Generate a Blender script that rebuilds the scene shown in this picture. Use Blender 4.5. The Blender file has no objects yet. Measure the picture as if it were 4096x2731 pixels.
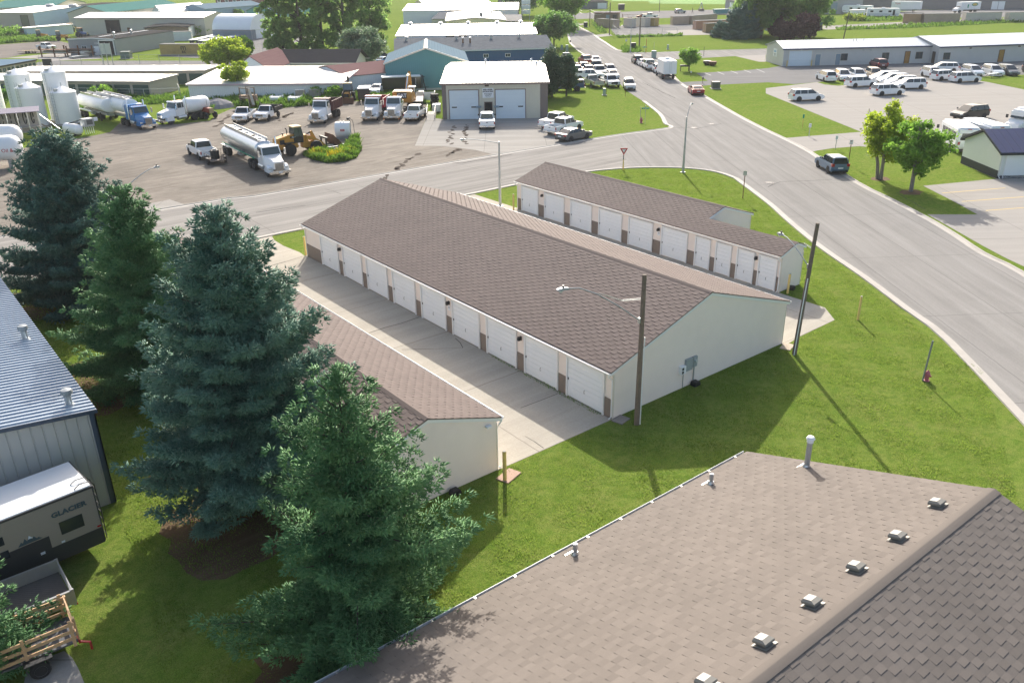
import bpy, bmesh, math, random
import numpy as np
from mathutils import Vector, Matrix
R = math.radians
random.seed(7); np.random.seed(7)
S = bpy.context.scene
C = S.collection
# ---------------------------------------------------------------- camera, sky, sun, exposure
CAMX, CAMY, CAMZ, YAW, PITCH, ROLL = -25.5666, -24.8849, 20.0709, -0.66599, 0.42307, -0.015635
cd = bpy.data.cameras.new('camera'); co = bpy.data.objects.new('camera', cd); C.objects.link(co)
fw = Vector((-math.sin(YAW)*math.cos(PITCH), math.cos(YAW)*math.cos(PITCH), -math.sin(PITCH)))
rt = Vector((math.cos(YAW), math.sin(YAW), 0)); up = rt.cross(fw)
r2 = math.cos(ROLL)*rt + math.sin(ROLL)*up; u2 = -math.sin(ROLL)*rt + math.cos(ROLL)*up
co.matrix_world = Matrix(((r2.x, u2.x, -fw.x, CAMX), (r2.y, u2.y, -fw.y, CAMY), (r2.z, u2.z, -fw.z, CAMZ), (0, 0, 0, 1)))
cd.sensor_width = 36; cd.lens = 29.718; cd.clip_end = 6000; cd.clip_start = .1
S.camera = co
SUN_EL, SUN_AZ = 30.0, 52.0          # elevation; direction towards the sun, counter-clockwise from +x
w = bpy.data.worlds.new('World'); S.world = w; w.use_nodes = True
nt = w.node_tree; bg = nt.nodes['Background']
sky = nt.nodes.new('ShaderNodeTexSky'); sky.sky_type = 'NISHITA'; sky.sun_disc = False
sky.sun_elevation = R(SUN_EL); sky.sun_rotation = R(90 - SUN_AZ); sky.air_density = 1.0; sky.dust_density = 3.2; sky.ozone_density = 0.0
nt.links.new(sky.outputs[0], bg.inputs[0]); bg.inputs[1].default_value = 0.13
sl = bpy.data.lights.new('sun', 'SUN'); so = bpy.data.objects.new('sun', sl); C.objects.link(so)
sl.energy = 3.7; sl.angle = R(0.5); sl.color = (1, .955, .885)
sd = Vector((math.cos(R(SUN_AZ))*math.cos(R(SUN_EL)), math.sin(R(SUN_AZ))*math.cos(R(SUN_EL)), math.sin(R(SUN_EL))))
so.rotation_euler = sd.to_track_quat('Z', 'Y').to_euler(); so.location = sd*80
S.view_settings.view_transform = 'Standard'; S.view_settings.look = 'None'; S.view_settings.gamma = 1
S.view_settings.exposure = 0.98
S.cycles.max_bounces = 6; S.cycles.transparent_max_bounces = 6

# ---------------------------------------------------------------- materials
MATS = {}
def node(t, kind, **kw):
    n = t.nodes.new('ShaderNode' + kind)
    for k, v in kw.items(): setattr(n, k, v)
    return n
def mth(t, op, a, b=None, c=None):
    n = node(t, 'Math', operation=op)
    for i, x in enumerate((a, b, c)):
        if x is None: continue
        if isinstance(x, (int, float)): n.inputs[i].default_value = x
        else: t.links.new(x, n.inputs[i])
    return n.outputs[0]
def mixc(t, fac, a, b):
    n = node(t, 'Mix', data_type='RGBA')
    if isinstance(fac, (int, float)): n.inputs[0].default_value = fac
    else: t.links.new(fac, n.inputs[0])
    for s, x in ((6, a), (7, b)):
        if isinstance(x, tuple): n.inputs[s].default_value = (*x[:3], 1)
        else: t.links.new(x, n.inputs[s])
    return n.outputs[2]
def noise(t, co, scale, detail=4, rough=.55):
    n = node(t, 'TexNoise'); n.inputs['Scale'].default_value = scale; n.inputs['Detail'].default_value = detail
    n.inputs['Roughness'].default_value = rough; t.links.new(co, n.inputs['Vector']); return n.outputs[0]
def ramp(t, fac, lo, hi):
    n = node(t, 'MapRange'); n.inputs[1].default_value = lo; n.inputs[2].default_value = hi; t.links.new(fac, n.inputs[0]); return n.outputs[0]
def base(name):
    m = bpy.data.materials.new(name); m.use_nodes = True; t = m.node_tree
    return m, t, t.nodes['Principled BSDF']
def coords(t, kind='Object', sc=None):
    n = node(t, 'TexCoord'); o = n.outputs[kind]
    if sc:
        mp = node(t, 'Mapping'); mp.inputs['Scale'].default_value = sc; t.links.new(o, mp.inputs[0]); o = mp.outputs[0]
    return o
def scal(c, k): return tuple(min(1, x*k) for x in c)
def P(name, col, rough=.6, metal=0.0, var=.10, ns=2.0, dirt=.0, bump=0.0, bs=30, spec=.5, coat=0.0, ribs=None, laps=None, rows=None):
    """procedural surface: base colour with noise mottling, optional dirt, ribs (vertical), laps (horizontal)"""
    if name in MATS: return MATS[name]
    m, t, b = base(name); oc = coords(t)
    c = mixc(t, noise(t, oc, ns, 5), scal(col, 1-var), scal(col, 1+var))
    if dirt:
        d = ramp(t, noise(t, oc, ns*.37, 6, .7), .48, .75)
        c = mixc(t, mth(t, 'MULTIPLY', d, dirt), c, scal(col, .45))
    h = None
    if ribs:
        per, wd, dep = ribs[:3]
        sp = node(t, 'SeparateXYZ'); t.links.new(oc, sp.inputs[0])
        x = mth(t, 'ADD', sp.outputs[0], sp.outputs[1]) if len(ribs) == 3 else sp.outputs[0]
        f = mth(t, 'FRACT', mth(t, 'DIVIDE', x, per))
        d = mth(t, 'ABSOLUTE', mth(t, 'SUBTRACT', f, .5))
        h = mth(t, 'MULTIPLY', ramp(t, d, wd/per, wd/per*.5), dep)
    if laps:
        per, dep = laps
        sp = node(t, 'SeparateXYZ'); t.links.new(oc, sp.inputs[0])
        f = mth(t, 'FRACT', mth(t, 'DIVIDE', sp.outputs[2], per))
        h = mth(t, 'MULTIPLY', mth(t, 'SUBTRACT', 1.0, f), dep)
    if bump:
        n2 = mth(t, 'MULTIPLY', noise(t, oc, bs, 6, .65), bump)
        h = n2 if h is None else mth(t, 'ADD', h, n2)
    if h is not None:
        bn = node(t, 'Bump'); bn.inputs['Distance'].default_value = 1.0; bn.inputs['Strength'].default_value = 1.0
        t.links.new(h, bn.inputs['Height']); t.links.new(bn.outputs[0], b.inputs['Normal'])
    t.links.new(c, b.inputs['Base Color'])
    b.inputs['Roughness'].default_value = rough; b.inputs['Metallic'].default_value = metal
    b.inputs['Specular IOR Level'].default_value = spec
    if coat: b.inputs['Coat Weight'].default_value = coat; b.inputs['Coat Roughness'].default_value = .08
    MATS[name] = m; return m
def paint(name, col, rough=.32, metal=.0): return P('paint_'+name, col, rough, metal, var=.03, ns=1.2, coat=.6)
WHITE = paint('white', (.78, .79, .80)); SILVER = paint('silver', (.42, .43, .44), .28, .6); BLACKP = paint('black', (.015, .016, .018))
REDP = paint('red', (.30, .015, .02)); MAROON = paint('maroon', (.12, .012, .02)); BLUEP = paint('blue', (.015, .055, .20))
NAVYP = paint('navy', (.012, .014, .12)); GREYP = paint('grey', (.10, .115, .125), .28, .4); STEELB = paint('steel_blue', (.09, .165, .25), .3, .15)
LBLUE = paint('light_blue', (.08, .35, .62)); TRUCKB = paint('truck_blue', (.01, .16, .42)); TANP = paint('tan', (.42, .34, .25), .3, .3)
GLASS = P('dark_glass', (.02, .028, .032), .06, 0, .05, spec=.8)
CABGLASS = P('cab_glass', (.05, .075, .08), .08, 0, .05, spec=.8)
TYRE = P('tyre_rubber', (.022, .022, .023), .85, 0, .15, 8)
RIM = P('wheel_rim', (.45, .46, .47), .35, .8, .06)
CHROME = P('chrome', (.72, .73, .74), .18, 1.0, .04)
ALU = P('aluminium', (.62, .63, .64), .34, .9, .10, 3)
DARKM = P('dark_metal', (.035, .036, .038), .55, .3, .15)
BLACK = P('black_plastic', (.018, .018, .019), .5)
REDL = P('tail_lens', (.35, .01, .015), .2, coat=.5); AMBER = P('amber_lens', (.6, .16, .02), .25)
HEADL = P('head_lens', (.62, .66, .68), .12, .2, coat=.5)
GALV = P('galvanised', (.42, .44, .45), .45, .6, .12, 5)
CONC = P('concrete_kerb', (.38, .35, .31), .85, 0, .13, 1.3, .35, .004, 60)
YELLOW = P('cat_yellow', (.50, .245, .035), .45, 0, .12, 2.5, .4)
WOOD = P('new_lumber', (.62, .40, .22), .7, 0, .16, 6); OLDWOOD = P('weathered_wood', (.21, .17, .135), .85, 0, .25, 5)
POLEW = P('pole_wood', (.165, .130, .102), .9, 0, .35, 6, .3, .01, 30)
BOLLY = P('bollard_yellow', (.62, .46, .16), .55, 0, .10, 4)
PLATE = P('plate_white', (.7, .72, .75), .4); WHITEM = P('white_metal', (.78, .79, .79), .4, 0, .04, 2)
GREENS = P('sign_green', (.015, .28, .17), .4); REDS = P('sign_red', (.45, .02, .03), .4)
HYD = P('hydrant_red', (.40, .10, .13), .5, 0, .12, 9)
UTIL = P('utility_green', (.28, .36, .31), .5, 0, .08, 4)
RUST = P('rusty_iron', (.16, .075, .04), .85, .2, .3, 7)

LAMPG = P('lamp_grey', (.30, .32, .33), .55, .3, .10, 5)
# ---------------------------------------------------------------- mesh helpers
class MB:
    def __init__(s): s.v = []; s.f = []
    def add(s, vs, fs):
        o = len(s.v); s.v += [tuple(v) for v in vs]; s.f += [tuple(i+o for i in f) for f in fs]; return s
    def box(s, x0, x1, y0, y1, z0, z1):
        return s.add([(x0,y0,z0),(x1,y0,z0),(x1,y1,z0),(x0,y1,z0),(x0,y0,z1),(x1,y0,z1),(x1,y1,z1),(x0,y1,z1)],
                     [(3,2,1,0),(4,5,6,7),(0,1,5,4),(1,2,6,5),(2,3,7,6),(3,0,4,7)])
    def prism(s, poly, a, b, ax='y'):
        n = len(poly)
        mk = {'y': lambda p, t: (p[0], t, p[1]), 'x': lambda p, t: (t, p[0], p[1]), 'z': lambda p, t: (p[0], p[1], t)}[ax]
        return s.add([mk(p, a) for p in poly]+[mk(p, b) for p in poly],
                     [tuple(range(n)), tuple(range(2*n-1, n-1, -1))]+[(i, i+n, (i+1) % n+n, (i+1) % n) for i in range(n)])
    def slab(s, pts, off):
        n = len(pts); o = Vector(off)
        return s.add([Vector(p) for p in pts]+[Vector(p)+o for p in pts],
                     [tuple(range(n)), tuple(range(2*n-1, n-1, -1))]+[(i, i+n, (i+1) % n+n, (i+1) % n) for i in range(n)])
    def cyl(s, p0, p1, r0, r1=None, n=10, caps=True):
        r1 = r0 if r1 is None else r1
        p0, p1 = Vector(p0), Vector(p1); d = (p1-p0).normalized()
        a = d.orthogonal().normalized(); b = d.cross(a)
        vs = [p+(a*math.cos(t)+b*math.sin(t))*r for p, r in ((p0, r0), (p1, r1)) for t in [2*math.pi*i/n for i in range(n)]]
        fs = [(i, (i+1) % n, n+(i+1) % n, n+i) for i in range(n)]
        if caps: fs += [tuple(range(n-1, -1, -1)), tuple(range(n, 2*n))]
        return s.add(vs, fs)
    def tube(s, pts, r, n=6):
        pts = [Vector(p) for p in pts]; rs = r if isinstance(r, (list, tuple)) else [r]*len(pts); vs = []; a = None
        for i, p in enumerate(pts):
            d = (pts[min(i+1, len(pts)-1)]-pts[max(i-1, 0)]).normalized()
            a = d.orthogonal().normalized() if a is None else (a-d*a.dot(d)).normalized()
            b = d.cross(a)
            vs += [p+(a*math.cos(2*math.pi*k/n)+b*math.sin(2*math.pi*k/n))*rs[i] for k in range(n)]
        fs = [(i*n+k, i*n+(k+1) % n, (i+1)*n+(k+1) % n, (i+1)*n+k) for i in range(len(pts)-1) for k in range(n)]
        fs += [tuple(range(n-1, -1, -1)), tuple(range((len(pts)-1)*n, len(pts)*n))]
        return s.add(vs, fs)
    def lathe(s, prof, n=16, c=(0, 0)):
        vs = [(c[0]+r*math.cos(2*math.pi*k/n), c[1]+r*math.sin(2*math.pi*k/n), z) for r, z in prof for k in range(n)]
        m = len(prof)
        return s.add(vs, [(i*n+k, i*n+(k+1) % n, (i+1)*n+(k+1) % n, (i+1)*n+k) for i in range(m-1) for k in range(n)]
                     + [tuple(range(n-1, -1, -1)), tuple(range((m-1)*n, m*n))])
    def loft(s, rings, closed=True):
        n = len(rings[0]); vs = [p for r in rings for p in r]
        fs = [(i*n+k, i*n+(k+1) % n, (i+1)*n+(k+1) % n, (i+1)*n+k) for i in range(len(rings)-1) for k in range(n)]
        return s.add(vs, fs+[tuple(range(n-1, -1, -1)), tuple(range((len(rings)-1)*n, len(rings)*n))])
    def build(s, name, mat, parent=None, smooth=False, bevel=0, seg=2, loc=None):
        me = bpy.data.meshes.new(name); me.from_pydata(s.v, [], s.f)
        bm = bmesh.new(); bm.from_mesh(me); bmesh.ops.recalc_face_normals(bm, faces=bm.faces)
        if bevel:
            es = [e for e in bm.edges if len(e.link_faces) == 2 and e.calc_face_angle(0) > .5]
            bmesh.ops.bevel(bm, geom=es, offset=bevel, segments=seg, affect='EDGES', clamp_overlap=True)
        if smooth:
            for f in bm.faces: f.smooth = True
            for e in bm.edges:
                if len(e.link_faces) == 2 and e.calc_face_angle(0) > R(38): e.smooth = False
        bm.to_mesh(me); bm.free(); me.materials.append(mat)
        o = bpy.data.objects.new(name, me); C.objects.link(o)
        if parent: o.parent = parent
        if loc: o.location = loc
        return o
def fast_mesh(name, V, F, mat, parent=None, tint=None):
    """big mesh from numpy arrays; F is (n,k)"""
    me = bpy.data.meshes.new(name); V = np.asarray(V, np.float32); F = np.asarray(F, np.int32); n, k = F.shape
    me.vertices.add(len(V)); me.vertices.foreach_set('co', V.ravel()); me.loops.add(n*k); me.polygons.add(n)
    me.loops.foreach_set('vertex_index', F.ravel()); me.polygons.foreach_set('loop_start', np.arange(0, n*k, k, dtype=np.int32))
    me.polygons.foreach_set('loop_total', np.full(n, k, np.int32)); me.update(calc_edges=True)
    if tint is not None:
        at = me.attributes.new('tint', 'FLOAT', 'FACE'); at.data.foreach_set('value', np.asarray(tint, np.float32))
    me.materials.append(mat); o = bpy.data.objects.new(name, me); C.objects.link(o)
    if parent: o.parent = parent
    return o
def tag(o, label=None, cat=None, group=None, kind=None):
    for k, v in (('label', label), ('category', cat), ('group', group), ('kind', kind)):
        if v: o[k] = v
    return o
def thing(name, label, cat, loc=(0, 0, 0), rz=0, group=None):
    o = bpy.data.objects.new(name, None); C.objects.link(o); o.empty_display_size = .3
    o.location = (loc[0], loc[1], loc[2] if len(loc) > 2 else 0); o.rotation_euler = (0, 0, rz); return tag(o, label, cat, group)
def dup(root, loc, rz, label, group=None, scale=None):
    """copy of a thing with copies of its parts and sub-parts"""
    r = root.copy(); C.objects.link(r); r.location = (loc[0], loc[1], loc[2] if len(loc) > 2 else 0); r.rotation_euler = (0, 0, rz); r['label'] = label
    if group: r['group'] = group
    if scale: r.scale = (scale,)*3 if not isinstance(scale, tuple) else scale
    for ch in list(root.children):
        c = ch.copy(); C.objects.link(c); c.parent = r
        for g in ch.children:
            d = g.copy(); C.objects.link(d); d.parent = c
    return r
def sheet(name, polys, z, mat):
    bm = bmesh.new()
    for p in polys:
        f = bm.faces.new([bm.verts.new((x, y, z)) for x, y in p]); f.normal_update()
        if f.normal.z < 0: f.normal_flip()
    bmesh.ops.triangulate(bm, faces=bm.faces)
    me = bpy.data.meshes.new(name); bm.to_mesh(me); bm.free(); me.materials.append(mat)
    o = bpy.data.objects.new(name, me); C.objects.link(o); return tag(o, kind='structure')
def ang(a, b): return math.atan2(b[1]-a[1], b[0]-a[0])
def dst(a, b): return math.hypot(b[0]-a[0], b[1]-a[1])
def lerp(a, b, t): return tuple(x+(y-x)*t for x, y in zip(a, b))
FONT = bpy.data.curves.new('f', 'FONT').font
def text(body, size, mat, parent, loc, rot=(0, 0, 0), depth=.012, name='lettering', sx=1.0, bold=0.0):
    """lettering as a thin mesh; rot is euler, text lies in its local xy plane"""
    cu = bpy.data.curves.new(name, 'FONT'); cu.body = body; cu.size = size; cu.extrude = depth; cu.align_x = 'CENTER'; cu.align_y = 'CENTER'
    cu.offset = bold; cu.resolution_u = 2
    o = bpy.data.objects.new(name, cu); C.objects.link(o)
    me = bpy.data.meshes.new_from_object(o.evaluated_get(bpy.context.evaluated_depsgraph_get())); bpy.data.objects.remove(o); bpy.data.curves.remove(cu)
    me.materials.append(mat)
    o = bpy.data.objects.new(name, me); C.objects.link(o); o.parent = parent; o.location = loc; o.rotation_euler = rot; o.scale = (sx, 1, 1); return o
# ---------------------------------------------------------------- ground materials
def grass_mat(k=1.0):
    m, t, b = base('lawn_grass'); oc = coords(t)
    c1 = mixc(t, ramp(t, noise(t, oc, .06, 5, .6), .3, .7), (.130, .210, .030), (.190, .258, .048))
    c2 = mixc(t, ramp(t, noise(t, oc, .55, 6, .7), .35, .75), c1, (.225, .245, .070))
    c3 = mixc(t, ramp(t, noise(t, oc, 2.6, 5, .7), .42, .75), c2, (.085, .165, .022))
    c4 = mixc(t, ramp(t, noise(t, oc, 22, 3, .8), .35, .72), scal2(t, c3, .62*k), scal2(t, c3, 1.35*k))
    t.links.new(c4, b.inputs['Base Color']); b.inputs['Roughness'].default_value = 1; b.inputs['Specular IOR Level'].default_value = .0
    h = mth(t, 'ADD', mth(t, 'MULTIPLY', noise(t, oc, 14, 4, .8), .06), mth(t, 'MULTIPLY', noise(t, oc, 1.5, 3), .08))
    bn = node(t, 'Bump'); bn.inputs['Distance'].default_value = 1; bn.inputs['Strength'].default_value = .8
    t.links.new(h, bn.inputs['Height']); t.links.new(bn.outputs[0], b.inputs['Normal'])
    return m
def scal2(t, c, k):
    n = node(t, 'Vectormath' if False else 'VectorMath', operation='SCALE'); t.links.new(c, n.inputs[0]); n.inputs['Scale'].default_value = k; return n.outputs[0]
def pave_mat(name, col, angle=0.0, streak=.25, joint=None, stain=.3, fine=.10):
    """paved or bare surface: aggregate speckle, long wear streaks along the travel direction, stains, optional joints"""
    m, t, b = base(name); oc = coords(t)
    mp = node(t, 'Mapping'); mp.inputs['Rotation'].default_value = (0, 0, -angle); t.links.new(oc, mp.inputs[0]); rc = mp.outputs[0]
    st = node(t, 'Mapping'); st.inputs['Scale'].default_value = (.06, 1.1, 1); t.links.new(rc, st.inputs[0])
    c = mixc(t, ramp(t, noise(t, st.outputs[0], 1.0, 6, .65), .33, .68), scal(col, 1-streak), scal(col, 1+streak*.7))
    c = mixc(t, mth(t, 'MULTIPLY', ramp(t, noise(t, oc, .22, 6, .7), .5, .8), stain), c, scal(col, .5))
    c = mixc(t, ramp(t, noise(t, oc, 9, 6, .8), .3, .7), scal2(t, c, 1-fine), scal2(t, c, 1+fine))
    if joint:
        sp = node(t, 'SeparateXYZ'); t.links.new(rc, sp.inputs[0])
        f = None
        for k, per in ((0, joint[0]), (1, joint[1])):
            if not per: continue
            d = mth(t, 'ABSOLUTE', mth(t, 'SUBTRACT', mth(t, 'FRACT', mth(t, 'DIVIDE', mth(t, 'ADD', sp.outputs[k], mth(t, 'MULTIPLY', noise(t, oc, 1.2, 3), .10)), per)), .5))
            l = ramp(t, d, .5-.045/per, .5-.01/per); f = l if f is None else mth(t, 'MAXIMUM', f, l)
        c = mixc(t, mth(t, 'MULTIPLY', f, .55), c, scal(col, .4))
    t.links.new(c, b.inputs['Base Color']); b.inputs['Roughness'].default_value = 1; b.inputs['Specular IOR Level'].default_value = .02
    bn = node(t, 'Bump'); bn.inputs['Distance'].default_value = .02; bn.inputs['Strength'].default_value = .6
    t.links.new(noise(t, oc, 25, 5, .7), bn.inputs['Height']); t.links.new(bn.outputs[0], b.inputs['Normal'])
    MATS[name] = m; return m
def dirt_mat(name, col, col2, sc=.5):
    m, t, b = base(name); oc = coords(t)
    wv = node(t, 'Mapping'); wv.inputs['Rotation'].default_value = (0, 0, -.15); wv.inputs['Scale'].default_value = (.16, 1.0, 1); t.links.new(oc, wv.inputs[0])
    n1 = node(t, 'TexNoise'); n1.inputs['Scale'].default_value = 1.2; n1.inputs['Detail'].default_value = 7; n1.inputs['Roughness'].default_value = .7; n1.inputs['Distortion'].default_value = 1.6
    t.links.new(wv.outputs[0], n1.inputs[0])
    c = mixc(t, ramp(t, n1.outputs[0], .3, .7), col, col2)
    c = mixc(t, ramp(t, noise(t, oc, .12, 5, .6), .35, .7), scal2(t, c, .78), scal2(t, c, 1.15))
    c = mixc(t, ramp(t, noise(t, oc, 11, 5, .8), .3, .7), scal2(t, c, .85), scal2(t, c, 1.15))
    t.links.new(c, b.inputs['Base Color']); b.inputs['Roughness'].default_value = .95; b.inputs['Specular IOR Level'].default_value = .15
    bn = node(t, 'Bump'); bn.inputs['Distance'].default_value = .06; bn.inputs['Strength'].default_value = .7
    t.links.new(mth(t, 'ADD', n1.outputs[0], noise(t, oc, 7, 6, .7)), bn.inputs['Height']); t.links.new(bn.outputs[0], b.inputs['Normal'])
    return m
GRASS = grass_mat(); LAWN = grass_mat(.96)
ASPH = pave_mat('street_asphalt', (.268, .255, .238), R(54.7), .17, (11, 4.3), .22)
ASPHX = pave_mat('side_street_asphalt', (.282, .265, .243), R(-1), .24, (13, 4.6), .22)
ASPHF = pave_mat('lot_asphalt', (.20, .195, .19), R(-38), .14, None, .25)
CRT = pave_mat('court_concrete', (.425, .388, .325), 0, .10, (4.55, 6.9), .28)
PAD = pave_mat('pad_concrete', (.335, .315, .285), R(-38), .14, (7.4, 7.4), .30)
LOTC = pave_mat('lot_concrete', (.335, .313, .285), R(-38), .07, (9, 9), .10, .05)
GRAV = dirt_mat('yard_gravel', (.125, .105, .086), (.255, .225, .188))
SOIL = dirt_mat('dark_soil', (.10, .085, .075), (.16, .14, .125))
NEED = dirt_mat('needle_litter', (.105, .062, .036), (.17, .115, .065))
FIELD = P('field_crop', (.10, .24, .02), .9, 0, .25, .05, .3, .05, 3, spec=.1)
# ---------------------------------------------------------------- the setting
sheet('ground', [[(-400, -200), (900, -200), (900, 1100), (-400, 1100)]], 0, GRASS)
Z1 = .006
left_kerb = [(11.95, -15.23), (20.79, -5.83), (23.56, -1.87), (26.92, 3.07), (29.22, 6.79), (31.27, 9.87), (35.04, 14.99), (37.92, 18.71), (42.68, 25.63), (43.55, 27.04), (44.20, 29.55), (43.76, 31.86), (42.12, 34.34), (39.00, 36.81), (34.71, 38.49), (29.56, 39.02), (19.70, 39.13), (7.91, 39.04), (0.08, 39.17), (-7.73, 39.20), (-38.75, 39.52), (-67.53, 39.75)]
far_kerb = [(-67.05, 53.87), (-4.74, 53.59), (4.29, 52.38), (15.69, 52.12), (27.44, 51.86), (34.31, 51.56), (41.60, 51.25), (51.09, 50.78), (56.26, 50.07), (59.34, 49.73), (60.61, 50.68), (61.36, 52.20), (66.44, 57.80), (73.60, 67.73), (79.56, 76.83), (98.37, 101.26), (94.71, 95.52), (101.78, 105.81), (132.32, 149.51), (180.32, 203.21), (177.07, 201.25)]
right_kerb = [(28.73, -12.22), (35.92, -3.68), (38.19, -0.01), (41.51, 3.94), (44.31, 7.70), (47.28, 12.15), (50.84, 17.71), (59.71, 28.77), (64.42, 35.66), (67.14, 39.99), (73.69, 49.65), (85.45, 65.85), (94.39, 78.49), (117.35, 104.41), (114.03, 106.31), (124.01, 121.75), (140.83, 144.79), (158.45, 168.37), (176.95, 195.17), (184.90, 206.05), (185.54, 203.20)]
sheet('street', [left_kerb[:14]+far_kerb[7:]+right_kerb[::-1]], Z1+.004, ASPH)
sheet('side_street', [left_kerb[12:]+far_kerb[:9]], Z1, ASPHX)
sheet('branch_street', [[(114.03, 106.31), (124.03, 121.78), (141.43, 110.45), (170.93, 91.28), (174.06, 78.25), (137.10, 98.17)]], Z1, ASPH)
sheet('back_street', [[(221.42, 251.28), (239.07, 240.85), (251.04, 238.49), (279.58, 218.30), (270.97, 201.75), (253.18, 188.01), (250.94, 198.94), (228.24, 198.15), (220.91, 200.47), (222.96, 212.42), (216.20, 213.77), (196.90, 222.15), (201.56, 229.05)]], Z1, ASPHF)
def kerb(name, path, inner=.0, wid=.36):
    """concrete gutter apron and upstand along a street edge; the street lies to the given side"""
    m = MB(); pts = [Vector((x, y, 0)) for x, y in path]; prof = [(-.12, 0), (-.10, .08), (.04, .085), (.09, .03), (.09+wid, .018), (.09+wid, 0)]
    rings = []
    for i, p in enumerate(pts):
        d = (pts[min(i+1, len(pts)-1)]-pts[max(i-1, 0)]).normalized(); nrm = Vector((d.y, -d.x, 0))*inner
        rings.append([p+nrm*a+Vector((0, 0, h)) for a, h in prof])
    m.loft(rings); return tag(m.build(name, CONC), kind='structure')
def smoothp(path, n=3):
    out = []
    for i in range(len(path)-1):
        p0, p1, p2, p3 = path[max(i-1, 0)], path[i], path[i+1], path[min(i+2, len(path)-1)]
        for k in range(n):
            t = k/n
            out.append(tuple(.5*(2*b+(c-a)*t+(2*a-5*b+4*c-d)*t*t+(3*b-a-3*c+d)*t**3) for a, b, c, d in zip(p0, p1, p2, p3)))
    return out+[path[-1]]
kerb('kerb', smoothp(left_kerb), 1)
kerb('kerb', smoothp(far_kerb[:14]), 1)
kerb('kerb', smoothp([(99.50, 102.42)]+far_kerb[17:]), 1)
kerb('kerb', smoothp(right_kerb[:15]), -1)
kerb('kerb', smoothp([(168.69, 94.02), (141.37, 111.36), (125.92, 121.38)]+right_kerb[16:]), -1)
sheet('garage_court', [[(-6.9, -.05), (.4, -.05), (.4, 32.6), (-0.19, 32.48), (-0.09, 33.61), (-0.34, 35.97), (-0.26, 37.77), (-0.02, 38.72), (0.17, 39.15), (-13, 39.7), (-13, 32), (-6.9, 32)],
      [(13.4, -.3), (15, -.1), (18.8, 0), (20.1, 1.5), (20.1, 4.9), (20.3, 4.9), (20.3, 38.9), (13.4, 38.9), (13.4, 32)]], .012, CRT)
sheet('yard', [[(-67.04, 54.05), (-4.74, 53.69), (4.29, 52.47), (15.69, 52.21), (27.44, 51.96), (32.54, 51.73), (32.49, 55.39), (31.07, 59.66), (28.64, 62.33), (41.09, 78.69), (51.13, 94.30), (47.68, 92.80), (45.22, 92.08), (43.59, 95.96), (41.22, 99.05), (36.93, 99.31), (33.89, 101.46), (28.26, 100.26), (25.33, 102.36), (23.27, 105.76), (18.91, 101.00), (16.75, 97.36), (12.45, 97.82), (9.87, 99.07), (6.49, 104.60), (3.38, 97.90), (1.19, 96.80), (-2.39, 95.61), (-5.39, 94.59), (-37.83, 84.30), (-66.01, 83.86)]], .010, GRAV)
sheet('apron', [[(41.54, 75.78), (40.94, 78.46), (28.64, 62.33), (31.07, 59.66), (32.49, 55.39), (32.54, 52.01), (41.60, 51.44), (46.60, 50.95), (50.59, 57.55), (54.27, 65.59), (53.27, 66.53)]], .014, PAD)
sheet('driveway', [[(-5.18, 56.07), (-2.36, 56.48), (-1.75, 52.53), (-2.85, 52.62), (-5.78, 52.79)]], .018, PAD)
sheet('rental_lot', [[(98.50, 63.26), (110.84, 61.66), (109.20, 59.11), (109.31, 56.69), (116.49, 59.50), (132.00, 43.54), (125.93, 33.87), (122.14, 26.82), (83.96, 12.25), (71.03, 18.40), (66.45, 27.10), (63.46, 28.42), (60.91, 28.87), (59.71, 28.77), (64.42, 35.66), (74.65, 31.66), (83.22, 44.39), (93.54, 59.63)]], .010, LOTC)
sheet('office_lot', [[(94.24, 78.23), (99.02, 75.94), (106.42, 84.96), (113.87, 81.55), (122.11, 80.02), (125.87, 80.42), (140.73, 72.51), (153.67, 63.33), (172.03, 49.96), (147.73, 36.59), (137.47, 45.87), (132.14, 43.61), (116.62, 59.58), (110.96, 61.74), (105.96, 62.92), (104.84, 67.44), (96.42, 71.42), (94.58, 72.27), (90.01, 72.96)]], .006, ASPHF)
sheet('parking_pad', [[(54.16, 12.99), (61.20, 10.08), (67.61, 7.00), (36.42, -7.21), (37.32, -3.10), (38.16, -1.63), (39.74, 0.70), (42.52, 4.44), (45.03, 7.86), (48.11, 5.10), (51.05, 8.81)]], .010, LOTC)
sheet('container_yard', [[(173.71, 176.32), (154.00, 153.44), (169.62, 145.38), (178.07, 139.68), (210.57, 165.96), (199.85, 176.34), (184.00, 184.64)]], .006, ASPHF)
sheet('concrete_slab', [[(179.94, 159.34), (189.88, 155.55), (177.24, 139.41), (170.88, 143.93), (171.20, 147.64)]], .012, LOTC)
sheet('driveway', [[(153.81, 163.65), (161.83, 164.91), (156.76, 158.20), (150.76, 157.94)]], .008, LOTC)
sheet('driveway', [[(180.22, 200.51), (187.03, 202.14), (182.68, 197.48), (177.36, 195.49)]], .008, LOTC)
sheet('driveway', [[(136.11, 99.20), (142.69, 95.62), (130.99, 87.06), (130.07, 88.02)]], .007, LOTC)
sheet('container_road', [[(226.07, 135.22), (256.06, 125.71), (302.01, 107.33), (320.82, 92.44), (301.24, 85.54), (283.46, 99.59), (240.07, 114.51), (213.52, 125.80), (215.27, 128.39)]], .010, LOTC)
sheet('depot_yard', [[(303.58, 153.92), (321.77, 154.08), (332.08, 146.25), (375.60, 111.76), (320.82, 92.44), (273.21, 135.10), (272.14, 136.49)]], .006, ASPHF)
sheet('soil_field', [[(11.19, 271.63), (19.12, 269.40), (28.02, 271.06), (34.73, 271.82), (35.16, 257.78), (29.09, 231.36), (19.04, 231.78), (12.78, 223.06), (4.36, 223.02)]], .006, SOIL)
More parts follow.
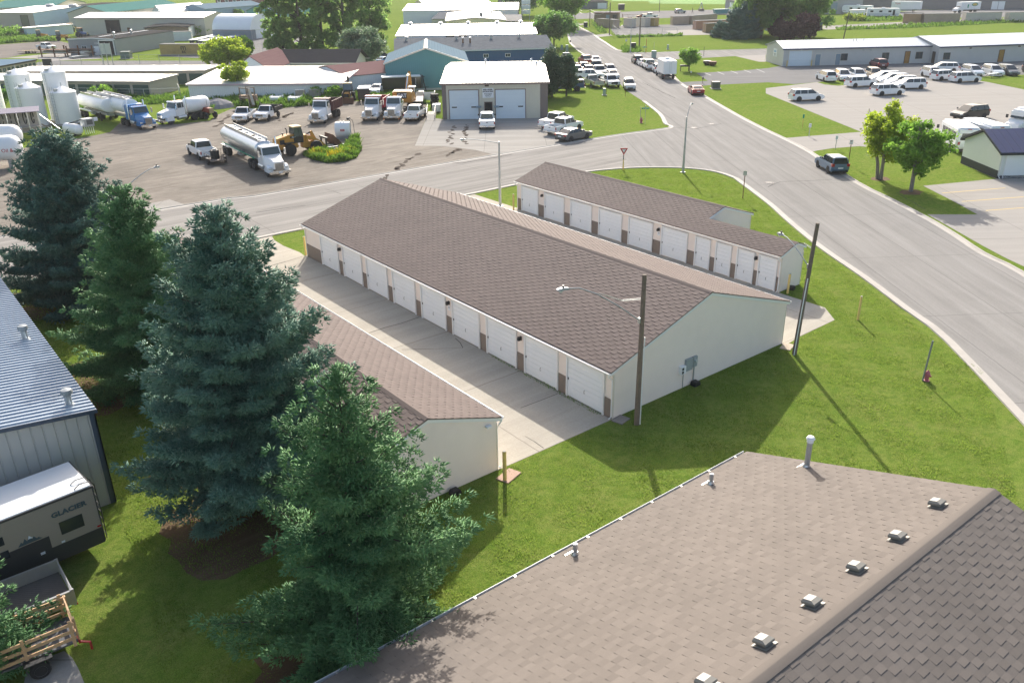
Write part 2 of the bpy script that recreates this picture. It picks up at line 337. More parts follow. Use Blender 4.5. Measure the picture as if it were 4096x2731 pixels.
sheet('storage_road', [[(13.79, 196.30), (16.10, 205.64), (19.65, 206.97), (30.74, 195.33), (46.94, 178.32), (54.60, 170.27), (49.14, 157.43), (43.52, 169.16)]], .006, ASPHF)
sheet('shop_yard', [[(12.78, 223.06), (28.46, 228.64), (31.74, 214.22), (29.89, 203.17), (19.53, 206.41), (17.70, 216.04)]], .010, LOTC)
sheet('gravel_lot', [[(50.87, 181.81), (52.29, 191.85), (42.64, 201.15), (42.01, 197.86), (47.90, 184.94), (47.25, 178.40), (49.34, 150.72), (50.56, 149.47), (74.61, 180.27), (104.88, 240.80), (93.25, 254.49), (74.64, 230.11), (64.81, 224.42), (53.58, 194.53)]], .014, ASPHF)
sheet('crop_field', [[(487.61, 446.71), (514.00, 386.19), (315.88, 245.26), (302.27, 279.35), (319.47, 296.97), (310.01, 315.17)]], .008, FIELD)
def blob(cx, cy, rx, ry, a=0, n=26, j=.18, seed=1):
    rr = random.Random(seed); out = []
    for i in range(n):
        t = 2*math.pi*i/n; k = 1+rr.uniform(-j, j); x, y = rx*k*math.cos(t), ry*k*math.sin(t)
        out.append((cx+x*math.cos(a)-y*math.sin(a), cy+x*math.sin(a)+y*math.cos(a)))
    return out
sheet('bare_soil', [blob(-16.9, 3.6, 3.1, 3.0, .3, seed=2), blob(-16.6, 8.6, 2.2, 2.0, seed=9), blob(-17.0, -5.3, 2.9, 2.0, seed=3), blob(-17.3, 19.8, 3.4, 3.6, seed=4), blob(-18.2, 35.2, 3.2, 3.0, seed=5),
      blob((53.80, 17.15)[0], (53.80, 17.15)[1], 1.0, .8, seed=6), blob((50.97, 12.51)[0], (50.97, 12.51)[1], 1.2, .9, seed=8)], .007, NEED)
MARK = P('line_yellow', (.62, .42, .10), .7, 0, .12, 5); MARKW = P('line_white', (.55, .55, .52), .7, 0, .15, 5)
def line(a, b, wd=.11):
    d = Vector((b[0]-a[0], b[1]-a[1])).normalized(); n = Vector((-d.y, d.x))*wd/2
    return [(a[0]+n.x, a[1]+n.y), (b[0]+n.x, b[1]+n.y), (b[0]-n.x, b[1]-n.y), (a[0]-n.x, a[1]-n.y)]
sheet('parking_lines', [line((52.83, 10.49), (58.95, 7.58)), line((51.21, 7.91), (57.59, 4.72)), line((49.80, 5.20), (55.53, 2.27))], .016, MARK)
sheet('parking_lines', [line((107.57, 83.79), (105.43, 80.52)), line((110.59, 83.16), (108.16, 79.61)), line((113.54, 82.38), (111.19, 78.90)), line((116.42, 81.46), (113.87, 77.86)), line((119.39, 80.73), (115.91, 76.27))], .014, MARKW)
# ---------------------------------------------------------------- large buildings
def shingle_mat(name, col, var=.22):
    m, t, b = base(name); oc = coords(t)
    at = node(t, 'Attribute', attribute_name='tint'); f = at.outputs['Fac']
    c = mixc(t, f, scal(col, 1-var), scal(col, 1+var))
    c = mixc(t, ramp(t, noise(t, oc, .35, 5, .7), .35, .75), c, scal2(t, c, .86))
    c = mixc(t, ramp(t, noise(t, oc, 40, 3, .8), .3, .7), scal2(t, c, .93), scal2(t, c, 1.07))
    t.links.new(c, b.inputs['Base Color']); b.inputs['Roughness'].default_value = .9; b.inputs['Specular IOR Level'].default_value = .25
    MATS[name] = m; return m
SH_RED = shingle_mat('shingle_red_brown', (.152, .118, .105), .07); SH_TAN = shingle_mat('shingle_tan_brown', (.175, .149, .128), .08)
SH_GREY = shingle_mat('shingle_grey', (.20, .195, .185), .2); SH_DARK = shingle_mat('shingle_dark', (.085, .075, .068), .2)
def shingles(name, parent, planes, mat, tw=.59, ex=.21, rise=.018, thick=.05):
    """roof slopes with real interlocking tabs: planes are (eave corner, along-eave vector, up-slope vector) in metres"""
    V, F, T = [], [], []
    def q(a, b, c, d, tt):
        o = len(V); V.extend((a, b, c, d)); F.append((o, o+1, o+2, o+3)); T.append(tt)
    for E0, U, W in planes:
        E0, U, W = Vector(E0), Vector(U), Vector(W); L, H = U.length, W.length; u, s = U/L, W/H; n = u.cross(s).normalized()
        if n.z < 0: n = -n
        q(E0, E0+U, E0+U+W, E0+W, .5); lo = -n*thick
        q(E0+lo, E0+U+lo, E0+U, E0, .5); q(E0+W+lo, E0+W, E0+U+W, E0+U+W+lo, .5)
        q(E0+lo, E0, E0+W, E0+W+lo, .5); q(E0+U+lo, E0+U+W+lo, E0+U+W, E0+U, .5); q(E0+lo, E0+W+lo, E0+U+W+lo, E0+U+lo, .5)
        r = 0; y = 0.02
        while y+ex < H:
            x = (r % 2)*tw/2-.05
            while x < L:
                x0, x1 = max(x, 0), min(x+tw*.5, L)
                if x1-x0 > .08:
                    j = random.uniform(-.02, .02); yy = y+random.uniform(0, .012); rs = rise*random.uniform(.75, 1.2); tt = random.random()
                    a, b_, c, d = E0+u*(x0+j*.3)+s*yy+n*rs, E0+u*x1+s*yy+n*rs, E0+u*x1+s*(yy+ex)+n*.003, E0+u*(x0+j*.3)+s*(yy+ex)+n*.003
                    q(a, b_, c, d, tt); al, bl = a-n*rs, b_-n*rs; q(al, bl, b_, a, tt); q(al, a, d, d, tt); q(b_, bl, c, c, tt)
                if x+tw*.5 < L and x+tw*.5 > 0:
                    x2, x3 = x+tw*.5, min(x+tw, L); yb = y+ex*.45; tt = random.random()
                    q(E0+u*x2+s*y+n*.004, E0+u*x3+s*y+n*.004, E0+u*x3+s*(y+ex)+n*.004, E0+u*x2+s*(y+ex)+n*.004, tt)
                x += tw
            y += ex; r += 1
    V2 = [tuple(v) for v in V]
    me = bpy.data.meshes.new(name)
    me.from_pydata(V2, [], [tuple(dict.fromkeys(f)) if V2[f[2]] != V2[f[3]] else f[:3] for f in F])
    at = me.attributes.new('tint', 'FLOAT', 'FACE'); at.data.foreach_set('value', T)
    me.materials.append(mat); o = bpy.data.objects.new(name, me); C.objects.link(o); o.parent = parent; return o
SIDING = P('cream_siding', (.78, .70, .635), .55, 0, .04, 1.5, .08)
TRIMW = P('trim_white', (.72, .73, .73), .45, 0, .04, 2); TRIMC = P('trim_cream', (.66, .61, .53), .5, 0, .05, 2)
GDOOR = P('garage_door_white', (.74, .77, .79), .45, 0, .03, 1.2, .05)
WAINS = P('brown_board', (.205, .165, .135), .7, 0, .12, 3, ribs=(.30, .03, -.012))
def wall_lamp(t, x, y, z, d):
    lb = MB().box(x-.02, x+.02, y-.07, y+.07, z-.11, z+.11); lb = lb.build('wall_lamp', BLACK, t)
    MB().lathe([(.03, -.1), (.09, -.09), (.10, .02), (.07, .11), (.02, .13)], 10).build('lamp_shade', BLACK, lb, True, loc=(x+d*.13, y, z))
def garage_row(t, x, d, y0, doors, L, he, plinth=.02):
    """row of door bays on the wall plane x (doors face direction d along x)"""
    for k, (ya, yb, zt) in enumerate(doors):
        xf = x+d*.004
        pf = [(xf, .05), (xf+d*.03, .05)]; ng = 8
        for g in range(1, ng): zg = .05+(zt-.05)*g/ng; pf += [(xf+d*.03, zg-.013), (xf+d*.012, zg-.004), (xf+d*.012, zg+.004), (xf+d*.03, zg+.013)]
        pf += [(xf+d*.03, zt), (xf, zt)]; dr = MB().prism(pf, ya+.07, yb-.07, 'y').build('garage_door', GDOOR, t)
        fr = MB().box(*sorted((xf, xf+d*.09)), ya-.03, ya+.065, .01, zt+.09).box(*sorted((xf, xf+d*.09)), yb-.065, yb+.03, .01, zt+.09).box(*sorted((xf, xf+d*.085)), ya+.066, yb-.066, zt+.002, zt+.09)
        fr.build('door_frame', TRIMW, t)
        MB().tube([(xf+d*.03, (ya+yb)/2+.02, .62), (xf+d*.08, (ya+yb)/2+.02, .63), (xf+d*.08, (ya+yb)/2+.02, .78), (xf+d*.03, (ya+yb)/2+.02, .79)], .012).build('handle', DARKM, dr)
        MB().box(*sorted((xf+d*.03, xf+d*.07)), yb-.13, yb-.09, .95, 1.06).build('latch', DARKM, dr)
    gaps = []; e = y0
    for ya, yb, zt in doors: gaps.append((e, ya-.03)); e = yb+.03
    gaps.append((e, y0+L))
    for a, b in gaps:
        if b-a > .06: MB().box(*sorted((x+d*.003, x+d*.028)), a+.01, b-.01, .01, 1.02).build('wainscot', WAINS, t)
def gutter(t, x, y0, y1, z, d, down=()):
    g = MB()
    for k in range(1): g.prism([(0, 0), (d*.09, 0), (d*.12, .10), (d*.10, .10), (d*.08, .02), (0, .02)], y0, y1, 'y')
    o = g.build('gutter', TRIMW, t, loc=(x, 0, z))
    for yy, xx in down:
        MB().tube([(x+d*.05, yy, z), (x+d*.05, yy, z-.12), (xx+d*.045, yy, z-.35), (xx+d*.045, yy, .12), (xx+d*.20, yy, .05)], .035, 4).build('downspout', TRIMW, o, loc=(-x, 0, -z))
def lap_siding(t, x0, x1, y, he, hr, xm, per=.155, lip=.020):
    """overlapping horizontal boards on a gable end that faces -y"""
    m = MB(); z = .06
    while z < hr-per:
        zt = z+per
        def xr(zz): return (x0, x1) if zz <= he else (x0+(xm-x0)*(zz-he)/(hr-he), x1+(xm-x1)*(zz-he)/(hr-he))
        (a, b), (c, d) = xr(z), xr(zt)
        m.add([(a, y-lip, z), (b, y-lip, z), (d, y-.002, zt), (c, y-.002, zt), (a, y, z), (b, y, z)], [(0, 1, 2, 3), (4, 5, 1, 0), (0, 3, 4), (1, 5, 2)]); z = zt
    o = m.build('lap_siding', SIDING, t); return o
def gable_garage(name, label, x0, x1, y0, y1, he, hr, roof, sides, ov=.25, xr=None):
    t = thing(name, label, 'garage', (0, 0, 0)); xm = (x0+x1)/2 if xr is None else xr
    MB().prism([(x0, .0), (x1, .0), (x1, he-.1), (xm, hr-.12), (x0, he-.1)], y0, y1, 'y').build('wall', SIDING, t)
    lap_siding(t, x0, x1, y0, he-.1, hr-.12, xm); sl = (hr-he)/(xm-x0+ov)
    shingles('roof', t, [((x0-ov, y0-.06, he), (0, y1-y0+.12, 0), (xm-x0+ov, 0, hr-he)), ((x1+ov, y0-.06, he), (0, y1-y0+.12, 0), (xm-x1-ov, 0, hr-he))], roof)
    rd = MB().prism([(xm-.16, hr-.035), (xm, hr+.035), (xm+.16, hr-.035), (xm, hr+.005)], y0-.07, y1+.07, 'y').build('ridge_cap', roof, t)
    for yy, s in ((y0, -1), (y1, 1)):
        for xa, in ((x0-ov,), (x1+ov,)):
            MB().prism([(xa, he-.20), (xm, hr-.20), (xm, hr-.055), (xa, he-.055)], yy+s*.004, yy+s*.055, 'y').build('rake_board', TRIMW, t)
        for xx in (x0, x1):
            MB().box(xx-.02, xx+.02 if xx == x1 else xx+.07, yy-.03 if s < 0 else yy-.06, yy+.06 if s < 0 else yy+.03, .0, he-.22).build('corner_trim', TRIMC, t)
    for xx, d in ((x0, -1), (x1, 1)):
        MB().box(*sorted((xx+d*.01, xx+d*(ov-.02))), y0, y1, he-.16, he-.075).build('soffit', TRIMW, t)
        MB().box(*sorted((xx+d*.002, xx+d*.018)), y0, y1, .0, .05).build('sill', CONC, t)
    return t
GA = gable_garage('row_garage', 'widest cream row garage in the middle with nine white doors facing left', 0, 13.48, 0, 32.33, 2.55, 4.83, SH_RED, None)
garage_row(GA, 0, -1, 0, [(.56+k*3.33, .56+k*3.33+2.63, 2.16) for k in range(9)], 32.33, 2.55)
gutter(GA, -.25, -.05, 32.4, 2.42, -1, [(.03, 0), (32.3, 0)]); gutter(GA, 13.73, -.05, 32.4, 2.42, 1, [(32.3, 13.48)])
for yy in (6.87, 13.53, 26.85): wall_lamp(GA, -.03, yy, 1.9, -1)
GC = gable_garage('row_garage', 'cream row garage on the left half hidden behind the spruces', -13.68, -6.93, 0, 32.2, 2.55, 3.78, SH_RED, None)
gutter(GC, -6.68, -.05, 32.2, 2.42, 1, [(.03, -6.93)])
MB().box(-7.55, -7.3, -.22, -.06, 2.33, 2.43).build('vent_hood', TRIMW, GC)
# narrow-and-wide garage on the right
GB = thing('row_garage', 'stepped cream row garage on the right with a notch in its roof and ten doors', 'garage', (0, 0, 0))
bx, by0, by1, bym = 20.15, 4.98, 32.16, 12.35
MB().prism([(bx, 0), (bx+6.5, 0), (bx+6.5, 2.45), (bx+3.25, 3.56), (bx, 2.45)], bym, by1, 'y').prism([(bx, 0), (bx+2.3, 0), (bx+2.3, 2.62), (bx+1.45, 3.05), (bx, 2.45)], by0, bym, 'y').build('wall', SIDING, GB)
lap_siding(GB, bx, bx+2.3, by0, 2.45, 3.05, bx+1.45); lap_siding(GB, bx, bx+6.5, bym, 2.45, 3.56, bx+3.25)
shingles('roof', GB, [((bx-.25, bym, 2.55), (0, by1-bym+.06, 0), (3.5, 0, 1.13)), ((bx+6.75, bym-.06, 2.55), (0, by1-bym+.12, 0), (-3.5, 0, 1.13)),
     ((bx-.25, by0-.06, 2.55), (0, bym-by0+.06, 0), (1.75, 0, .59)), ((bx+2.5, by0-.06, 2.72), (0, bym-by0, 0), (-1.0, 0, .42))], SH_RED)
MB().prism([(bx+3.09, 3.65), (bx+3.25, 3.715), (bx+3.41, 3.65), (bx+3.25, 3.69)], bym-.07, by1+.06, 'y').build('ridge_cap', SH_RED, GB)
for pl, ya in (([(bx+1.5, 2.95), (bx+3.25, 3.49), (bx+3.25, 3.63), (bx+1.5, 3.09)], bym), ([(bx+6.75, 2.36), (bx+3.25, 3.49), (bx+3.25, 3.63), (bx+6.75, 2.50)], bym), ([(bx-.25, 2.36), (bx+1.5, 2.95), (bx+1.5, 3.09), (bx-.25, 2.50)], by0), ([(bx+2.5, 2.52), (bx+1.5, 2.95), (bx+1.5, 3.09), (bx+2.5, 2.66)], by0)):
    MB().prism(pl, ya-.065, ya-.012, 'y').build('rake_board', TRIMW, GB)
for xx, yy in ((bx, by0), (bx+2.3, by0), (bx+6.5, bym)): MB().box(xx-.03, xx+.03, yy-.03, yy+.06, 0, 2.36).build('corner_trim', TRIMC, GB)
GBY = [(31.54, 29.34), (28.47, 26.02), (25.19, 22.72), (21.86, 19.36), (18.6, 16.16), (15.26, 12.81), (12.06, 10.75), (10.24, 8.95), (8.44, 7.07), (6.68, 5.27)]
GBD = [(y1_, y0_, 2.14) for y0_, y1_ in GBY]
garage_row(GB, bx, -1, by0, sorted(GBD), by1-by0, 2.55)
gutter(GB, bx-.25, by0, by1+.05, 2.42, -1, [(by0+.05, bx), (by1-.03, bx)])
for yy in (GBD[1][1]+.28, GBD[5][1]+.3, GBD[9][1]+.22): wall_lamp(GB, bx-.03, yy, 1.88, -1)
# notices below the wall lamps
for g, x, y in ((GA, -.004, 13.55), (GB, bx-.004, GBD[5][1]+.3)):
    s_ = MB().box(x-.02, x, y-.13, y+.13, 1.42, 1.72).build('notice_plate', PLATE, g); text('13', .14, BLACK, s_, (x-.025, y, 1.6), (R(90), 0, R(-90)), .004)
# meters on the gable wall
mt = GALV
EP = [('meter_cabinet', 5.05, 5.55, .16, .95, 1.60, P('cabinet_grey', (.30, .34, .34), .5)), ('meter_box', 5.60, 5.92, .14, 1.02, 1.60, MATS['cabinet_grey']), ('telecom_box', 4.62, 4.98, .22, .92, 1.35, WHITEM)]
for nm, xa, xb, dp, za, zb, m_ in EP:
    o = MB().box(xa, xb, -dp, -.004, za, zb).build(nm, m_, GA, bevel=.015)
    if nm == 'meter_box': MB().cyl((5.76, -.14, 1.38), (5.76, -.22, 1.38), .085).build('meter_dial', HEADL, o)
    if nm == 'telecom_box': MB().box(4.66, 4.80, -.226, -.221, .97, 1.11).box(4.66, 4.80, -.226, -.221, 1.16, 1.30).build('warning_panel', BLACK, o)
MB().tube([(5.76, -.07, 1.02), (5.76, -.07, .06)], .035).build('conduit', GALV, GA); MB().tube([(4.98, -.05, .92), (4.98, -.05, .06)], .022).build('conduit', GALV, GA)
# the near building with the tan roof
GD = thing('low_building', 'building under the broad tan shingle roof in the near right corner', 'building', (0, 0, 0))
dx0, dx1 = -40.0, -1.12; sl = 2.8/8.72
MB().prism([(-8.7, 0), (-25.5, 0), (-25.5, 2.45), (-17.10, 5.15), (-8.7, 2.45)], dx0, dx1-.3, 'x').build('wall', SIDING, GD)
shingles('roof', GD, [((dx0, -8.38, 2.60), (dx1-dx0, 0, 0), (0, -8.72, 2.8))], SH_TAN, rise=.013)
shingles('roof', GD, [((dx0, -25.82, 2.60), (dx1-dx0, 0, 0), (0, 8.72, 2.8))], SH_TAN, rise=.012)
MB().prism([(-17.30, 5.362), (-17.12, 5.424), (-17.08, 5.424), (-16.90, 5.362), (-17.10, 5.39)], dx0, dx1+.01, 'x').build('ridge_cap', SH_TAN, GD, True)
MB().prism([(-8.38, 2.36), (-17.10, 5.16), (-17.10, 5.33), (-8.38, 2.54)], dx1-.03, dx1+.005, 'x').prism([(-25.82, 2.36), (-17.10, 5.16), (-17.10, 5.33), (-25.82, 2.54)], dx1-.03, dx1+.005, 'x').build('rake_board', TRIMC, GD)
g_ = MB().prism([(0, 0), (.10, 0), (.13, .12), (.11, .12), (.09, .02), (0, .02)], dx0, dx1-.02, 'x').build('gutter', P('gutter_grey_white', (.50, .51, .51), .45), GD, loc=(0, -8.38, 2.46))
for k in range(14): MB().box(dx1-.6-k*1.55-.03, dx1-.6-k*1.55+.03, -.02, .12, .095, .115).build('gutter_strap', ALU, g_)
def onD(x, y): return (x, y, 5.4-abs(y+17.10)*sl)
VENT = P('vent_metal', (.20, .188, .16), .5, 0, .1, 5)
for k, (x, y) in enumerate([(-2.84, -16.30), (-5.26, -16.40), (-7.34, -16.39), (-9.42, -16.43), (-11.50, -16.50), (-13.51, -16.43)]):
    v = MB(); a = math.atan(sl)
    v.loft([[(-.21, -.20, .10), (.21, -.20, .10), (.21, .24, .10), (-.21, .24, .10)], [(-.21, -.20, .17), (.21, -.20, .17), (.21, .24, .17), (-.21, .24, .17)], [(-.15, -.06, .24), (.15, -.06, .24), (.15, .20, .24), (-.15, .20, .24)]])
    o = v.build('roof_vent', VENT, GD); o.location = onD(x, y); o.rotation_euler = (-a, 0, 0); o.scale = (.86,)*3
    MB().box(-.27, .27, -.25, .25, .03, .037).box(-.15, .15, -.16, .18, .038, .10).build('flashing', VENT, o)
for x, y, h, cap in ((*(-4.24, -9.17), .42, 0), (*(-10.60, -8.92), .42, 0), (*(-1.59, -11.23), 1.05, 1)):
    z = onD(x, y)[2]; o = MB().cyl((x, y, z-.05), (x, y, z+h), .075 if not cap else .10, n=12).build('vent_pipe', GALV, GD, True)
    MB().slab([(x-.22, y-.26, z-.06), (x+.22, y-.26, z-.06), (x+.22, y+.26, z-.055-.52*sl+.14), (x-.22, y+.26, z-.055-.52*sl+.14)], (0, 0, .02)).cyl((x, y, z), (x, y, z+.12), .14, .09).build('flashing', ALU, o)
    if cap: MB().lathe([(.02, h+.20), (.11, h+.17), (.155, h+.10), (.155, h+.08), (.12, h+.07), (.12, h-.05), (.09, h-.06)], 14).build('rain_cap', WHITEM, o, True, loc=(x, y, z))
    else: MB().cyl((x, y, z+h), (x, y, z+h+.012), .06).build('pipe_mouth', PLATE, o)
# ---------------------------------------------------------------- vehicles
def away(p):
    v = Vector((p[0]-CAMX, p[1]-CAMY)); return v.normalized()
WMESH = {}
def wheel(t, x, y, r, w, rim=RIM, rimr=.62, dish=.02):
    k = (r, w, rim.name, y > 0)
    if k not in WMESH:
        s = 1 if y > 0 else -1; m = MB()
        m.lathe([(r*.55, -w/2), (r*.93, -w/2), (r, -w*.36), (r, w*.36), (r*.93, w/2), (r*.55, w/2)], 18)
        o = m.build('wheel', TYRE, None, True); me = o.data; bpy.data.objects.remove(o)
        q = MB(); q.lathe([(r*.10, w/2-dish*.2), (r*.18, w/2-dish), (r*rimr*.92, w/2-dish*1.6), (r*rimr, w/2+.004), (r*rimr, w/2-.05)], 14)
        o = q.build('rim', rim, None, True); WMESH[k] = (me, o.data); bpy.data.objects.remove(o)
    a, b = WMESH[k]; o = bpy.data.objects.new('wheel', a); C.objects.link(o); o.parent = t; o.location = (x, y, r); o.rotation_euler = (R(-90) if y > 0 else R(90), 0, 0)
    p = bpy.data.objects.new('rim', b); C.objects.link(p); p.parent = o; return o
def lens(t, nm, m_, x0, x1, y, yw, z0, z1):
    for s in (-1, 1): MB().box(x0, x1, *sorted((s*y, s*(y-yw))), z0, z1).build(nm, m_, t, bevel=.02, seg=1)
SPEC = {  # body outline, cabin (rear belt, rear roof, front roof, front belt), belt z, roof z, width, wheelbase, wheel radius
 'minivan': dict(b=[(-2.42,.34),(-2.52,.60),(-2.44,1.08),(1.25,1.06),(2.15,.93),(2.52,.72),(2.57,.42),(2.45,.24),(-2.3,.24)], c=(-2.46,-2.12,.45,1.62), z=(1.02,1.74), W=1.98, wb=3.06, r=.35, pil=(-1.35,-.2)),
 'suv': dict(b=[(-2.15,.38),(-2.24,.65),(-2.2,1.08),(.9,1.06),(1.95,.98),(2.25,.78),(2.30,.45),(2.2,.28),(-2.05,.28)], c=(-2.2,-1.92,.10,.98), z=(1.02,1.68), W=1.84, wb=2.66, r=.35, pil=(-1.15,-.25)),
 'sedan': dict(b=[(-2.40,.36),(-2.46,.62),(-2.42,.96),(-1.7,1.0),(1.0,.95),(2.05,.80),(2.40,.62),(2.46,.38),(2.35,.22),(-2.25,.22)], c=(-2.0,-1.05,.12,1.12), z=(.93,1.44), W=1.84, wb=2.80, r=.33, pil=(-.9,-.05)),
 'coupe': dict(b=[(-2.30,.38),(-2.40,.66),(-2.36,1.0),(-1.6,1.02),(.7,.95),(2.0,.84),(2.36,.66),(2.40,.36),(2.25,.20),(-2.15,.20)], c=(-2.0,-.95,-.15,.85), z=(.94,1.36), W=1.92, wb=2.85, r=.37, pil=(-.75,)),
}
PSPEC = {'crew': (-1.05, 5.85, 3.65), 'regular': (-.15, 5.4, 3.2)}
def panes(t, c, zb, zt, wb_, wt, pil, m_=GLASS):
    """window panes standing a centimetre proud of a tapered cabin"""
    xr0, xr1, xf1, xf0 = c
    def X(z, a, b): return a+(b-a)*(z-zb)/(zt-zb)
    def Y(z): return wb_+(wt-wb_)*(z-zb)/(zt-zb)
    z0, z1 = zb+.08, zt-.10; cuts = [None]+list(pil)+[None]
    for s in (-1, 1):
        for i in range(len(cuts)-1):
            l0 = X(z0, xr0, xr1)+.12 if cuts[i] is None else cuts[i]+.04; l1 = X(z1, xr0, xr1)+.14 if cuts[i] is None else cuts[i]+.04
            r0 = X(z0, xf0, xf1)-.14 if cuts[i+1] is None else cuts[i+1]-.04; r1 = X(z1, xf0, xf1)-.08 if cuts[i+1] is None else cuts[i+1]-.04
            MB().slab([(l0, s*(Y(z0)-.01), z0), (r0, s*(Y(z0)-.01), z0), (r1, s*(Y(z1)-.01), z1), (l1, s*(Y(z1)-.01), z1)], (0, s*.024, .008)).build('side_window', m_, t)
    for nm, (a, b), s in (('windscreen', (xf0, xf1), 1), ('rear_window', (xr0, xr1), -1)):
        zz0, zz1 = zb+.06, zt-.07; d = Vector((zt-zb, 0, abs(b-a))).normalized()*.024; d.x *= s
        MB().slab([(X(zz0, a, b)-s*.01, -Y(zz0)+.10, zz0), (X(zz0, a, b)-s*.01, Y(zz0)-.10, zz0), (X(zz1, a, b)-s*.01, Y(zz1)-.12, zz1), (X(zz1, a, b)-s*.01, -Y(zz1)+.12, zz1)], d).build(nm, m_, t)
def cabin(t, c, zb, zt, wb_, wt, m_, bev=.07, nm='cabin'):
    m = MB(); crown = .035
    m.loft([[(c[0], -wb_, zb-.06), (c[3], -wb_, zb-.06), (c[3], wb_, zb-.06), (c[0], wb_, zb-.06)], [(c[0], -wb_, zb), (c[3], -wb_, zb), (c[3], wb_, zb), (c[0], wb_, zb)],
            [(c[1], -wt, zt-crown), (c[2], -wt, zt-crown), (c[2], wt, zt-crown), (c[1], wt, zt-crown)], [(c[1]+.06, -wt*.6, zt), (c[2]-.10, -wt*.6, zt), (c[2]-.10, wt*.6, zt), (c[1]+.06, wt*.6, zt)]])
    return m.build(nm, m_, t, True, bevel=bev*.5)
def arches(t, xs, W, r):
    for x in xs:
        for s in (-1, 1): MB().cyl((x, s*(W/2-.05), r*1.02), (x, s*(W/2+.006), r*1.02), r*1.20, n=16).build('wheel_arch', BLACK, t)
def car(kind, pm, label, cat, name, cap=None, group=None, rack=False, extra=None):
    t = thing(name, label, cat, group=group)
    if kind in SPEC:
        s = SPEC[kind]; W = s['W']; wb = s['wb']; r = s['r']; zb, zt = s['z']; c = s['c']
        MB().prism(s['b'], -W/2, W/2, 'y').build('body', pm, t, True, bevel=.085)
        cabin(t, c, zb, zt, W/2-.05, W/2-.24, pm); panes(t, c, zb, zt, W/2-.05, W/2-.24, s['pil'])
        fx = max(p[0] for p in s['b']); bx_ = min(p[0] for p in s['b'])
        lens(t, 'headlight', HEADL, fx-.42, fx-.06, W/2-.03, .34, .66, .80); lens(t, 'tail_light', REDL, bx_+.0, bx_+.26, W/2+.005, .30, .82 if kind in ('minivan', 'suv') else .74, 1.12 if kind in ('minivan', 'suv') else .93)
        MB().box(fx-.12, fx+.012, -.42, .42, .36, .55).build('grille', BLACK, t); MB().box(bx_-.015, bx_+.03, -.26, .26, .62, .74).build('licence_plate', PLATE, t)
        MB().box(bx_-.02, bx_+.18, -W/2+.10, W/2-.10, .26, .42).build('bumper', BLACK if pm != WHITE else pm, t, bevel=.03)
        mx, mz = c[3]-.42, zb+.10
    else:
        cr, L, wb = PSPEC[kind]; W = 2.02; r = .40; zb, zt = 1.16, 1.90; fx = wb/2+.95; bx_ = fx-L; c = (cr, cr+.10, .62+wb/2-1.825, 1.28+wb/2-1.825)
        MB().prism([(cr-.02, .52), (cr-.02, 1.18), (c[3], 1.19), (fx-.22, 1.10), (fx-.03, .95), (fx, .55), (fx-.15, .42), (cr+.3, .42)], -W/2, W/2, 'y').build('body', pm, t, True, bevel=.08)
        if cap != 'dump':
            bd = MB().box(bx_, cr-.05, W/2-.10, W/2, .55, 1.17).box(bx_, cr-.05, -W/2, -W/2+.10, .55, 1.17).box(cr-.13, cr-.051, -W/2+.10, W/2-.10, .7, 1.17).build('cargo_bed', pm, t, True, bevel=.02)
            MB().box(bx_+.05, cr-.131, -W/2+.101, W/2-.101, .70, .80).build('bed_floor', DARKM, t)
            tg = MB().box(bx_-.01, bx_+.06, -W/2+.11, W/2-.11, .62, 1.16).build('tailgate', pm, t, bevel=.015); MB().box(bx_-.025, bx_-.011, -.12, .12, .98, 1.05).build('handle', BLACK, tg)
            lens(t, 'tail_light', REDL, bx_-.012, bx_+.10, W/2+.006, .13, .78, 1.12)
            MB().box(bx_-.16, bx_-.012, -W/2+.04, W/2-.04, .46, .62).build('bumper', CHROME, t, bevel=.03); MB().box(bx_-.175, bx_-.161, -.17, .17, .50, .60).build('licence_plate', PLATE, t)
        cabin(t, c, zb, zt, W/2-.06, W/2-.22, pm); panes(t, c, zb, zt, W/2-.06, W/2-.22, (.5*(c[0]+c[3])+.02,) if kind == 'crew' else ())
        lens(t, 'headlight', HEADL, fx-.25, fx-.005, W/2-.02, .40, .82, 1.0)
        MB().box(fx-.05, fx+.025, -.56, .56, .66, 1.0).build('grille', CHROME if cap != 'dark' else BLACK, t, bevel=.02); MB().box(fx+.026, fx+.034, -.50, .50, .70, .80).box(fx+.026, fx+.034, -.50, .50, .85, .95).build('grille_slots', BLACK, t)
        MB().box(fx-.10, fx+.12, -W/2+.03, W/2-.03, .44, .66).build('bumper', CHROME, t, bevel=.04); MB().box(fx+.121, fx+.13, -.16, .16, .50, .60).build('licence_plate', PLATE, t)
        if cap == 'topper':
            cp = MB().prism([(bx_+.02, 1.18), (bx_+.12, 1.80), (cr-.07, 1.86), (cr-.05, 1.18)], -W/2+.06, W/2-.06, 'y').build('topper', pm, t, True, bevel=.07)
            for s_ in (-1, 1): MB().box(bx_+.35, cr-.35, *sorted((s_*(W/2-.07), s_*(W/2-.045))), 1.36, 1.68).build('side_window', GLASS, cp)
            MB().slab([(bx_+.01, -.7, 1.28), (bx_+.01, .7, 1.28), (bx_+.075, .7, 1.7), (bx_+.075, -.7, 1.7)], (-.03, 0, .005)).build('rear_window', GLASS, cp)
        if cap == 'cover': MB().box(bx_+.03, cr-.06, -W/2+.05, W/2-.05, 1.172, 1.215).build('bed_cover', GREYP if pm != WHITE else DARKM, t, bevel=.01)
        if cap == 'cover_white': MB().box(bx_+.03, cr-.06, -W/2+.05, W/2-.05, 1.172, 1.225).build('bed_cover', WHITE, t, bevel=.01)
        if cap == 'load':
            for k in range(3): MB().box(bx_+.4+k*.6, bx_+.8+k*.6, -.6+.3*k, -.1+.3*k, .8, 1.35+.12*k).build('load', (DARKM, OLDWOOD, GREYP)[k], t, bevel=.04)
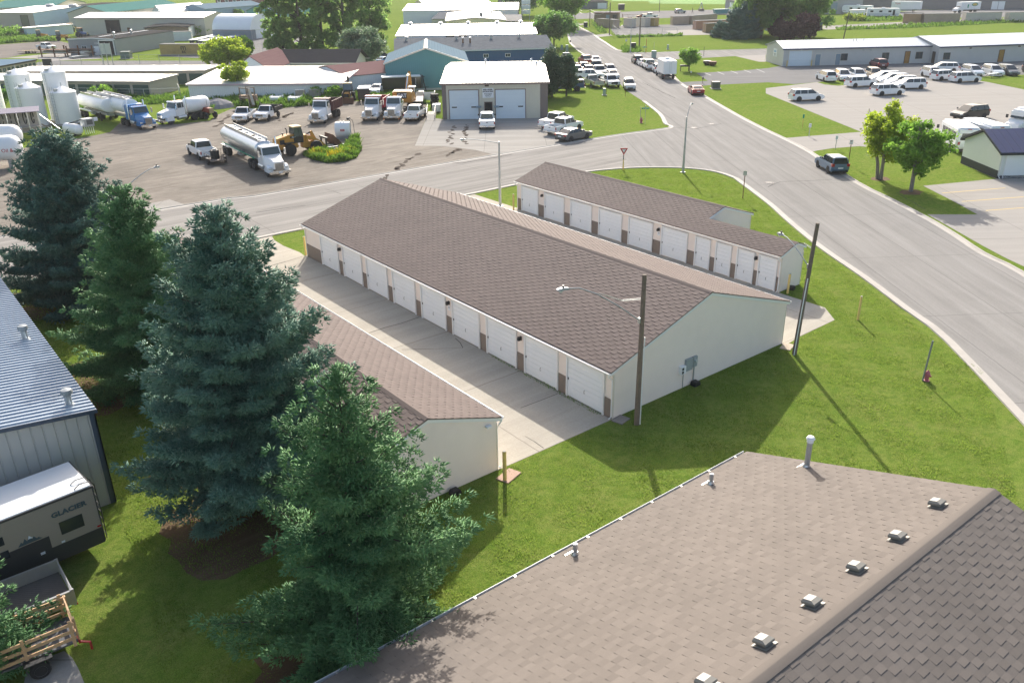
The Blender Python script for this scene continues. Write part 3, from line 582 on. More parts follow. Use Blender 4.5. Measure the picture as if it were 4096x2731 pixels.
        if cap == 'dump':
            MB().box(bx_+.1, cr-.1, -.42, .42, .52, .78).build('chassis', DARKM, t)
            MB().box(bx_-.1, cr-.2, -1.08, 1.08, .95, 1.02).box(bx_-.1, cr-.2, 1.02, 1.08, 1.02, 1.55).box(bx_-.1, cr-.2, -1.08, -1.02, 1.02, 1.55).box(cr-.26, cr-.2, -1.02, 1.02, 1.02, 2.0).box(bx_-.1, bx_-.04, -1.02, 1.02, 1.02, 1.55).build('dump_body', DARKM, t)
        mx, mz = c[3]-.38, zb+.12
    for x in (wb/2, -wb/2):
        for s_ in (-1, 1): wheel(t, x, s_*(W/2-.10), r, .23)
    if not (kind in PSPEC and cap == 'dump'): arches(t, (wb/2, -wb/2), W, r)
    else: arches(t, (wb/2,), W, r)
    for s_ in (-1, 1): MB().box(mx-.08, mx+.08, *sorted((s_*(W/2-.02), s_*(W/2+.20))), mz, mz+.20).build('mirror', pm if pm not in (WHITE,) or kind in SPEC else BLACK, t, bevel=.03, seg=1)
    if rack:
        for s_ in (-1, 1): MB().tube([(c[1]+.2, s_*(W/2-.32), zt+.06), (c[2]-.2, s_*(W/2-.32), zt+.06)], .025).build('roof_rail', DARKM, t)
        MB().box(c[1]+.3, c[2]-.3, -W/2+.34, W/2-.34, zt+.05, zt+.08).build('roof_rack', DARKM, t)
    t['wb'] = wb; t['hw'] = W/2-.10; return t
def drop(t, pos, hd): t.location = (pos[0], pos[1], .014); t.rotation_euler = (0, 0, hd); [t.pop(k, None) for k in ('wb', 'hw')]; return t
def side(t, r, f):
    """near-side wheels touch the ground at r (rear) and f (front)"""
    m = lerp(r, f, .5); h = ang(r, f); n = Vector((-math.sin(h), math.cos(h))); n = n if n.dot(away(m)) > 0 else -n
    p = Vector(m)+n*t['hw']; return drop(t, p, h)
def ends(t, l, r_, view, dh=0):
    """left and right wheels of the near axle touch the ground at l and r_; view is the end we see"""
    m = Vector(lerp(l, r_, .5)); d = Vector((r_[0]-l[0], r_[1]-l[1])); n = Vector((-d.y, d.x)).normalized(); n = n if n.dot(away(m)) > 0 else -n
    a = math.atan2(n.y, n.x)+dh; n = Vector((math.cos(a), math.sin(a)))
    return drop(t, m+n*t['wb']/2, a if view == 'rear' else a+math.pi)
RD = R(54.7)
def axis(t, l, r_, hd, view):
    """like ends() but with a known heading"""
    m = Vector(lerp(l, r_, .5)); n = Vector((math.cos(hd), math.sin(hd))); return drop(t, m+n*t['wb']/2*(1 if view == 'rear' else -1), hd)
GV = 'white minivans parked in the rental lot'; GPK = 'cars parked outside the blue building'; GST = 'vehicles parked along the right kerb'; GYD = 'pickups in the gravel yard'
def mv(label, pm=WHITE, g=GV): return car('minivan', pm, label, 'minivan', 'minivan', group=g)
mvl = mv('white minivan parked alone nearest the lawn in the rental lot')
side(mvl, (89.95, 51.15), (92.70, 49.55))
def mvc(label, r, f):
    o = dup(mvl, (0, 0), 0, label); o['wb'] = 3.06; o['hw'] = .89; return side(o, r, f)
mvc('white minivan in front of the row of left facing vans, rear window towards the lawn', (103.55, 45.72), (106.61, 44.19))
mvc('white minivan beside the grass island pointing at the row of four vans', (109.09, 53.54), (112.07, 52.07))
dA, dB = (114.93, 45.24), (112.41, 47.01)
for k, lb in enumerate(('nearest of four white minivans parked side by side facing left', 'second from the front of four white minivans facing left', 'third from the front of four white minivans facing left', 'farthest of four white minivans parked side by side facing left')):
    off = Vector((118.05, 54.45))-Vector((112.41, 47.01)); off = off*k/3
    mvc(lb, (dA[0]+off.x, dA[1]+off.y), (dB[0]+off.x, dB[1]+off.y))
mvc('white minivan on the grass island corner with its dark rear window facing us', (112.26, 61.25), (113.90, 63.56))
mvc('white minivan facing us just right of the one on the grass island', (117.36, 62.44), (114.89, 59.86))
mvc('white minivan facing us behind the picnic table by the grass island', (119.97, 61.11), (117.46, 58.52))
side(mv('taupe minivan facing us at the end of the short row by the office', TANP), (123.47, 60.00), (120.77, 57.30))
mvc('white minivan facing us, leftmost of the right hand cluster', (130.86, 53.21), (129.20, 50.95))
mvc('white minivan half hidden between two vans at the right cluster', (139.03, 52.71), (138.22, 53.53))
mvc('white minivan partly covered by the nearest van of the right cluster', (126.90, 48.03), (129.91, 46.66))
mvc('nearest white minivan of the right hand cluster with its side to us', (126.52, 44.61), (129.30, 43.02))
mvc('white minivan facing us behind the picnic table lawn', (138.77, 50.17), (136.28, 46.85))
mvc('white minivan facing us beside the dark grey one at the picnic lawn', (141.59, 47.76), (138.94, 44.61))
side(mv('dark grey minivan parked last in the row near the office wall', GREYP), (143.25, 45.62), (141.44, 43.40))
side(mv('maroon minivan parked against the long office building', MAROON, 'vans at the office'), (135.79, 64.90), (138.16, 67.71))
side(mv('dark purple minivan cut by the right edge beside the office', BLACKP), (148.75, 43.51), (146.51, 41.17))
side(mv('black minivan standing alone in the lot beyond the leafy trees', BLACKP), (95.68, 26.02), (91.70, 27.22))
# street and lot outside the blue building
def cc(kind, pm, label, **k):
    cat = {'suv': 'suv', 'sedan': 'car', 'coupe': 'car'}.get(kind, 'pickup'); nm = {'suv': 'sport_utility_car', 'sedan': 'sedan_car', 'coupe': 'coupe_car'}.get(kind, 'pickup_truck')
    return car(kind, pm, label, cat, nm, **k)
side(cc('suv', STEELB, 'blue suv with a spare wheel cover parked at the kerb by the two leafy trees'), (52.14, 21.85), (53.64, 23.96))
side(cc('coupe', REDP, 'red coupe parked at the kerb beside the lot entrance'), (83.70, 66.56), (85.55, 68.83))
side(cc('crew', WHITE, 'white crew pickup with an open dark bed beside the grey sedan'), (45.31, 55.31), (50.13, 56.28))
side(cc('crew', WHITE, 'white crew pickup with a flat bed cover against the shop lawn', cap='cover'), (47.14, 58.66), (52.39, 60.26))
side(cc('sedan', GREYP, 'dark grey sedan on the apron next to the white pickups'), (43.90, 51.42), (46.61, 51.60))
axis(cc('crew', WHITE, 'white pickup parked nose in at the shop door between the overhead doors', cap='cover_white'), (41.01, 65.75), (42.31, 64.74), R(53), 'rear')
side(cc('crew', BLUEP, 'dark blue pickup with matching topper half hidden by the cedar', cap='topper', group=GPK), (73.30, 82.71), (70.74, 84.44))
axis(cc('regular', SILVER, 'light grey old pickup with its tailgate towards the lawn', group=GPK), (78.61, 84.38), (79.69, 83.32), RD+.25, 'rear')
axis(cc('crew', WHITE, 'pale pickup with dark grille facing us at the lawn edge', cap='dark', group=GPK), (80.48, 82.37), (81.89, 81.31), RD+math.pi+.1, 'front')
axis(cc('suv', SILVER, 'silver suv with a roof rack parked at the kerb behind the dark sign post', rack=True, group=GPK), (80.10, 78.01), (81.40, 76.89), RD+math.pi-.1, 'front')
side(cc('crew', WHITE, 'white pickup with a white topper parked side on', cap='topper', group=GPK), (82.82, 92.47), (86.30, 89.92))
axis(cc('crew', SILVER, 'silver pickup facing us just behind the white topper pickup', group=GPK), (88.96, 94.08), (90.05, 92.97), RD+math.pi, 'front')
axis(cc('suv', REDP, 'red suv behind the white topper pickup, windscreen towards us', group=GPK), (87.56, 98.76), (88.67, 97.63), RD+math.pi, 'front')
axis(cc('suv', MAROON, 'dark red suv squeezed between the red suv and the silver pickup', group=GPK), (89.18, 97.11), (90.26, 96.02), RD+math.pi, 'front')
axis(cc('crew', REDP, 'bright red pickup with a silver bed cover seen from behind', cap='cover', group=GPK), (100.59, 109.97), (101.52, 108.63), RD+.12, 'rear')
axis(cc('sedan', WHITE, 'white sedan facing us beside the bright red pickup', group=GPK), (102.93, 109.70), (104.12, 108.85), RD+math.pi, 'front')
side(cc('sedan', NAVYP, 'glossy navy blue sedan parked across the lot near the blue wall', group=GPK), (95.26, 107.29), (93.11, 108.79))
axis(cc('regular', BLACKP, 'black old pickup with a pale tailgate beside the flatbed', group=GPK), (100.43, 116.21), (101.75, 115.09), RD, 'rear')
axis(cc('crew', GREYP, 'grey pickup with a white roof facing us behind the silver pickup', group=GPK), (93.94, 100.29), (95.45, 99.31), RD+math.pi, 'front')
axis(cc('suv', BLACKP, 'small black suv tucked behind the dark red one', group=GPK), (91.98, 101.19), (93.01, 100.47), RD+math.pi, 'front')
axis(cc('suv', SILVER, 'silver suv at the kerb, rearmost of three in line', group=GPK), (92.67, 95.14), (94.14, 94.17), RD+math.pi, 'front')
axis(cc('sedan', SILVER, 'silver sedan in the middle of three parked in line at the kerb', group=GPK), (88.59, 90.21), (89.78, 89.31), RD+math.pi, 'front')
axis(cc('regular', STEELB, 'blue grey pickup facing us beside the white cargo trailer', group=GPK), (81.57, 95.04), (82.42, 94.48), RD+math.pi, 'front')
side(cc('suv', BLACKP, 'black suv, farthest of the vehicles along the right kerb', group=GST), (109.47, 104.18), (110.71, 105.88))
side(cc('sedan', WHITE, 'white sedan between the black suv and the loaded pickup', group=GST), (106.74, 99.89), (107.99, 101.67))
side(cc('crew', WHITE, 'white pickup with gear piled in its bed at the right kerb', cap='load', group=GST), (103.08, 94.86), (104.76, 97.16))
side(cc('suv', WHITE, 'white wagon parked right ahead of the white box truck', group=GST), (100.66, 90.33), (102.59, 92.83))
# yard pickups and cars behind
ends(cc('regular', WHITE, 'white pickup with a black front bumper by the wooden crane rack', group=GYD), (18.73, 93.16), (20.20, 92.38), 'front', -.18)
ends(cc('regular', WHITE, 'white pickup with a black dump body', cap='dump', group=GYD), (21.63, 92.62), (23.08, 91.63), 'front', -.25)
ends(cc('crew', WHITE, 'white pickup seen from behind beside the long white hood truck', group=GYD), (37.28, 77.98), (38.59, 76.89), 'rear', -.1)
side(cc('crew', WHITE, 'white crew pickup towing the small black trailer', group=GYD), (6.10, 71.91), (6.34, 75.98))
ends(cc('sedan', TANP, 'faded pink sedan in the weeds by the white shed', group='old cars in the weeds'), (50.38, 114.92), (51.26, 113.61), 'front')
ends(cc('suv', SILVER, 'silver wagon in the weeds behind the bright white car', group='old cars in the weeds'), (50.80, 110.67), (52.00, 109.66), 'front')
ends(cc('sedan', WHITE, 'bright white car parked against the small dark trailer', group='old cars in the weeds'), (46.83, 104.25), (47.74, 103.36), 'front')
ends(cc('suv', MAROON, 'maroon and white suv at the corner of the teal building', group='old cars in the weeds'), (54.94, 116.15), (55.95, 114.69), 'front')
side(cc('sedan', LBLUE, 'light blue old sedan behind the teal building'), (71.35, 142.08), (74.53, 143.96))
side(cc('suv', SILVER, 'grey suv behind the light blue sedan'), (75.43, 149.71), (77.87, 150.45))
side(cc('suv', SILVER, 'silver suv alone on the far lot near the pedestrian'), (248.31, 214.13), (250.80, 213.35))
side(cc('crew', WHITE, 'white pickup behind the far cream containers'), (220.70, 202.16), (219.33, 203.92))
side(cc('sedan', REDP, 'red car beside the white pickup behind the containers'), (219.87, 205.38), (218.92, 206.60))
side(cc('crew', WHITE, 'white pickup on the dark soil beside the grey shop'), (23.91, 241.47), (25.32, 238.09))
side(cc('sedan', WHITE, 'white car half hidden behind the pale blue gable wall'), (64.26, 385.22), (63.49, 392.15))
# ---------------------------------------------------------------- trucks and machines
def stack(t, x, y, z0, z1, r=.07):
    MB().tube([(x, y, z0), (x, y, z1-.12), (x-.10, y, z1)], r, 8).build('exhaust_stack', CHROME, t, True)
def tractor(label, pm, sleeper=False, grille=CHROME, day=True, hoodw=1.75, L=6.2, name='semi_tractor', cat='truck', group=None, stacks=2, rims=ALU, flat=True, visor=True):
    """long-nosed truck front: origin under the steering axle, x forward"""
    t = thing(name, label, cat, group=group)
    MB().box(-L, .5, -.43, .43, .62, .86).build('chassis', DARKM, t)
    h = MB().loft([[(-1.0, -1.0, .95), (-1.0, 1.0, .95), (-1.0, 1.0, 1.72), (-1.0, .80, 1.98), (-1.0, -.80, 1.98), (-1.0, -1.0, 1.72)],
                   [(-.2, -.86, .95), (-.2, .86, .95), (-.2, .82, 1.6), (-.2, .62, 1.84), (-.2, -.62, 1.84), (-.2, -.82, 1.6)],
                   [(.95, -.62, .85), (.95, .62, .85), (.95, .60, 1.42), (.95, .46, 1.60), (.95, -.46, 1.60), (.95, -.60, 1.42)]])
    h.build('hood', pm, t, True, bevel=.03)
    for s in (-1, 1):
        f = MB(); rr = .62; pr = [(rr*math.cos(a)*1.05, .52+rr*math.sin(a)*1.08) for a in [R(-8+18*k) for k in range(12)]]
        f.prism(pr, *sorted((s*.55, s*1.13)), 'y').build('fender', pm, t, True, bevel=.06)
        MB().box(.52, .72, *sorted((s*.70, s*1.06)), .84, 1.04).build('headlight', HEADL, t, bevel=.04, seg=1)
        MB().box(-1.05, -.85, *sorted((s*1.32, s*1.5)), 1.9, 2.55).build('mirror', CHROME, t, bevel=.03); 
        MB().cyl((-1.3, s*.78, .72), (-2.7, s*.78, .72), .32, n=14).build('fuel_tank', ALU, t, True)
    c = (-2.55, -2.5, -1.28, -1.02)
    MB().box(-2.55, -1.0, -1.05, 1.05, .95, 1.95).build('cab_body', pm, t, True, bevel=.05)
    cabin(t, (-2.55, -2.5, -1.38, -1.0), 1.93, 2.85, 1.04, .96, pm, .10); panes(t, (-2.55, -2.5, -1.38, -1.0), 1.93, 2.78, 1.04, .97, (-2.1,), CABGLASS)
    if visor: MB().slab([(-1.15, -.92, 2.74), (-1.15, .92, 2.74), (-1.40, .92, 2.86), (-1.40, -.92, 2.86)], (.03, 0, .05)).build('sun_visor', pm, t)
    mk = MB()
    for k in range(5): MB().box(-1.66, -1.56, -.62+.31*k-.045, -.62+.31*k+.045, 2.862, 2.92).build('marker_lamp', AMBER, t)
    g = MB().box(.93, 1.0, -.47, .47, .74, 1.50).build('grille', CHROME, t, bevel=.04)
    gb = MB()
    for k in range(7): gb.box(1.0, 1.012, -.40+.115*k, -.40+.115*k+.08, .80, 1.44)
    gb.build('grille_bars', GREYP if grille is CHROME else grille, g)
    bm_ = MB().box(.92, 1.14, -1.16, 1.16, .40, .70).build('bumper', CHROME, t, True, bevel=.05); MB().box(1.141, 1.15, -.18, .18, .48, .6).build('licence_plate', PLATE, bm_)
    if sleeper: MB().box(-3.75, -2.56, -1.15, 1.15, .95, 2.95).build('sleeper', pm, t, True, bevel=.10)
    if stacks:
        for s in ((-1, 1) if stacks == 2 else (1,)): stack(t, -2.72 if not sleeper else -2.62, s*1.12, 1.0, 3.45, .085)
    for s in (-1, 1): wheel(t, 0, s*.98, .51, .28, rims, .58, .05)
    for x in (-L+.9, -L+2.2):
        for s in (-1, 1): wheel(t, x, s*.90, .51, .52, rims, .58, .16)
    return t
def tank_trailer(label, mt_, name, L=10.5, z=2.15, ry=1.18, rz=.92, group=None, front_stand=True, cat='tanker trailer', stripe=None):
    """origin under the tank's front, x forward, the tank lies behind"""
    t = thing(name, label, cat, group=group); n = 28
    def ring(x, k, zz=0): return [(x, ry*k*math.cos(2*math.pi*i/n), z+zz+rz*k*math.sin(2*math.pi*i/n)) for i in range(n)]
    MB().loft([ring(.12, .62), ring(.06, .88), ring(-.05, 1), ring(-L, 1), ring(-L-.12, .88), ring(-L-.18, .6)]).build('tank', mt_, t, True)
    for s in (-1, 1): MB().box(-L+.2, -.3, *sorted((s*.50, s*.55)), z+rz-.10, z+rz+.22).build('walkway_rail', ALU, t)
    MB().box(-L+.25, -.35, -.50, .50, z+rz-.02, z+rz+.03).build('walkway', GALV, t)
    for k in range(5): MB().cyl((-1.2-k*L/5.5, 0, z+rz+.03), (-1.2-k*L/5.5, 0, z+rz+.14), .26, n=12).build('manhole', DARKM if k % 2 else GALV, t)
    MB().box(-L+.1, -.4, -.45, .45, .95, 1.28).build('subframe', GALV, t); MB().cyl((-L*.45, ry*.9, 1.2), (-L*.9, ry*.9, 1.2), .13).build('hose_tube', ALU, t); MB().cyl((-L*.45, -ry*.9, 1.2), (-L*.9, -ry*.9, 1.2), .13).build('hose_tube', ALU, t)
    for x in (-L+.7, -L+1.95):
        for s in (-1, 1): wheel(t, x, s*.92, .50, .50, ALU, .56, .1)
    for s in (-1, 1):
        fd = MB().box(-L-.05, -L+2.7, *sorted((s*.66, s*1.2)), 1.06, 1.12).build('mudguard', ALU, t); MB().box(-L*.55, -L*.47, *sorted((s*.55, s*1.0)), .75, 1.25).build('valve_box', GALV, t)
        if front_stand: MB().box(-2.6, -2.4, *sorted((s*.55, s*.75)), .02, 1.2).build('landing_leg', DARKM, t)
    if stripe:
        for s in (-1, 1): MB().box(-L+.3, -.6, *sorted((s*(ry-.08), s*(ry+.015))), 1.28, 1.40).build('side_rail', stripe, t)
    return t
def put(t, p, hd): t.location = (p[0], p[1], .014); t.rotation_euler = (0, 0, hd); return t
def nose(t, l, r_, dh=0, hd=None):
    m = Vector(lerp(l, r_, .5)); d = Vector((r_[0]-l[0], r_[1]-l[1])); n = Vector((d.y, -d.x)).normalized(); n = -n if n.dot(away(m)) > 0 else n
    a = (math.atan2(n.y, n.x)+dh) if hd is None else hd; put(t, m, a); return m, a
def behind(m, a, d, s=0): return (m[0]-math.cos(a)*d-math.sin(a)*s, m[1]-math.sin(a)*d+math.cos(a)*s)
# silver tanker
hA, hB = (9.73, 74.37), (8.56, 58.93); hd = ang(hA, hB); nv = Vector((-math.sin(hd), math.cos(hd))); nv = nv if nv.dot(away(hB)) > 0 else -nv
fp = Vector(hB)+nv*.98
put(tractor('white long nosed tractor hitched to the polished tanker', WHITE, grille=GREYP, stacks=1), fp, hd)
TKS = tank_trailer('polished metal tanker trailer standing in the middle of the yard', ALU, 'tanker_trailer', L=min(12.0, dst(hA, hB)-4.6+1.2), z=2.2, ry=1.1, rz=.92, front_stand=False, stripe=GREENS)
put(TKS, behind(fp, hd, 3.1), hd)
m, a = nose(tractor('blue sleeper tractor parked in front of the white tankers', TRUCKB, sleeper=True, group='trucks beside the storage tanks'), (6.94, 97.19), (8.98, 96.80), .30)
TKW = tank_trailer('white tanker trailer behind the blue tractor', WHITEM, 'tanker_trailer', L=10.5, z=2.5, ry=1.2, rz=1.0, front_stand=False, group='white tanker trailers'); put(TKW, behind(m, a, 4.3), a)
m2_, a2 = nose(tractor('white tractor with a mixer shaped white tank on its back', WHITE, group='trucks beside the storage tanks'), (10.54, 100.22), (11.87, 97.53), -.12)
tk = thing('propane_tank', 'round nosed white tank carried by the white tractor beside the blue one', 'tank'); put(tk, behind(m2_, a2, 3.0), a2); tk.location.z = 2.0
MB().loft([[(x, r_*math.cos(2*math.pi*i/20), r_*math.sin(2*math.pi*i/20)) for i in range(20)] for x, r_ in ((0, .3), (-.1, .62), (-.35, .9), (-.8, 1.05), (-3.6, 1.05), (-4.1, .85), (-4.3, .3))]).build('tank_shell', WHITEM, tk, True)
MB().box(-3.8, -.4, -.4, .4, -1.15, -.95).build('cradle', DARKM, tk)
tw = tank_trailer('white tanker trailer standing unhitched by the storage tanks', WHITEM, 'tanker_trailer', L=9.5, z=2.35, ry=1.25, rz=.95, group='white tanker trailers')
fr = Vector((5.85, 105.36)); put(tw, (fr.x, fr.y), ang((4.68, 113.77), (5.51, 105.94)))
# dump trucks
def dumptruck(label, box, l, r_, dh, white=WHITE):
    t = tractor(label, white, grille=GREYP, L=6.6, name='dump_truck', cat='dump truck', group='trucks lined up in the gravel yard', stacks=0, rims=TYRE)
    b = MB().box(-7.2, -2.75, -1.22, 1.22, 1.25, 1.33).box(-7.2, -2.75, 1.14, 1.22, 1.33, 2.55).box(-7.2, -2.75, -1.22, -1.14, 1.33, 2.55).box(-2.83, -2.75, -1.14, 1.14, 1.33, 2.75).box(-7.2, -7.12, -1.14, 1.14, 1.33, 2.45)
    o = b.build('dump_body', box, t)
    for s in (-1, 1):
        for k in range(6): MB().box(-6.9+k*.78, -6.78+k*.78, *sorted((s*1.221, s*1.29)), 1.3, 2.5).build('side_rib', box, o)
    MB().box(-2.8, -1.9, -1.15, 1.15, 2.95, 3.02).build('cab_guard', box, o); MB().box(-2.82, -2.76, -1.13, 1.13, 2.75, 2.95).build('front_board', box, o)
    nose(t, l, r_, dh); return t
dumptruck('white dump truck with a maroon box near the backhoe', P('maroon_steel', (.10, .03, .03), .6, 0, .2, 3, .5), (26.32, 85.30), (28.09, 84.11), -.22)
dumptruck('white dump truck with a bright red box and dark mesh hood', P('red_steel', (.36, .02, .04), .5, 0, .12, 3, .3), (32.88, 82.44), (34.62, 81.00), -.08)
KW = tractor('white long hood truck parked in front of the excavator', WHITE, group='trucks lined up in the gravel yard', stacks=0)
for s in (-1, 1): MB().box(.95, 1.0, *sorted((s*.98, s*1.14)), .18, .42).build('orange_flap', AMBER, KW)
mK, aK = nose(KW, (35.45, 80.73), (37.15, 79.34), -.05)
# excavator on the lowboy behind the truck
ex = thing('excavator', 'excavator seen from behind over the white truck, black panel lettered CAT', 'excavator', behind(mK, aK, 10.2), aK); ex.location.z = .014
for s in (-1, 1):
    tr = MB().prism([(-1.9, .1), (-1.7, 0), (1.7, 0), (1.9, .1), (2.0, .45), (1.75, .85), (-1.75, .85), (-2.0, .45)], *sorted((s*.75, s*1.4)), 'y').build('track', DARKM, ex, bevel=.04)
MB().box(-1.5, 1.5, -1.35, 1.35, 1.0, 1.2).build('turntable', YELLOW, ex, bevel=.05)
MB().prism([(.9, 1.2), (2.35, 1.3), (2.55, 1.7), (2.5, 2.75), (.9, 2.85)], -1.4, 1.4, 'y').build('counterweight', YELLOW, ex, True, bevel=.12)
pn = MB().box(2.51, 2.55, -.72, .72, 1.75, 2.6).build('badge_panel', BLACK, ex); text('CAT', .72, PLATE, pn, (2.56, 0, 2.15), (R(90), 0, R(90)), .005, bold=.02)
MB().box(-1.5, .85, -1.4, 1.4, 1.2, 2.3).build('engine_house', YELLOW, ex, bevel=.08); cb = MB().prism([(-2.2, 1.2), (-2.3, 2.0), (-2.0, 3.0), (-.6, 3.05), (-.55, 1.2)], .35, 1.4, 'y').build('cab', WHITEM, ex, True, bevel=.06)
MB().box(-.54, -.50, .5, 1.25, 2.0, 2.85).build('rear_window', CABGLASS, cb); MB().box(-1.9, -.8, 1.401, 1.42, 1.9, 2.85).build('side_window', CABGLASS, cb)
MB().prism([(-1.2, 1.5), (-1.0, 1.9), (-3.4, 4.3), (-4.8, 4.6), (-5.0, 4.3), (-3.6, 3.9)], -.25, .15, 'y').build('boom', YELLOW, ex, bevel=.04)
MB().prism([(-4.7, 4.8), (-5.1, 4.6), (-6.2, 1.6), (-6.0, 1.5)], -.22, .12, 'y').build('stick', YELLOW, ex); MB().tube([(-1.4, -.05, 2.3), (-3.3, -.05, 4.2)], .09, 8).build('ram', CHROME, ex)
MB().box(-6.5, -5.7, -.5, .4, .5, 1.5).build('bucket', DARKM, ex, bevel=.1)
# white deck trailer in front of the pickup
dt = thing('deck_trailer', 'white gooseneck deck trailer standing behind the rear view pickup', 'trailer', (43.86, 86.13), R(56)); DT = P('dusty_white_deck', (.62, .57, .50), .8, 0, .12, 2, .3)
MB().box(0, 6.2, -1.2, 1.2, .95, 1.08).build('deck', DT, dt); MB().box(6.2, 7.6, -1.2, -.45, 1.5, 1.62).box(6.2, 7.6, .45, 1.2, 1.5, 1.62).box(6.2, 7.6, -.2, .2, 1.3, 1.4).box(6.1, 6.22, -1.2, 1.2, 1.0, 1.62).build('gooseneck_deck', DT, dt)
MB().box(1, 6.5, -.5, .5, .6, .95).build('frame', DARKM, dt)
for x in (.9, 2.0):
    for s in (-1, 1): wheel(dt, x, s*.98, .40, .3, RIM)
# wheel loader
wl = thing('wheel_loader', 'yellow wheel loader with black fork carriage standing by the flowering weeds', 'loader')
rL, fL = (14.90, 67.00), (18.11, 66.93); hd = ang(rL, fL); nv = Vector((-math.sin(hd), math.cos(hd))); nv = nv if nv.dot(away(rL)) > 0 else -nv
pc = Vector(lerp(rL, fL, .5))+nv*1.05; put(wl, pc, hd); wbx = dst(rL, fL)/2
wbx = min(max(wbx, 1.5), 1.75)
MB().prism([(-wbx-1.35, .75), (-wbx-1.45, 1.2), (-wbx-1.35, 1.95), (-wbx+.2, 2.25), (-.45, 2.3), (-.45, 1.25), (-.3, .75), (-wbx+.3, .6)], -.62, .62, 'y').build('rear_body', YELLOW, wl, True, bevel=.09)
for s in (-1, 1):
    sp_ = MB().box(-wbx-1.0, -wbx-.45, *sorted((s*.621, s*.64)), 1.3, 1.8).build('engine_grille', BLACK, wl)
    dc = MB().box(-wbx+.25, -.55, *sorted((s*.621, s*.635)), 1.85, 2.12).build('badge_strip', BLACK, wl); text('CAT', .24, PLATE, dc, (-.85, s*.642, 1.98), (R(90), 0, 0 if s < 0 else R(180)), .004, bold=.008)
    text('930K', .13, PLATE, dc, (-wbx+.62, s*.642, 1.98), (R(90), 0, 0 if s < 0 else R(180)), .004)
    MB().prism([(-wbx-.62, 1.32), (-wbx-.5, 1.48), (-wbx+.5, 1.48), (-wbx+.62, 1.32), (-wbx+.5, 1.40), (-wbx-.5, 1.40)], *sorted((s*.63, s*1.25)), 'y').build('fender', BLACK, wl)
    for x in (-wbx, wbx): wheel(wl, x, s*1.02, .68, .52, YELLOW, .50, .12)
    MB().prism([(.55, 1.35), (.75, 1.95), (1.35, 1.85), (wbx+1.0, 1.05), (wbx+1.45, .55), (wbx+1.30, .38), (wbx+.85, .75), (1.2, 1.5)], *sorted((s*.40, s*.56)), 'y').build('lift_arm', YELLOW, wl, bevel=.03)
    MB().tube([(.8, s*.30, 1.15), (wbx+.5, s*.30, .95)], .06, 8).build('lift_ram', CHROME, wl)
MB().box(.25, wbx+.45, -.42, .42, .55, 1.25).prism([(.2, 1.1), (.35, 2.0), (.9, 2.05), (1.0, 1.1)], -.38, .38, 'y').build('front_frame', YELLOW, wl, bevel=.05)
MB().prism([(wbx+.55, 1.25), (wbx+.05, 2.35), (wbx-.2, 2.3), (wbx-.05, 1.3)], -.12, .12, 'y').build('tilt_lever', YELLOW, wl, bevel=.03); MB().tube([(.75, 0, 1.95), (wbx-.1, 0, 2.2)], .08, 8).build('tilt_ram', BLACK, wl)
cb = MB().box(-.95, .28, -.66, .66, 1.25, 2.0).build('cab_base', BLACK, wl, bevel=.05)
gl = MB().loft([[(-.85, -.66, 2.0), (.28, -.66, 2.0), (.28, .66, 2.0), (-.85, .66, 2.0)], [(-.75, -.58, 3.0), (.08, -.58, 3.0), (.08, .58, 3.0), (-.75, .58, 3.0)]]).build('cab_glass', CABGLASS, wl)
for x0, x1 in ((-.86, -.75), (.29, .09), (-.22, -.24)):
    for s in (-1, 1): MB().tube([(x0, s*.67, 2.0), (x1, s*.59, 3.0)], .035, 4).build('cab_pillar', BLACK, wl)
MB().box(-.95, .25, -.72, .72, 3.0, 3.14).build('cab_roof', P('dusty_yellow', (.60, .45, .24), .7, 0, .1, 2), wl, True, bevel=.06)
MB().tube([(-wbx+.35, .35, 2.2), (-wbx+.35, .35, 2.75), (-wbx+.2, .35, 2.92)], .06, 8).build('exhaust', BLACK, wl); MB().cyl((-wbx-.2, .3, 2.1), (-wbx-.2, .3, 2.35), .06).cyl((-wbx-.2, .3, 2.33), (-wbx-.2, .3, 2.43), .12).build('air_intake', BLACK, wl)
MB().box(wbx+1.35, wbx+1.55, -1.0, 1.0, .25, .42).box(wbx+1.35, wbx+1.55, -1.0, 1.0, 1.3, 1.5).box(wbx+1.35, wbx+1.52, -.75, -.6, .42, 1.3).box(wbx+1.35, wbx+1.52, .6, .75, .42, 1.3).build('fork_carriage', BLACK, wl)
for s in (-1, 1): MB().box(wbx+1.55, wbx+2.9, s*.55-.07, s*.55+.07, .22, .30).build('fork_tine', GALV, wl)
# loose bucket beside the loader
bk = thing('loader_bucket', 'rusty loader bucket lying against the fork carriage', 'bucket', (21.89, 70.09), hd)
MB().prism([(-.5, 1.35), (-.62, .8), (-.45, .25), (-.1, .02), (.75, .0), (.75, .05), (-.05, .10), (-.36, .3), (-.52, .8), (-.42, 1.33)], -1.1, 1.1, 'y').build('shell', RUST, bk); MB().prism([(-.5, 1.35), (-.6, .6), (-.1, .02), (.75, .0)], 1.1, 1.14, 'y').build('side_plate', RUST, bk); MB().prism([(-.5, 1.35), (-.6, .6), (-.1, .02), (.75, .0)], -1.14, -1.1, 'y').build('side_plate', RUST, bk)
MB().box(.74, .95, -1.1, 1.1, .0, .04).build('cutting_edge', ALU, bk)
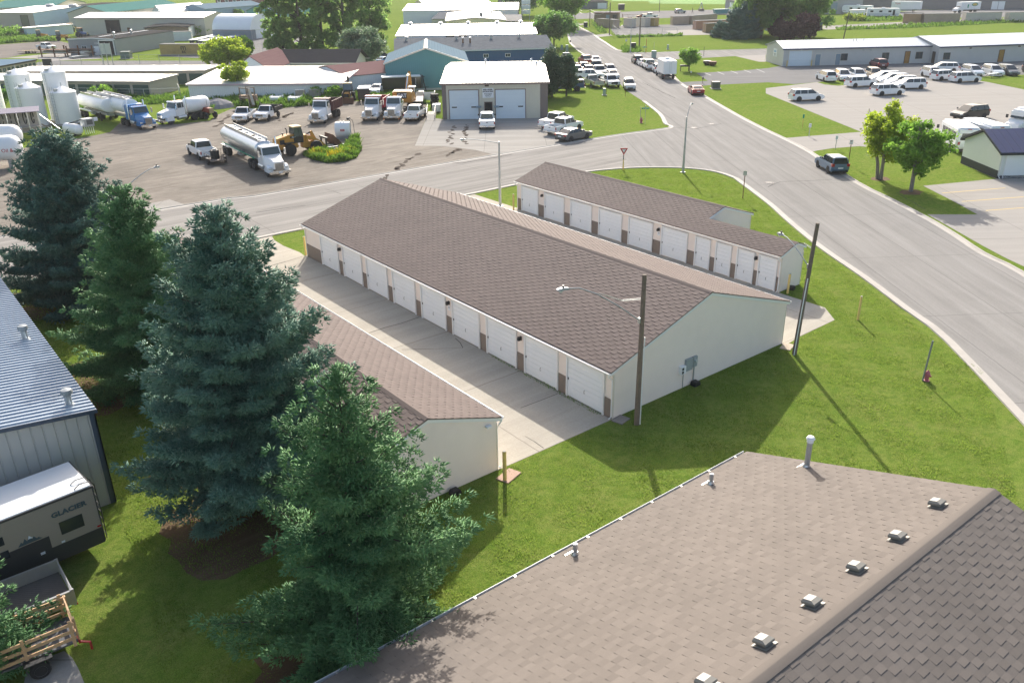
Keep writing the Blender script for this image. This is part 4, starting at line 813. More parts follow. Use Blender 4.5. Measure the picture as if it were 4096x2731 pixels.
# backhoe, front view
def backhoe(label, p, hd, arm=True, grp=None):
    t = thing('backhoe', label, 'backhoe', p, hd, grp); t.location.z = .014
    MB().box(-.4, 1.7, -.42, .42, .75, 1.45).build('hood', YELLOW, t, bevel=.08); MB().box(1.7, 1.75, -.36, .36, .85, 1.4).build('grille', BLACK, t)
    MB().box(-1.5, -.4, -.6, .6, .75, 1.25).build('body', YELLOW, t)
    for s in (-1, 1):
        wheel(t, -1.0, s*.85, .68, .42, YELLOW, .5, .1); wheel(t, 1.2, s*.80, .45, .30, YELLOW, .5, .06)
        MB().prism([(-.3, 1.5), (-.2, 1.75), (1.3, 1.45), (2.35, .55), (2.2, .4), (1.2, 1.2)], *sorted((s*.55, s*.66)), 'y').build('loader_arm', BLACK if arm else YELLOW, t)
    cbn = MB().box(-1.45, -.25, -.68, .68, 1.25, 1.75).build('cab_base', BLACK, t, bevel=.04); MB().loft([[(-1.45, -.68, 1.75), (-.22, -.68, 1.75), (-.22, .68, 1.75), (-1.45, .68, 1.75)], [(-1.35, -.60, 2.65), (-.4, -.60, 2.65), (-.4, .60, 2.65), (-1.35, .60, 2.65)]]).build('cab_glass', CABGLASS, t)
    for x0, x1 in ((-1.46, -1.36), (-.21, -.39)):
        for s in (-1, 1): MB().tube([(x0, s*.69, 1.75), (x1, s*.61, 2.65)], .045, 4).build('cab_pillar', BLACK, t)
    MB().box(-1.5, -.2, -.72, .72, 2.65, 2.78).build('cab_roof', P('dusty_yellow', (.60, .45, .24)), t, True, bevel=.05)
    MB().prism([(2.2, .85), (2.15, .3), (2.4, .05), (2.95, .05), (2.95, .1), (2.45, .15), (2.3, .4), (2.3, .85)], -1.15, 1.15, 'y').build('bucket', RUST, t)
    if arm: MB().prism([(-1.9, .9), (-1.75, 1.0), (-2.1, 3.1), (-1.75, 3.5), (-1.9, 3.6), (-2.35, 3.15)], -.15, .15, 'y').build('hoe_boom', BLACK, t); MB().box(-2.6, -2.0, -.3, .3, 1.2, 1.8).build('hoe_bucket', DARKM, t)
    return t
backhoe('backhoe facing us with its rusty bucket down beside the white shed', behind((38.39, 97.62), R(-127), 2.6), R(-125))
backhoe('yellow backhoe in the tall grass by the small white shed', (32.71, 280.58), R(-15), False, 'yellow machines in the far grass')
backhoe('yellow backhoe in the tall grass nearest the grey shop', (36.13, 270.65), R(-10), False, 'yellow machines in the far grass')
def farm_tractor(label, p, hd, pm, grp=None):
    t = thing('farm_tractor', label, 'tractor', p, hd, grp); t.location.z = .014
    MB().prism([(.0, .9), (.0, 1.55), (1.9, 1.45), (1.95, .8)], -.36, .36, 'y').build('hood', pm, t, bevel=.06); MB().box(1.93, 2.02, -.34, .34, .78, 1.5).build('grille', P('old_brass', (.36, .28, .14), .6), t)
    for s in (-1, 1): wheel(t, -.7, s*.95, .85, .48, pm, .5, .12); wheel(t, 1.6, s*.75, .48, .28, pm, .5, .06)
    MB().box(-1.2, .1, -.62, .62, 1.1, 1.75).build('cab_base', pm, t, bevel=.05); MB().loft([[(-1.2, -.62, 1.75), (.1, -.62, 1.75), (.1, .62, 1.75), (-1.2, .62, 1.75)], [(-1.1, -.6, 2.65), (-.0, -.6, 2.65), (-.0, .6, 2.65), (-1.1, .6, 2.65)]]).build('cab_glass', CABGLASS, t)
    for x in (-1.15, .05):
        for s in (-1, 1): MB().box(x-.04, x+.04, s*.61-.04, s*.61+.04, 1.75, 2.65).build('cab_pillar', pm, t)
    MB().box(-1.35, .25, -.75, .75, 2.65, 2.8).build('cab_roof', P('faded_orange', (.55, .30, .14), .7), t, True, bevel=.06); MB().tube([(.8, .2, 1.5), (.8, .2, 2.5)], .05).build('exhaust', GALV, t); return t
farm_tractor('old red tractor with a faded orange cab roof in the weeds', behind((17.25, 100.00), R(-75), .6), R(-75), P('faded_red', (.30, .06, .035), .55, 0, .2, 3, .4))
farm_tractor('dark green tractor parked by the pale blue gable wall', (47.59, 308.22), R(-60), P('tractor_green', (.02, .09, .03), .5))
farm_tractor('small red and blue tractor beside the grey shop roof', (43.82, 279.01), R(-50), P('tractor_blue', (.03, .10, .28), .5))
gs = thing('box_scraper', 'yellow scraper implement behind the red tractor', 'implement', (16.95, 109.66), R(-70))
MB().box(-.9, .9, -.5, .5, .5, .75).build('frame', YELLOW, gs); MB().box(-.7, .7, -.3, .3, .75, 1.5).build('mast', YELLOW, gs); MB().box(-1.1, 1.1, .5, .6, .1, .7).build('blade', YELLOW, gs)
for s in (-1, 1): wheel(gs, -.7, s*.7, .42, .25, YELLOW)
# small black utility trailer behind the white pickup
def util_trailer(label, p, hd, L, Wd, m_, rail_h=.45, gate=True, wheels=1, deckm=None, name='utility_trailer'):
    t = thing(name, label, 'trailer', p, hd); z = .55
    MB().box(-L/2, L/2, -Wd/2, Wd/2, z-.10, z).build('deck', deckm or OLDWOOD, t)
    for s in (-1, 1):
        r = MB().tube([(-L/2, s*Wd/2, z+rail_h), (L/2, s*Wd/2, z+rail_h)], .03, 4)
        for k in range(4): r.tube([(-L/2+k*L/3, s*Wd/2, z), (-L/2+k*L/3, s*Wd/2, z+rail_h)], .025, 4)
        r.build('side_rail', m_, t)
        for k in range(wheels): wheel(t, -.3-k*.8+(wheels-1)*.4, s*(Wd/2+.16), .33, .2, RIM); 
        MB().box(-.3-.45*wheels, -.3+.45*wheels, *sorted((s*(Wd/2+.04), s*(Wd/2+.30))), .70, .73).build('mudguard', m_, t)
    MB().tube([(L/2, Wd/2-.1, .45), (L/2+1.1, 0, .45)], .04, 4).tube([(L/2, -Wd/2+.1, .45), (L/2+1.1, 0, .45)], .04, 4).build('drawbar', m_, t)
    if gate:
        g = MB()
        for k in range(7): g.tube([(-L/2-.05, -Wd/2+k*Wd/6, z), (-L/2-.25, -Wd/2+k*Wd/6, z+1.3)], .022, 4)
        g.tube([(-L/2-.25, -Wd/2, z+1.3), (-L/2-.25, Wd/2, z+1.3)], .03, 4); g.build('ramp_gate', m_, t)
    return t
UT = util_trailer('small black trailer with a raised mesh ramp behind the white crew pickup', (6.92, 69.19), ang((6.10, 71.91), (6.34, 75.98)), 2.6, 1.6, BLACK)
rl = thing('trailer_barrel', 'dark barrel standing on the small black trailer', 'barrel', UT.location[:2], 0); rl.location.z = .575  # a plain barrel standing on the trailer deck
MB().lathe([(.45, 0), (.48, .1), (.48, .8), (.45, .9)], 16).build('drum', DARKM, rl, True); MB().lathe([(.2, .9), (.2, 1.0)], 10).build('cap', GALV, rl)
# box truck, buses, far trucks
def boxtruck(label, p, hd, L=5.2, reefer=True, name='box_truck', cat='box truck', art=False):
    t = thing(name, label, cat, p, hd); t.location.z = .014
    MB().box(-3.4, 2.7, -.4, .4, .55, .78).build('chassis', DARKM, t)
    MB().box(-3.6, -3.6+L, -1.2, 1.2, .98, 3.25).build('cargo_box', WHITEM, t, bevel=.03)
    for s in (-1, 1): d = MB().box(-3.625, -3.601, *sorted((s*.02, s*1.1)), 1.08, 3.12).build('rear_door', WHITEM, t); MB().box(-3.64, -3.626, *sorted((s*.12, s*.15)), 1.2, 3.0).build('lock_bar', GALV, d)
    MB().box(-3.7, -3.45, -1.15, 1.15, .62, .80).build('rear_bumper', BLACK, t); lens(t, 'tail_light', REDL, -3.71, -3.69, 1.1, .2, .66, .76)
    if reefer: MB().box(-1.2, -.5, -.45, .45, 3.25, 3.6).build('roof_unit', WHITEM, t, bevel=.08)
    MB().box(1.75, 2.9, -1.0, 1.0, .6, 1.65).prism([(2.9, .6), (2.9, 1.62), (3.8, 1.3), (3.9, .6)], -.95, .95, 'y').build('cab_body', WHITE, t, True, bevel=.06); c_ = (1.75, 1.8, 2.4, 2.95); cabin(t, c_, 1.62, 2.4, .98, .85, WHITE); panes(t, c_, 1.62, 2.4, .98, .85, ())
    lens(t, 'headlight', HEADL, 3.7, 3.91, .9, .3, .85, 1.05)
    for x in (-2.2, 2.9):
        for s in (-1, 1): wheel(t, x, s*.95, .46, .36 if x < 0 else .26, RIM, .55)
    return t
bl, br = (95.67, 83.82), (96.44, 81.73); bm_ = lerp(bl, br, .5)
boxtruck('tall white box truck with a roof cooling unit at the right kerb', (bm_[0]+math.cos(RD)*2.2, bm_[1]+math.sin(RD)*2.2), RD)
ft = boxtruck('far white delivery truck with green and yellow fruit artwork', lerp((311.66, 134.84), (318.96, 131.74), .5), ang((318.96, 131.74), (311.66, 134.84)), 6.3, False); ft.scale = (1.35, 1.15, 1.15)
for s in (-1, 1):
    pn = MB().lathe([(.3, 0), (.6, .004), (.6, .012), (.3, .014)], 20).build('fruit_emblem', GREENS, ft); pn.location = (-1.6, s*1.202, 2.45); pn.rotation_euler = (R(90) if s < 0 else R(-90), 0, 0); pn.scale = (1.7, .85, 1)
    q_ = MB().lathe([(.3, 0), (.42, .02), (.3, .022)], 20).build('emblem_centre', MARK, pn)
    MB().box(.35, .75, *sorted((s*1.202, s*1.212)), 1.5, 2.5).build('green_figure', GREENS, ft)
def semi_trailer(label, p, hd, L=10, z0=1.1, z1=3.9, m_=WHITEM):
    t = thing('semi_trailer', label, 'trailer', p, hd); t.location.z = .014
    MB().box(-L/2, L/2, -1.25, 1.25, z0, z1).build('cargo_box', m_, t, bevel=.04)
    for s in (-1, 1):
        for x in (-L/2+1, -L/2+2.2): wheel(t, x, s*.95, .5, .45, RIM)
        MB().box(L/2-2.6, L/2-2.4, *sorted((s*.7, s*.85)), .02, z0).build('landing_leg', DARKM, t); MB().box(-L/2+3, L/2-3, *sorted((s*1.0, s*1.06)), .5, z0).build('side_skirt', GALV, t)
    return t
st = semi_trailer('white semi trailer with red lettering beside the far grey depot', lerp((304.58, 153.51), (305.51, 148.71), .5), ang((304.58, 153.51), (305.51, 148.71)), 10.5)
text('Fryte', .9, REDS, st, (-2.9, -1.26, 3.1), (R(90), 0, 0), .01)
def bus(label, p, hd, L=7.2, h=2.85):
    t = thing('shuttle_bus', label, 'bus', p, hd, 'white shuttle buses behind the dark roofed garage'); t.location.z = .014
    MB().box(-L/2, L/2-1.6, -1.18, 1.18, .55, h).build('body', WHITE, t, True, bevel=.20, seg=3)
    MB().prism([(L/2-1.7, .5), (L/2-1.7, 1.9), (L/2-.9, 1.75), (L/2-.6, 1.3), (L/2, 1.15), (L/2+.1, .5)], -1.0, 1.0, 'y').build('cab', WHITE, t, True, bevel=.08)
    MB().box(L/2-1.9, L/2-.75, -1.0, 1.0, 1.85, h-.1).build('cab_roof', WHITE, t, True, bevel=.2)
    MB().slab([(L/2-.85, -.85, 1.75), (L/2-.85, .85, 1.75), (L/2-1.0, .8, 2.2), (L/2-1.0, -.8, 2.2)], (.15, 0, .05)).build('windscreen', GLASS, t)
    for s in (-1, 1):
        for k in range(5): MB().box(-L/2+.45+k*.95, -L/2+1.3+k*.95, *sorted((s*1.17, s*1.19)), 1.45, 2.3).build('side_window', GLASS, t)
        for x in (-L/2+1.6, L/2-.7): wheel(t, x, s*1.0, .40, .3, RIM)
        MB().box(-L/2-.012, -L/2+.03, *sorted((s*.75, s*1.0)), 1.0, 1.35).build('tail_light', REDL, t); MB().box(L/2-.8, L/2-.65, *sorted((s*1.15, s*1.4)), 1.7, 2.1).build('mirror', BLACK, t)
    MB().box(-L/2-.015, -L/2+.02, -.7, .7, 1.5, 2.25).build('rear_window', GLASS, t); MB().box(-L/2-.012, -L/2+.05, -.2, .2, h-.22, h-.14).build('brake_lamp', REDL, t); return t
for lb, a_, b_, c_ in (('white shuttle bus nearest the leafy trees, partly behind them', (69.42, 17.45), (72.29, 16.53), (73.10, 20.87)),
        ('white shuttle bus in the middle, its long roof fully in view', (73.43, 15.90), (75.46, 14.46), (76.36, 20.24))):
    h_ = ang(a_, c_); m_ = lerp(a_, b_, .5); bus(lb, (m_[0]+math.cos(h_)*3.6, m_[1]+math.sin(h_)*3.6), h_)
h_ = R(-35); bp = (86.67, 18.09); bus('white shuttle bus cut by the right edge with its hood showing', (bp[0]+3.2, bp[1]+.2), R(168))
# trailers and campers
def cargo_trailer(label, p, hd, L, m_, h=2.4, W=2.1, door=None, name='cargo_trailer', front=True):
    t = thing(name, label, 'trailer', p, hd); t.location.z = .014
    MB().prism([(-L/2, -W/2), (L/2, -W/2), (L/2+.5, 0), (L/2, W/2), (-L/2, W/2)] if front else [(-L/2, -W/2), (L/2, -W/2), (L/2, W/2), (-L/2, W/2)], .5, h, 'z').build('box_body', m_, t, bevel=.03)
    MB().box(-L/2-.01, L/2+.0, -W/2-.012, W/2+.012, h-.12, h+.012).build('roof_rail', WHITEM if m_ is not WHITEM else ALU, t)
    if door: 
        for s in (-1, 1): MB().box(L/2-1.7, L/2-.9, *sorted((s*(W/2+.001), s*(W/2+.02))), .62, h-.3).build('side_door', BLACK if m_ is BLACKP else m_, t); [MB().box(x, x+.05, *sorted((s*(W/2+.02), s*(W/2+.035))), .6, h-.28).build('door_trim', WHITEM, t) for x in (L/2-1.75, L/2-.9)]
    MB().box(-L/2-.025, -L/2-.001, -W/2+.12, W/2-.12, .6, h-.18).build('rear_door', m_, t)
    for x in ((-.4, .4) if L > 4 else (0,)):
        for s in (-1, 1): wheel(t, x, s*(W/2+.02), .34, .2, RIM)
    MB().tube([(L/2, W/3, .5), (L/2+1.4, 0, .5)], .04, 4).tube([(L/2, -W/3, .5), (L/2+1.4, 0, .5)], .04, 4).build('drawbar', DARKM, t); return t
p0, p1 = (50.16, 104.84), (54.58, 102.47)
cargo_trailer('long black enclosed trailer with a white framed door against the teal wall', lerp(p0, p1, .5), ang(p0, p1), max(6.5, dst(p0, p1)-.3), BLACKP, 2.5, door=True)
cargo_trailer('small black and white enclosed trailer behind the red dump truck', behind((41.52, 97.30), R(-125), 1.6), R(55), 3.2, BLACKP, 2.1, 1.9)
cargo_trailer('white cargo trailer standing beside the cedar', (lambda q: (q[0]+1.4, q[1]+2.2))((80.13, 94.41)), R(58), 4.4, WHITEM, 2.3, 1.95, front=False)
cargo_trailer('white cargo trailer in front of the far campers', lerp((264.45, 149.41), (268.41, 147.16), .5), ang((264.45, 149.41), (268.41, 147.16)), 5, WHITEM, 2.6)
def camper(label, p, hd, L, h=3.1, stripe=STEELB):
    t = thing('camper', label, 'camper', p, hd, 'far campers'); t.location.z = .014
    MB().prism([(-L/2, .6), (-L/2, h), (L/2-.3, h), (L/2+.25, h-.7), (L/2+.1, 1.2), (L/2-.4, .6)], -1.2, 1.2, 'y').build('body', WHITEM, t, True, bevel=.10)
    for s in (-1, 1):
        MB().box(-L/2+.05, L/2-.2, *sorted((s*1.201, s*1.215)), 1.15, 1.3).build('stripe', stripe, t)
        for k in range(3): MB().box(-L/2+1+k*L/3.6, -L/2+2+k*L/3.6, *sorted((s*1.201, s*1.22)), 1.8, 2.4).build('side_window', GLASS, t)
        MB().box(L/2-2.2, L/2-1.5, *sorted((s*1.201, s*1.218)), .8, 2.6).build('door', BLACK if s < 0 else WHITEM, t)
        for x in (-.5, .5): wheel(t, x-1, s*1.05, .38, .25, RIM)
    MB().box(-.6, .5, -.4, .4, h, h+.28).build('roof_unit', WHITEM, t, bevel=.06); return t
camper('far white camper with its rounded nose to the left', lerp((282.59, 162.62), (284.27, 153.81), .5), ang((284.27, 153.81), (282.59, 162.62)), 10.5, stripe=TANP)
camper('far white camper with blue stripes and an open door', lerp((269.65, 145.55), (273.71, 137.42), .5), ang((266.62, 143.76), (271.58, 136.24)), 10.5)
tf = tractor('white far sleeper truck beside the brown building', WHITE, sleeper=True); put(tf, (51.79, 228.45), R(-52))
# ---------------------------------------------------------------- buildings farther off
def hipwall(name, col, ribs=(.35, .035, -.02), **k): return P('wall_'+name, col, .55, 0, .05, .8, .10, ribs=ribs, **k)
def roofm(name, col, rough=.35, metal=.3, per=.5, spec=.5): return P('roof_'+name, col, rough, metal, .05, .6, .08, ribs=(per, .06, .03, 'x'), spec=spec)
W_WHITE = hipwall('white', (.68, .71, .72)); W_BEIGE = hipwall('beige', (.50, .47, .41)); W_GREY = hipwall('grey', (.24, .265, .285)); W_TAN = hipwall('tan', (.40, .36, .31))
W_TEAL = hipwall('teal', (.11, .30, .32)); W_BLUE = hipwall('blue', (.028, .105, .22)); W_PALEB = hipwall('pale_blue', (.50, .63, .70)); W_YEL = hipwall('pale_yellow', (.62, .58, .36))
W_RED = hipwall('barn_red', (.15, .03, .04)); W_BRN = P('wall_brown_block', (.20, .145, .105), .8, 0, .12, 2, .2, laps=(.2, .012)); W_DKG = hipwall('dark_grey', (.13, .125, .13)); W_CREAM = hipwall('cream', (.56, .53, .44))
R_WHITE = roofm('white', (.76, .76, .75), .22, .25, .45); R_GREY = roofm('grey', (.17, .23, .27), .8, .0, spec=.0); R_GREEN = roofm('green', (.085, .20, .18), .8, 0, spec=.0); R_RED = roofm('red', (.20, .125, .12), .8, 0, spec=.0); R_DARK = P('roof_dark_membrane', (.07, .068, .066), 1, 0, .2, .6, .3, spec=0)
R_RIB = P('roof_white_ribbed', (.50, .54, .58), .35, .2, .05, .6, .08, ribs=(.92, .12, .10, 'x')); R_NAVY = P('roof_navy_ribbed', (.040, .050, .125), .5, .1, .08, .8, ribs=(.75, .05, .06, 'x'), spec=.3); R_BLUEG = roofm('blue_grey', (.15, .21, .27), .8, 0, spec=0)
R_PALE = P('roof_pale_tar', (.30, .29, .275), 1, 0, .2, .5, .3, spec=0)
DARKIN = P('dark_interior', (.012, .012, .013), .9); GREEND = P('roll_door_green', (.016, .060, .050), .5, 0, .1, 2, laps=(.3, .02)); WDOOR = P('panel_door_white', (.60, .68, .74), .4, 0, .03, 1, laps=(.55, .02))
DOORB = P('door_blue_grey', (.20, .27, .33), .5); DOORO = P('door_amber_glass', (.32, .17, .05), .2, 0, .3, 3); BRONZE = P('bronze_frame', (.07, .05, .04), .5); WINT = P('window_tinted', (.035, .055, .065), .08, 0, .3, 1.5)
def bld(name, label, A, B, depth, h, rise, ridge, wm, rm, ov=.25, cat='building', group=None, trim=None, rt_=.10, off=.5, gutter_=False):
    """A, B: ground points of the front wall's ends as seen from the street side; local x runs A to B, y into the block"""
    L = dst(A, B); a = ang(A, B); t = thing(name, label, cat, A, a, group); hb = h-.06
    if ridge == 'x':
        yr = depth*off; prof = [(0, 0), (depth, 0), (depth, hb), (yr, h+rise-.1), (0, hb)]; MB().prism(prof, 0, L, 'x').build('wall', wm, t)
        e = ov*rise/max(yr, .1); MB().prism([(-ov, h-e), (yr, h+rise), (depth+ov, h-e), (depth+ov, h-e+rt_), (yr, h+rise+rt_), (-ov, h-e+rt_)], -ov, L+ov, 'x').build('roof', rm, t)
        if trim: [MB().box(-ov-.03, L+ov+.03, *sorted((y, y+d*.05)), h-e-.16, h-e+rt_*.6).build('fascia', trim, t) for y, d in ((-ov-.004, -1), (depth+ov+.004, 1))]
    elif ridge == 'y':
        xr = L*off; MB().prism([(0, 0), (L, 0), (L, hb), (xr, h+rise-.1), (0, hb)], 0, depth, 'y').build('wall', wm, t)
        e = ov*rise/max(xr, .1); MB().prism([(-ov, h-e), (xr, h+rise), (L+ov, h-e), (L+ov, h-e+rt_), (xr, h+rise+rt_), (-ov, h-e+rt_)], -ov, depth+ov, 'y').build('roof', rm, t)
        if trim:
            for xa in (-ov, L+ov): MB().prism([(xa, h-e-.14), (xr, h+rise-.14), (xr, h+rise+rt_+.02), (xa, h-e+rt_+.02)], -ov-.05, -ov-.004, 'y').build('fascia', trim, t)
    else:
        MB().prism([(0, 0), (depth, 0), (depth, h+rise-.06), (0, hb)], 0, L, 'x').build('wall', wm, t)
        e = ov*rise/depth; MB().prism([(-ov, h-e), (depth+ov, h+rise+e), (depth+ov, h+rise+e+rt_), (-ov, h-e+rt_)], -ov, L+ov, 'x').build('roof', rm, t)
        if trim: MB().box(-ov-.03, L+ov+.03, -ov-.05, -ov-.004, h-e-.18, h-e+rt_).build('fascia', trim, t); [MB().prism([(-ov, h-e-.18), (depth+ov, h+rise+e-.18), (depth+ov, h+rise+e+rt_), (-ov, h-e+rt_)], *sorted((x, x+d*.05)), 'x').build('fascia', trim, t) for x, d in ((-ov-.004, -1), (L+ov+.004, 1))]
    t['L'] = L; t['D'] = depth; return t
def op(t, face, x, wd, z0, z1, m_, name='window', frame=None, fw_=.08, sill=False):
    """door or window standing proud of a wall; x is along the wall from its left end"""
    L, D_ = t['L'], t['D']
    def bx3(m, a, b, za, zb, p0, p1):
        if face == 'f': return m.box(a, b, -p1, -p0, za, zb)
        if face == 'r': return m.box(L+p0, L+p1, a, b, za, zb)
        if face == 'l': return m.box(-p1, -p0, D_-b, D_-a, za, zb)
    o = bx3(MB(), x, x+wd, z0, z1, .003, .03).build(name, m_, t)
    if frame:
        m = MB(); a, b = x-fw_, x+wd+fw_
        m.v = []; bx3(m, a, x, z0 if z0 < .2 else z0-fw_, z1+fw_, .002, .07); bx3(m, x+wd, b, z0 if z0 < .2 else z0-fw_, z1+fw_, .002, .07); bx3(m, x, x+wd, z1, z1+fw_, .002, .069)
        if z0 >= .2: bx3(m, x, x+wd, z0-fw_, z0, .002, .069); (wd > .8) and bx3(m, x+wd/2-.025, x+wd/2+.025, z0, z1, .03, .06)
        m.build('frame', frame, o)
    return o
def roofcap(t, x, y, z, h=.7, r=.16, m_=GALV):
    o = MB().cyl((x, y, z-.1), (x, y, z+h), r, n=10).build('roof_vent', m_, t, True); MB().lathe([(r*1.0, h-.12), (r*1.7, h-.08), (r*1.8, h+.05), (r*1.1, h+.22), (.03, h+.27)], 12).build('vent_cap', ALU, o, True, loc=(x, y, z))
def xon(t, p):  # where a ground point falls along a wall
    v = Vector((p[0]-t.location.x, p[1]-t.location.y)); a = t.rotation_euler.z; return v.x*math.cos(a)+v.y*math.sin(a)
# the excavating shop
t = bld('shop', 'beige workshop with two big white overhead doors and brown corner panels', (41.51, 75.20), (52.93, 66.24), 26, 4.8, .8, 'x', W_CREAM, R_WHITE, trim=P('trim_brown', (.20, .14, .13), .5), cat='workshop'); L = t['L']
for a_, b_ in (((42.39, 74.74), (45.69, 72.48)), ((47.67, 71.13), (50.98, 68.73))):
    xa, xb = xon(t, a_), xon(t, b_); d_ = op(t, 'f', xa, xb-xa, .03, 3.9, WDOOR, 'overhead_door', MATS['trim_brown'], .10)
    for k in (0, 1): MB().box(xa+.3 if k == 0 else xb-1.0, xa+1.0 if k == 0 else xb-.3, -.045, -.031, 1.55, 1.72).build('door_window', GLASS, d_, bevel=.03, seg=1)
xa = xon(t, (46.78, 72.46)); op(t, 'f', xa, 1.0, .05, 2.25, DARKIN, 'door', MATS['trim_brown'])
sg = MB().box(xa-.28, xa+1.25, -.05, -.003, 2.85, 4.15).build('sign_board', PLATE, t)
for tx, sz, zz, bo in (('RED RIVER', .27, 3.92, .012), ('EXCAVATING', .23, 3.68, .012), ('RED RIVER ENTERPRISES', .105, 3.42, .004), ('2021 30TH STREET SO', .10, 3.27, .004), ('MOORHEAD  MN', .10, 3.13, .004), ('(218) 233-8675', .10, 2.99, .002)):
    text(tx, sz, DARKM, sg, (xa+.48, -.052, zz), (R(90), 0, 0), .004, bold=bo)
MB().box(xa+.05, xa+.62, -.12, -.003, 4.36, 4.6).build('wall_lamp', BRONZE, t)
for x0, x1 in ((-.02, .55), (L-1.0, L+.02)): MB().box(x0, x1, -.055, -.004, .02, 4.62).build('corner_panel', hipwall('brown', (.17, .135, .125)), t)
MB().box(L+.004, L+.05, .0, 26, .02, 4.6).build('side_panel', MATS['wall_brown'], t)
for x in (xa-.85, xa+1.65): MB().box(x-.35, x+.35, -.75, -.06, 1.62, 1.78).build('jack_shaft_box', DOORB, t)
for x, y in ((5.8, 11.5), (12.6, 11), (13.3, 8.5)): roofcap(t, x, y, 5.5 if y > 9 else 5.3, 1.1, .10)
# teal
A, B = (51.85, 107.79), (63.69, 99.96)
t = bld('teal_building', 'teal metal building with a pale blue gable roof beside the workshop', A, B, 17.5, 4.25, 2.35, 'y', W_TEAL, R_GREY, trim=ALU); L = t['L']
MB().prism([(L/2-.4, 6.55), (L/2, 6.77), (L/2+.4, 6.55), (L/2, 6.70)], -.27, 17.7, 'y').build('ridge_cap', R_WHITE, t); MB().box(L+.01, L+.12, -.12, -.01, .05, 4.1).build('downspout', ALU, t)
# blue
A, B = (73.41, 139.73), (102.22, 121.88); A = (B[0]+(A[0]-B[0])*1.0, B[1]+(A[1]-B[1])*1.0)
t = bld('blue_building', 'long deep blue building with a grey shingled roof', A, B, 21, 2.62, 1.75, 'x', W_BLUE, P('shingle_far_grey', (.155, .163, .172), 1, 0, .35, 1.6, .3, .02, 5, spec=0), ov=.4, trim=TRIMW); L = t['L']
for p in ((87.99, 126.68), (91.79, 123.74)): op(t, 'f', xon(t, p)-.45, 1.0, 1.0, 1.6, WINT, 'window', WHITEM)
op(t, 'r', 2.5, 1.4, 1.0, 2.0, WINT, 'window', WHITEM)
for f in (.07, .40, .63, .815): roofcap(t, L*f, 8.5, 4.1, .7, .28)
for f in (.435, .482): roofcap(t, L*f, 5.2, 3.5, 1.1, .18, RUST)
# white row behind
t = bld('white_hall', 'long white roofed hall with letters in black squares on its wall', (85.60, 159.40), (112.08, 139.02), 32, 4.0, 1.5, 'x', W_WHITE, R_WHITE); L = t['L']
for k, ch in enumerate('JDS'):
    p = xon(t, ((99.37, 156.54), (100.49, 155.28), (101.61, 154.02))[k]); sq = MB().box(p-.85, p+.95, -.05, -.003, 1.5, 3.85).build('letter_panel', DARKM, t); text(ch, 2.2, PLATE, sq, (p+.15, -.055, 2.6), (R(90), 0, 0), .005, bold=.06)
for f in (.06, .29, .5, .72, .9): roofcap(t, L*f, 15.5, 5.4, .5, .35)
t = bld('yellow_hall', 'pale yellow hall with a shallow white gable roof', (125.56, 196.71), (139.97, 186.49), 42, 4.0, .8, 'y', W_YEL, R_WHITE, trim=P('trim_lilac', (.55, .52, .58))); roofcap(t, t['L']*.6, 6, 4.6, 1.2, .5, GREYP); roofcap(t, t['L']*.8, 16, 4.5, 1.2, .25)
t = bld('white_hall', 'farther long white hall with one dark end wall', (141.10, 245.81), (171.91, 220.26), 30, 4.6, 1.5, 'x', W_WHITE, R_WHITE); L = t['L']; MB().box(L+.004, L+.06, 0, 30, .1, 4.5).build('end_panel', W_DKG, t); roofcap(t, L*.4, 8, 5.3, 1.5, .2)
A, B = (138.81, 224.34), (142.41, 220.94); bld('grey_annex', 'grey shingled annex in front of the farther white hall', A, (A[0]+(B[0]-A[0])*1.35, A[1]+(B[1]-A[1])*1.35), 24, 2.8, 1.8, 'mono', W_CREAM, MATS['shingle_far_grey'])
bld('grey_annex', 'pale roofed annex to the right of the yellow hall', (149.52, 200.98), (154.47, 196.99), 26, 2.5, .5, 'mono', W_TAN, R_PALE)
bld('white_hall', 'farthest white roofed hall above the others', (172.02, 279.52), (196.37, 267.82), 30, 4.5, 1.2, 'x', W_BEIGE, R_WHITE); bld('dark_hall', 'dark brown roof at the top edge behind the white halls', (198.83, 315.81), (210.64, 307.80), 25, 4, 1.5, 'x', W_TAN, R_DARK)
bld('far_block', 'far grey block with dark windows at the top edge', (264.19, 351.15), (275.64, 336.41), 20, 7, 0.3, 'mono', W_DKG, R_DARK)
# grey roofed house, red sheds, white shed
t = bld('grey_house', 'cream house with a dark grey shingle roof below the tall trees', (45.76, 138.17), (51.99, 131.95), 9, 2.7, 1.9, 'x', W_CREAM, P('shingle_charcoal', (.065, .06, .06), 1, 0, .2, 2, .2, .02, 8, spec=0), trim=TRIMC, cat='house', ov=.4); L = t['L']
t.scale.x = 1.7
for p, w_ in (((51.08, 139.87), .5), ((51.69, 137.68), .9)): op(t, 'f', xon(t, p)/1.7-.2, w_*.6, 1.1, 2.0, WINT, 'window', BRONZE)
A, B = (44.60, 108.00), (57.49, 124.70)
t = bld('red_roof_shed', 'white shed with a faded red gable roof between the house and the white shed', (44.53, 123.15), (44.53, 107.86), dst(A, B)*1.0, 2.7, 1.1, 'y', W_WHITE, R_RED, ov=.15)
bld('red_roof_shed', 'white shed with a dark red roof half hidden by the round tree', (34.30, 132.19), (39.45, 127.54), 16, 2.6, 2.4, 'y', W_WHITE, R_RED, ov=.15)
t = bld('white_shed', 'long low white shed with a glaring white roof behind the yard weeds', (21.62, 119.21), (40.37, 102.40), 16, 2.5, .9, 'mono', W_WHITE, R_WHITE, trim=P('trim_mauve', (.42, .33, .37)))
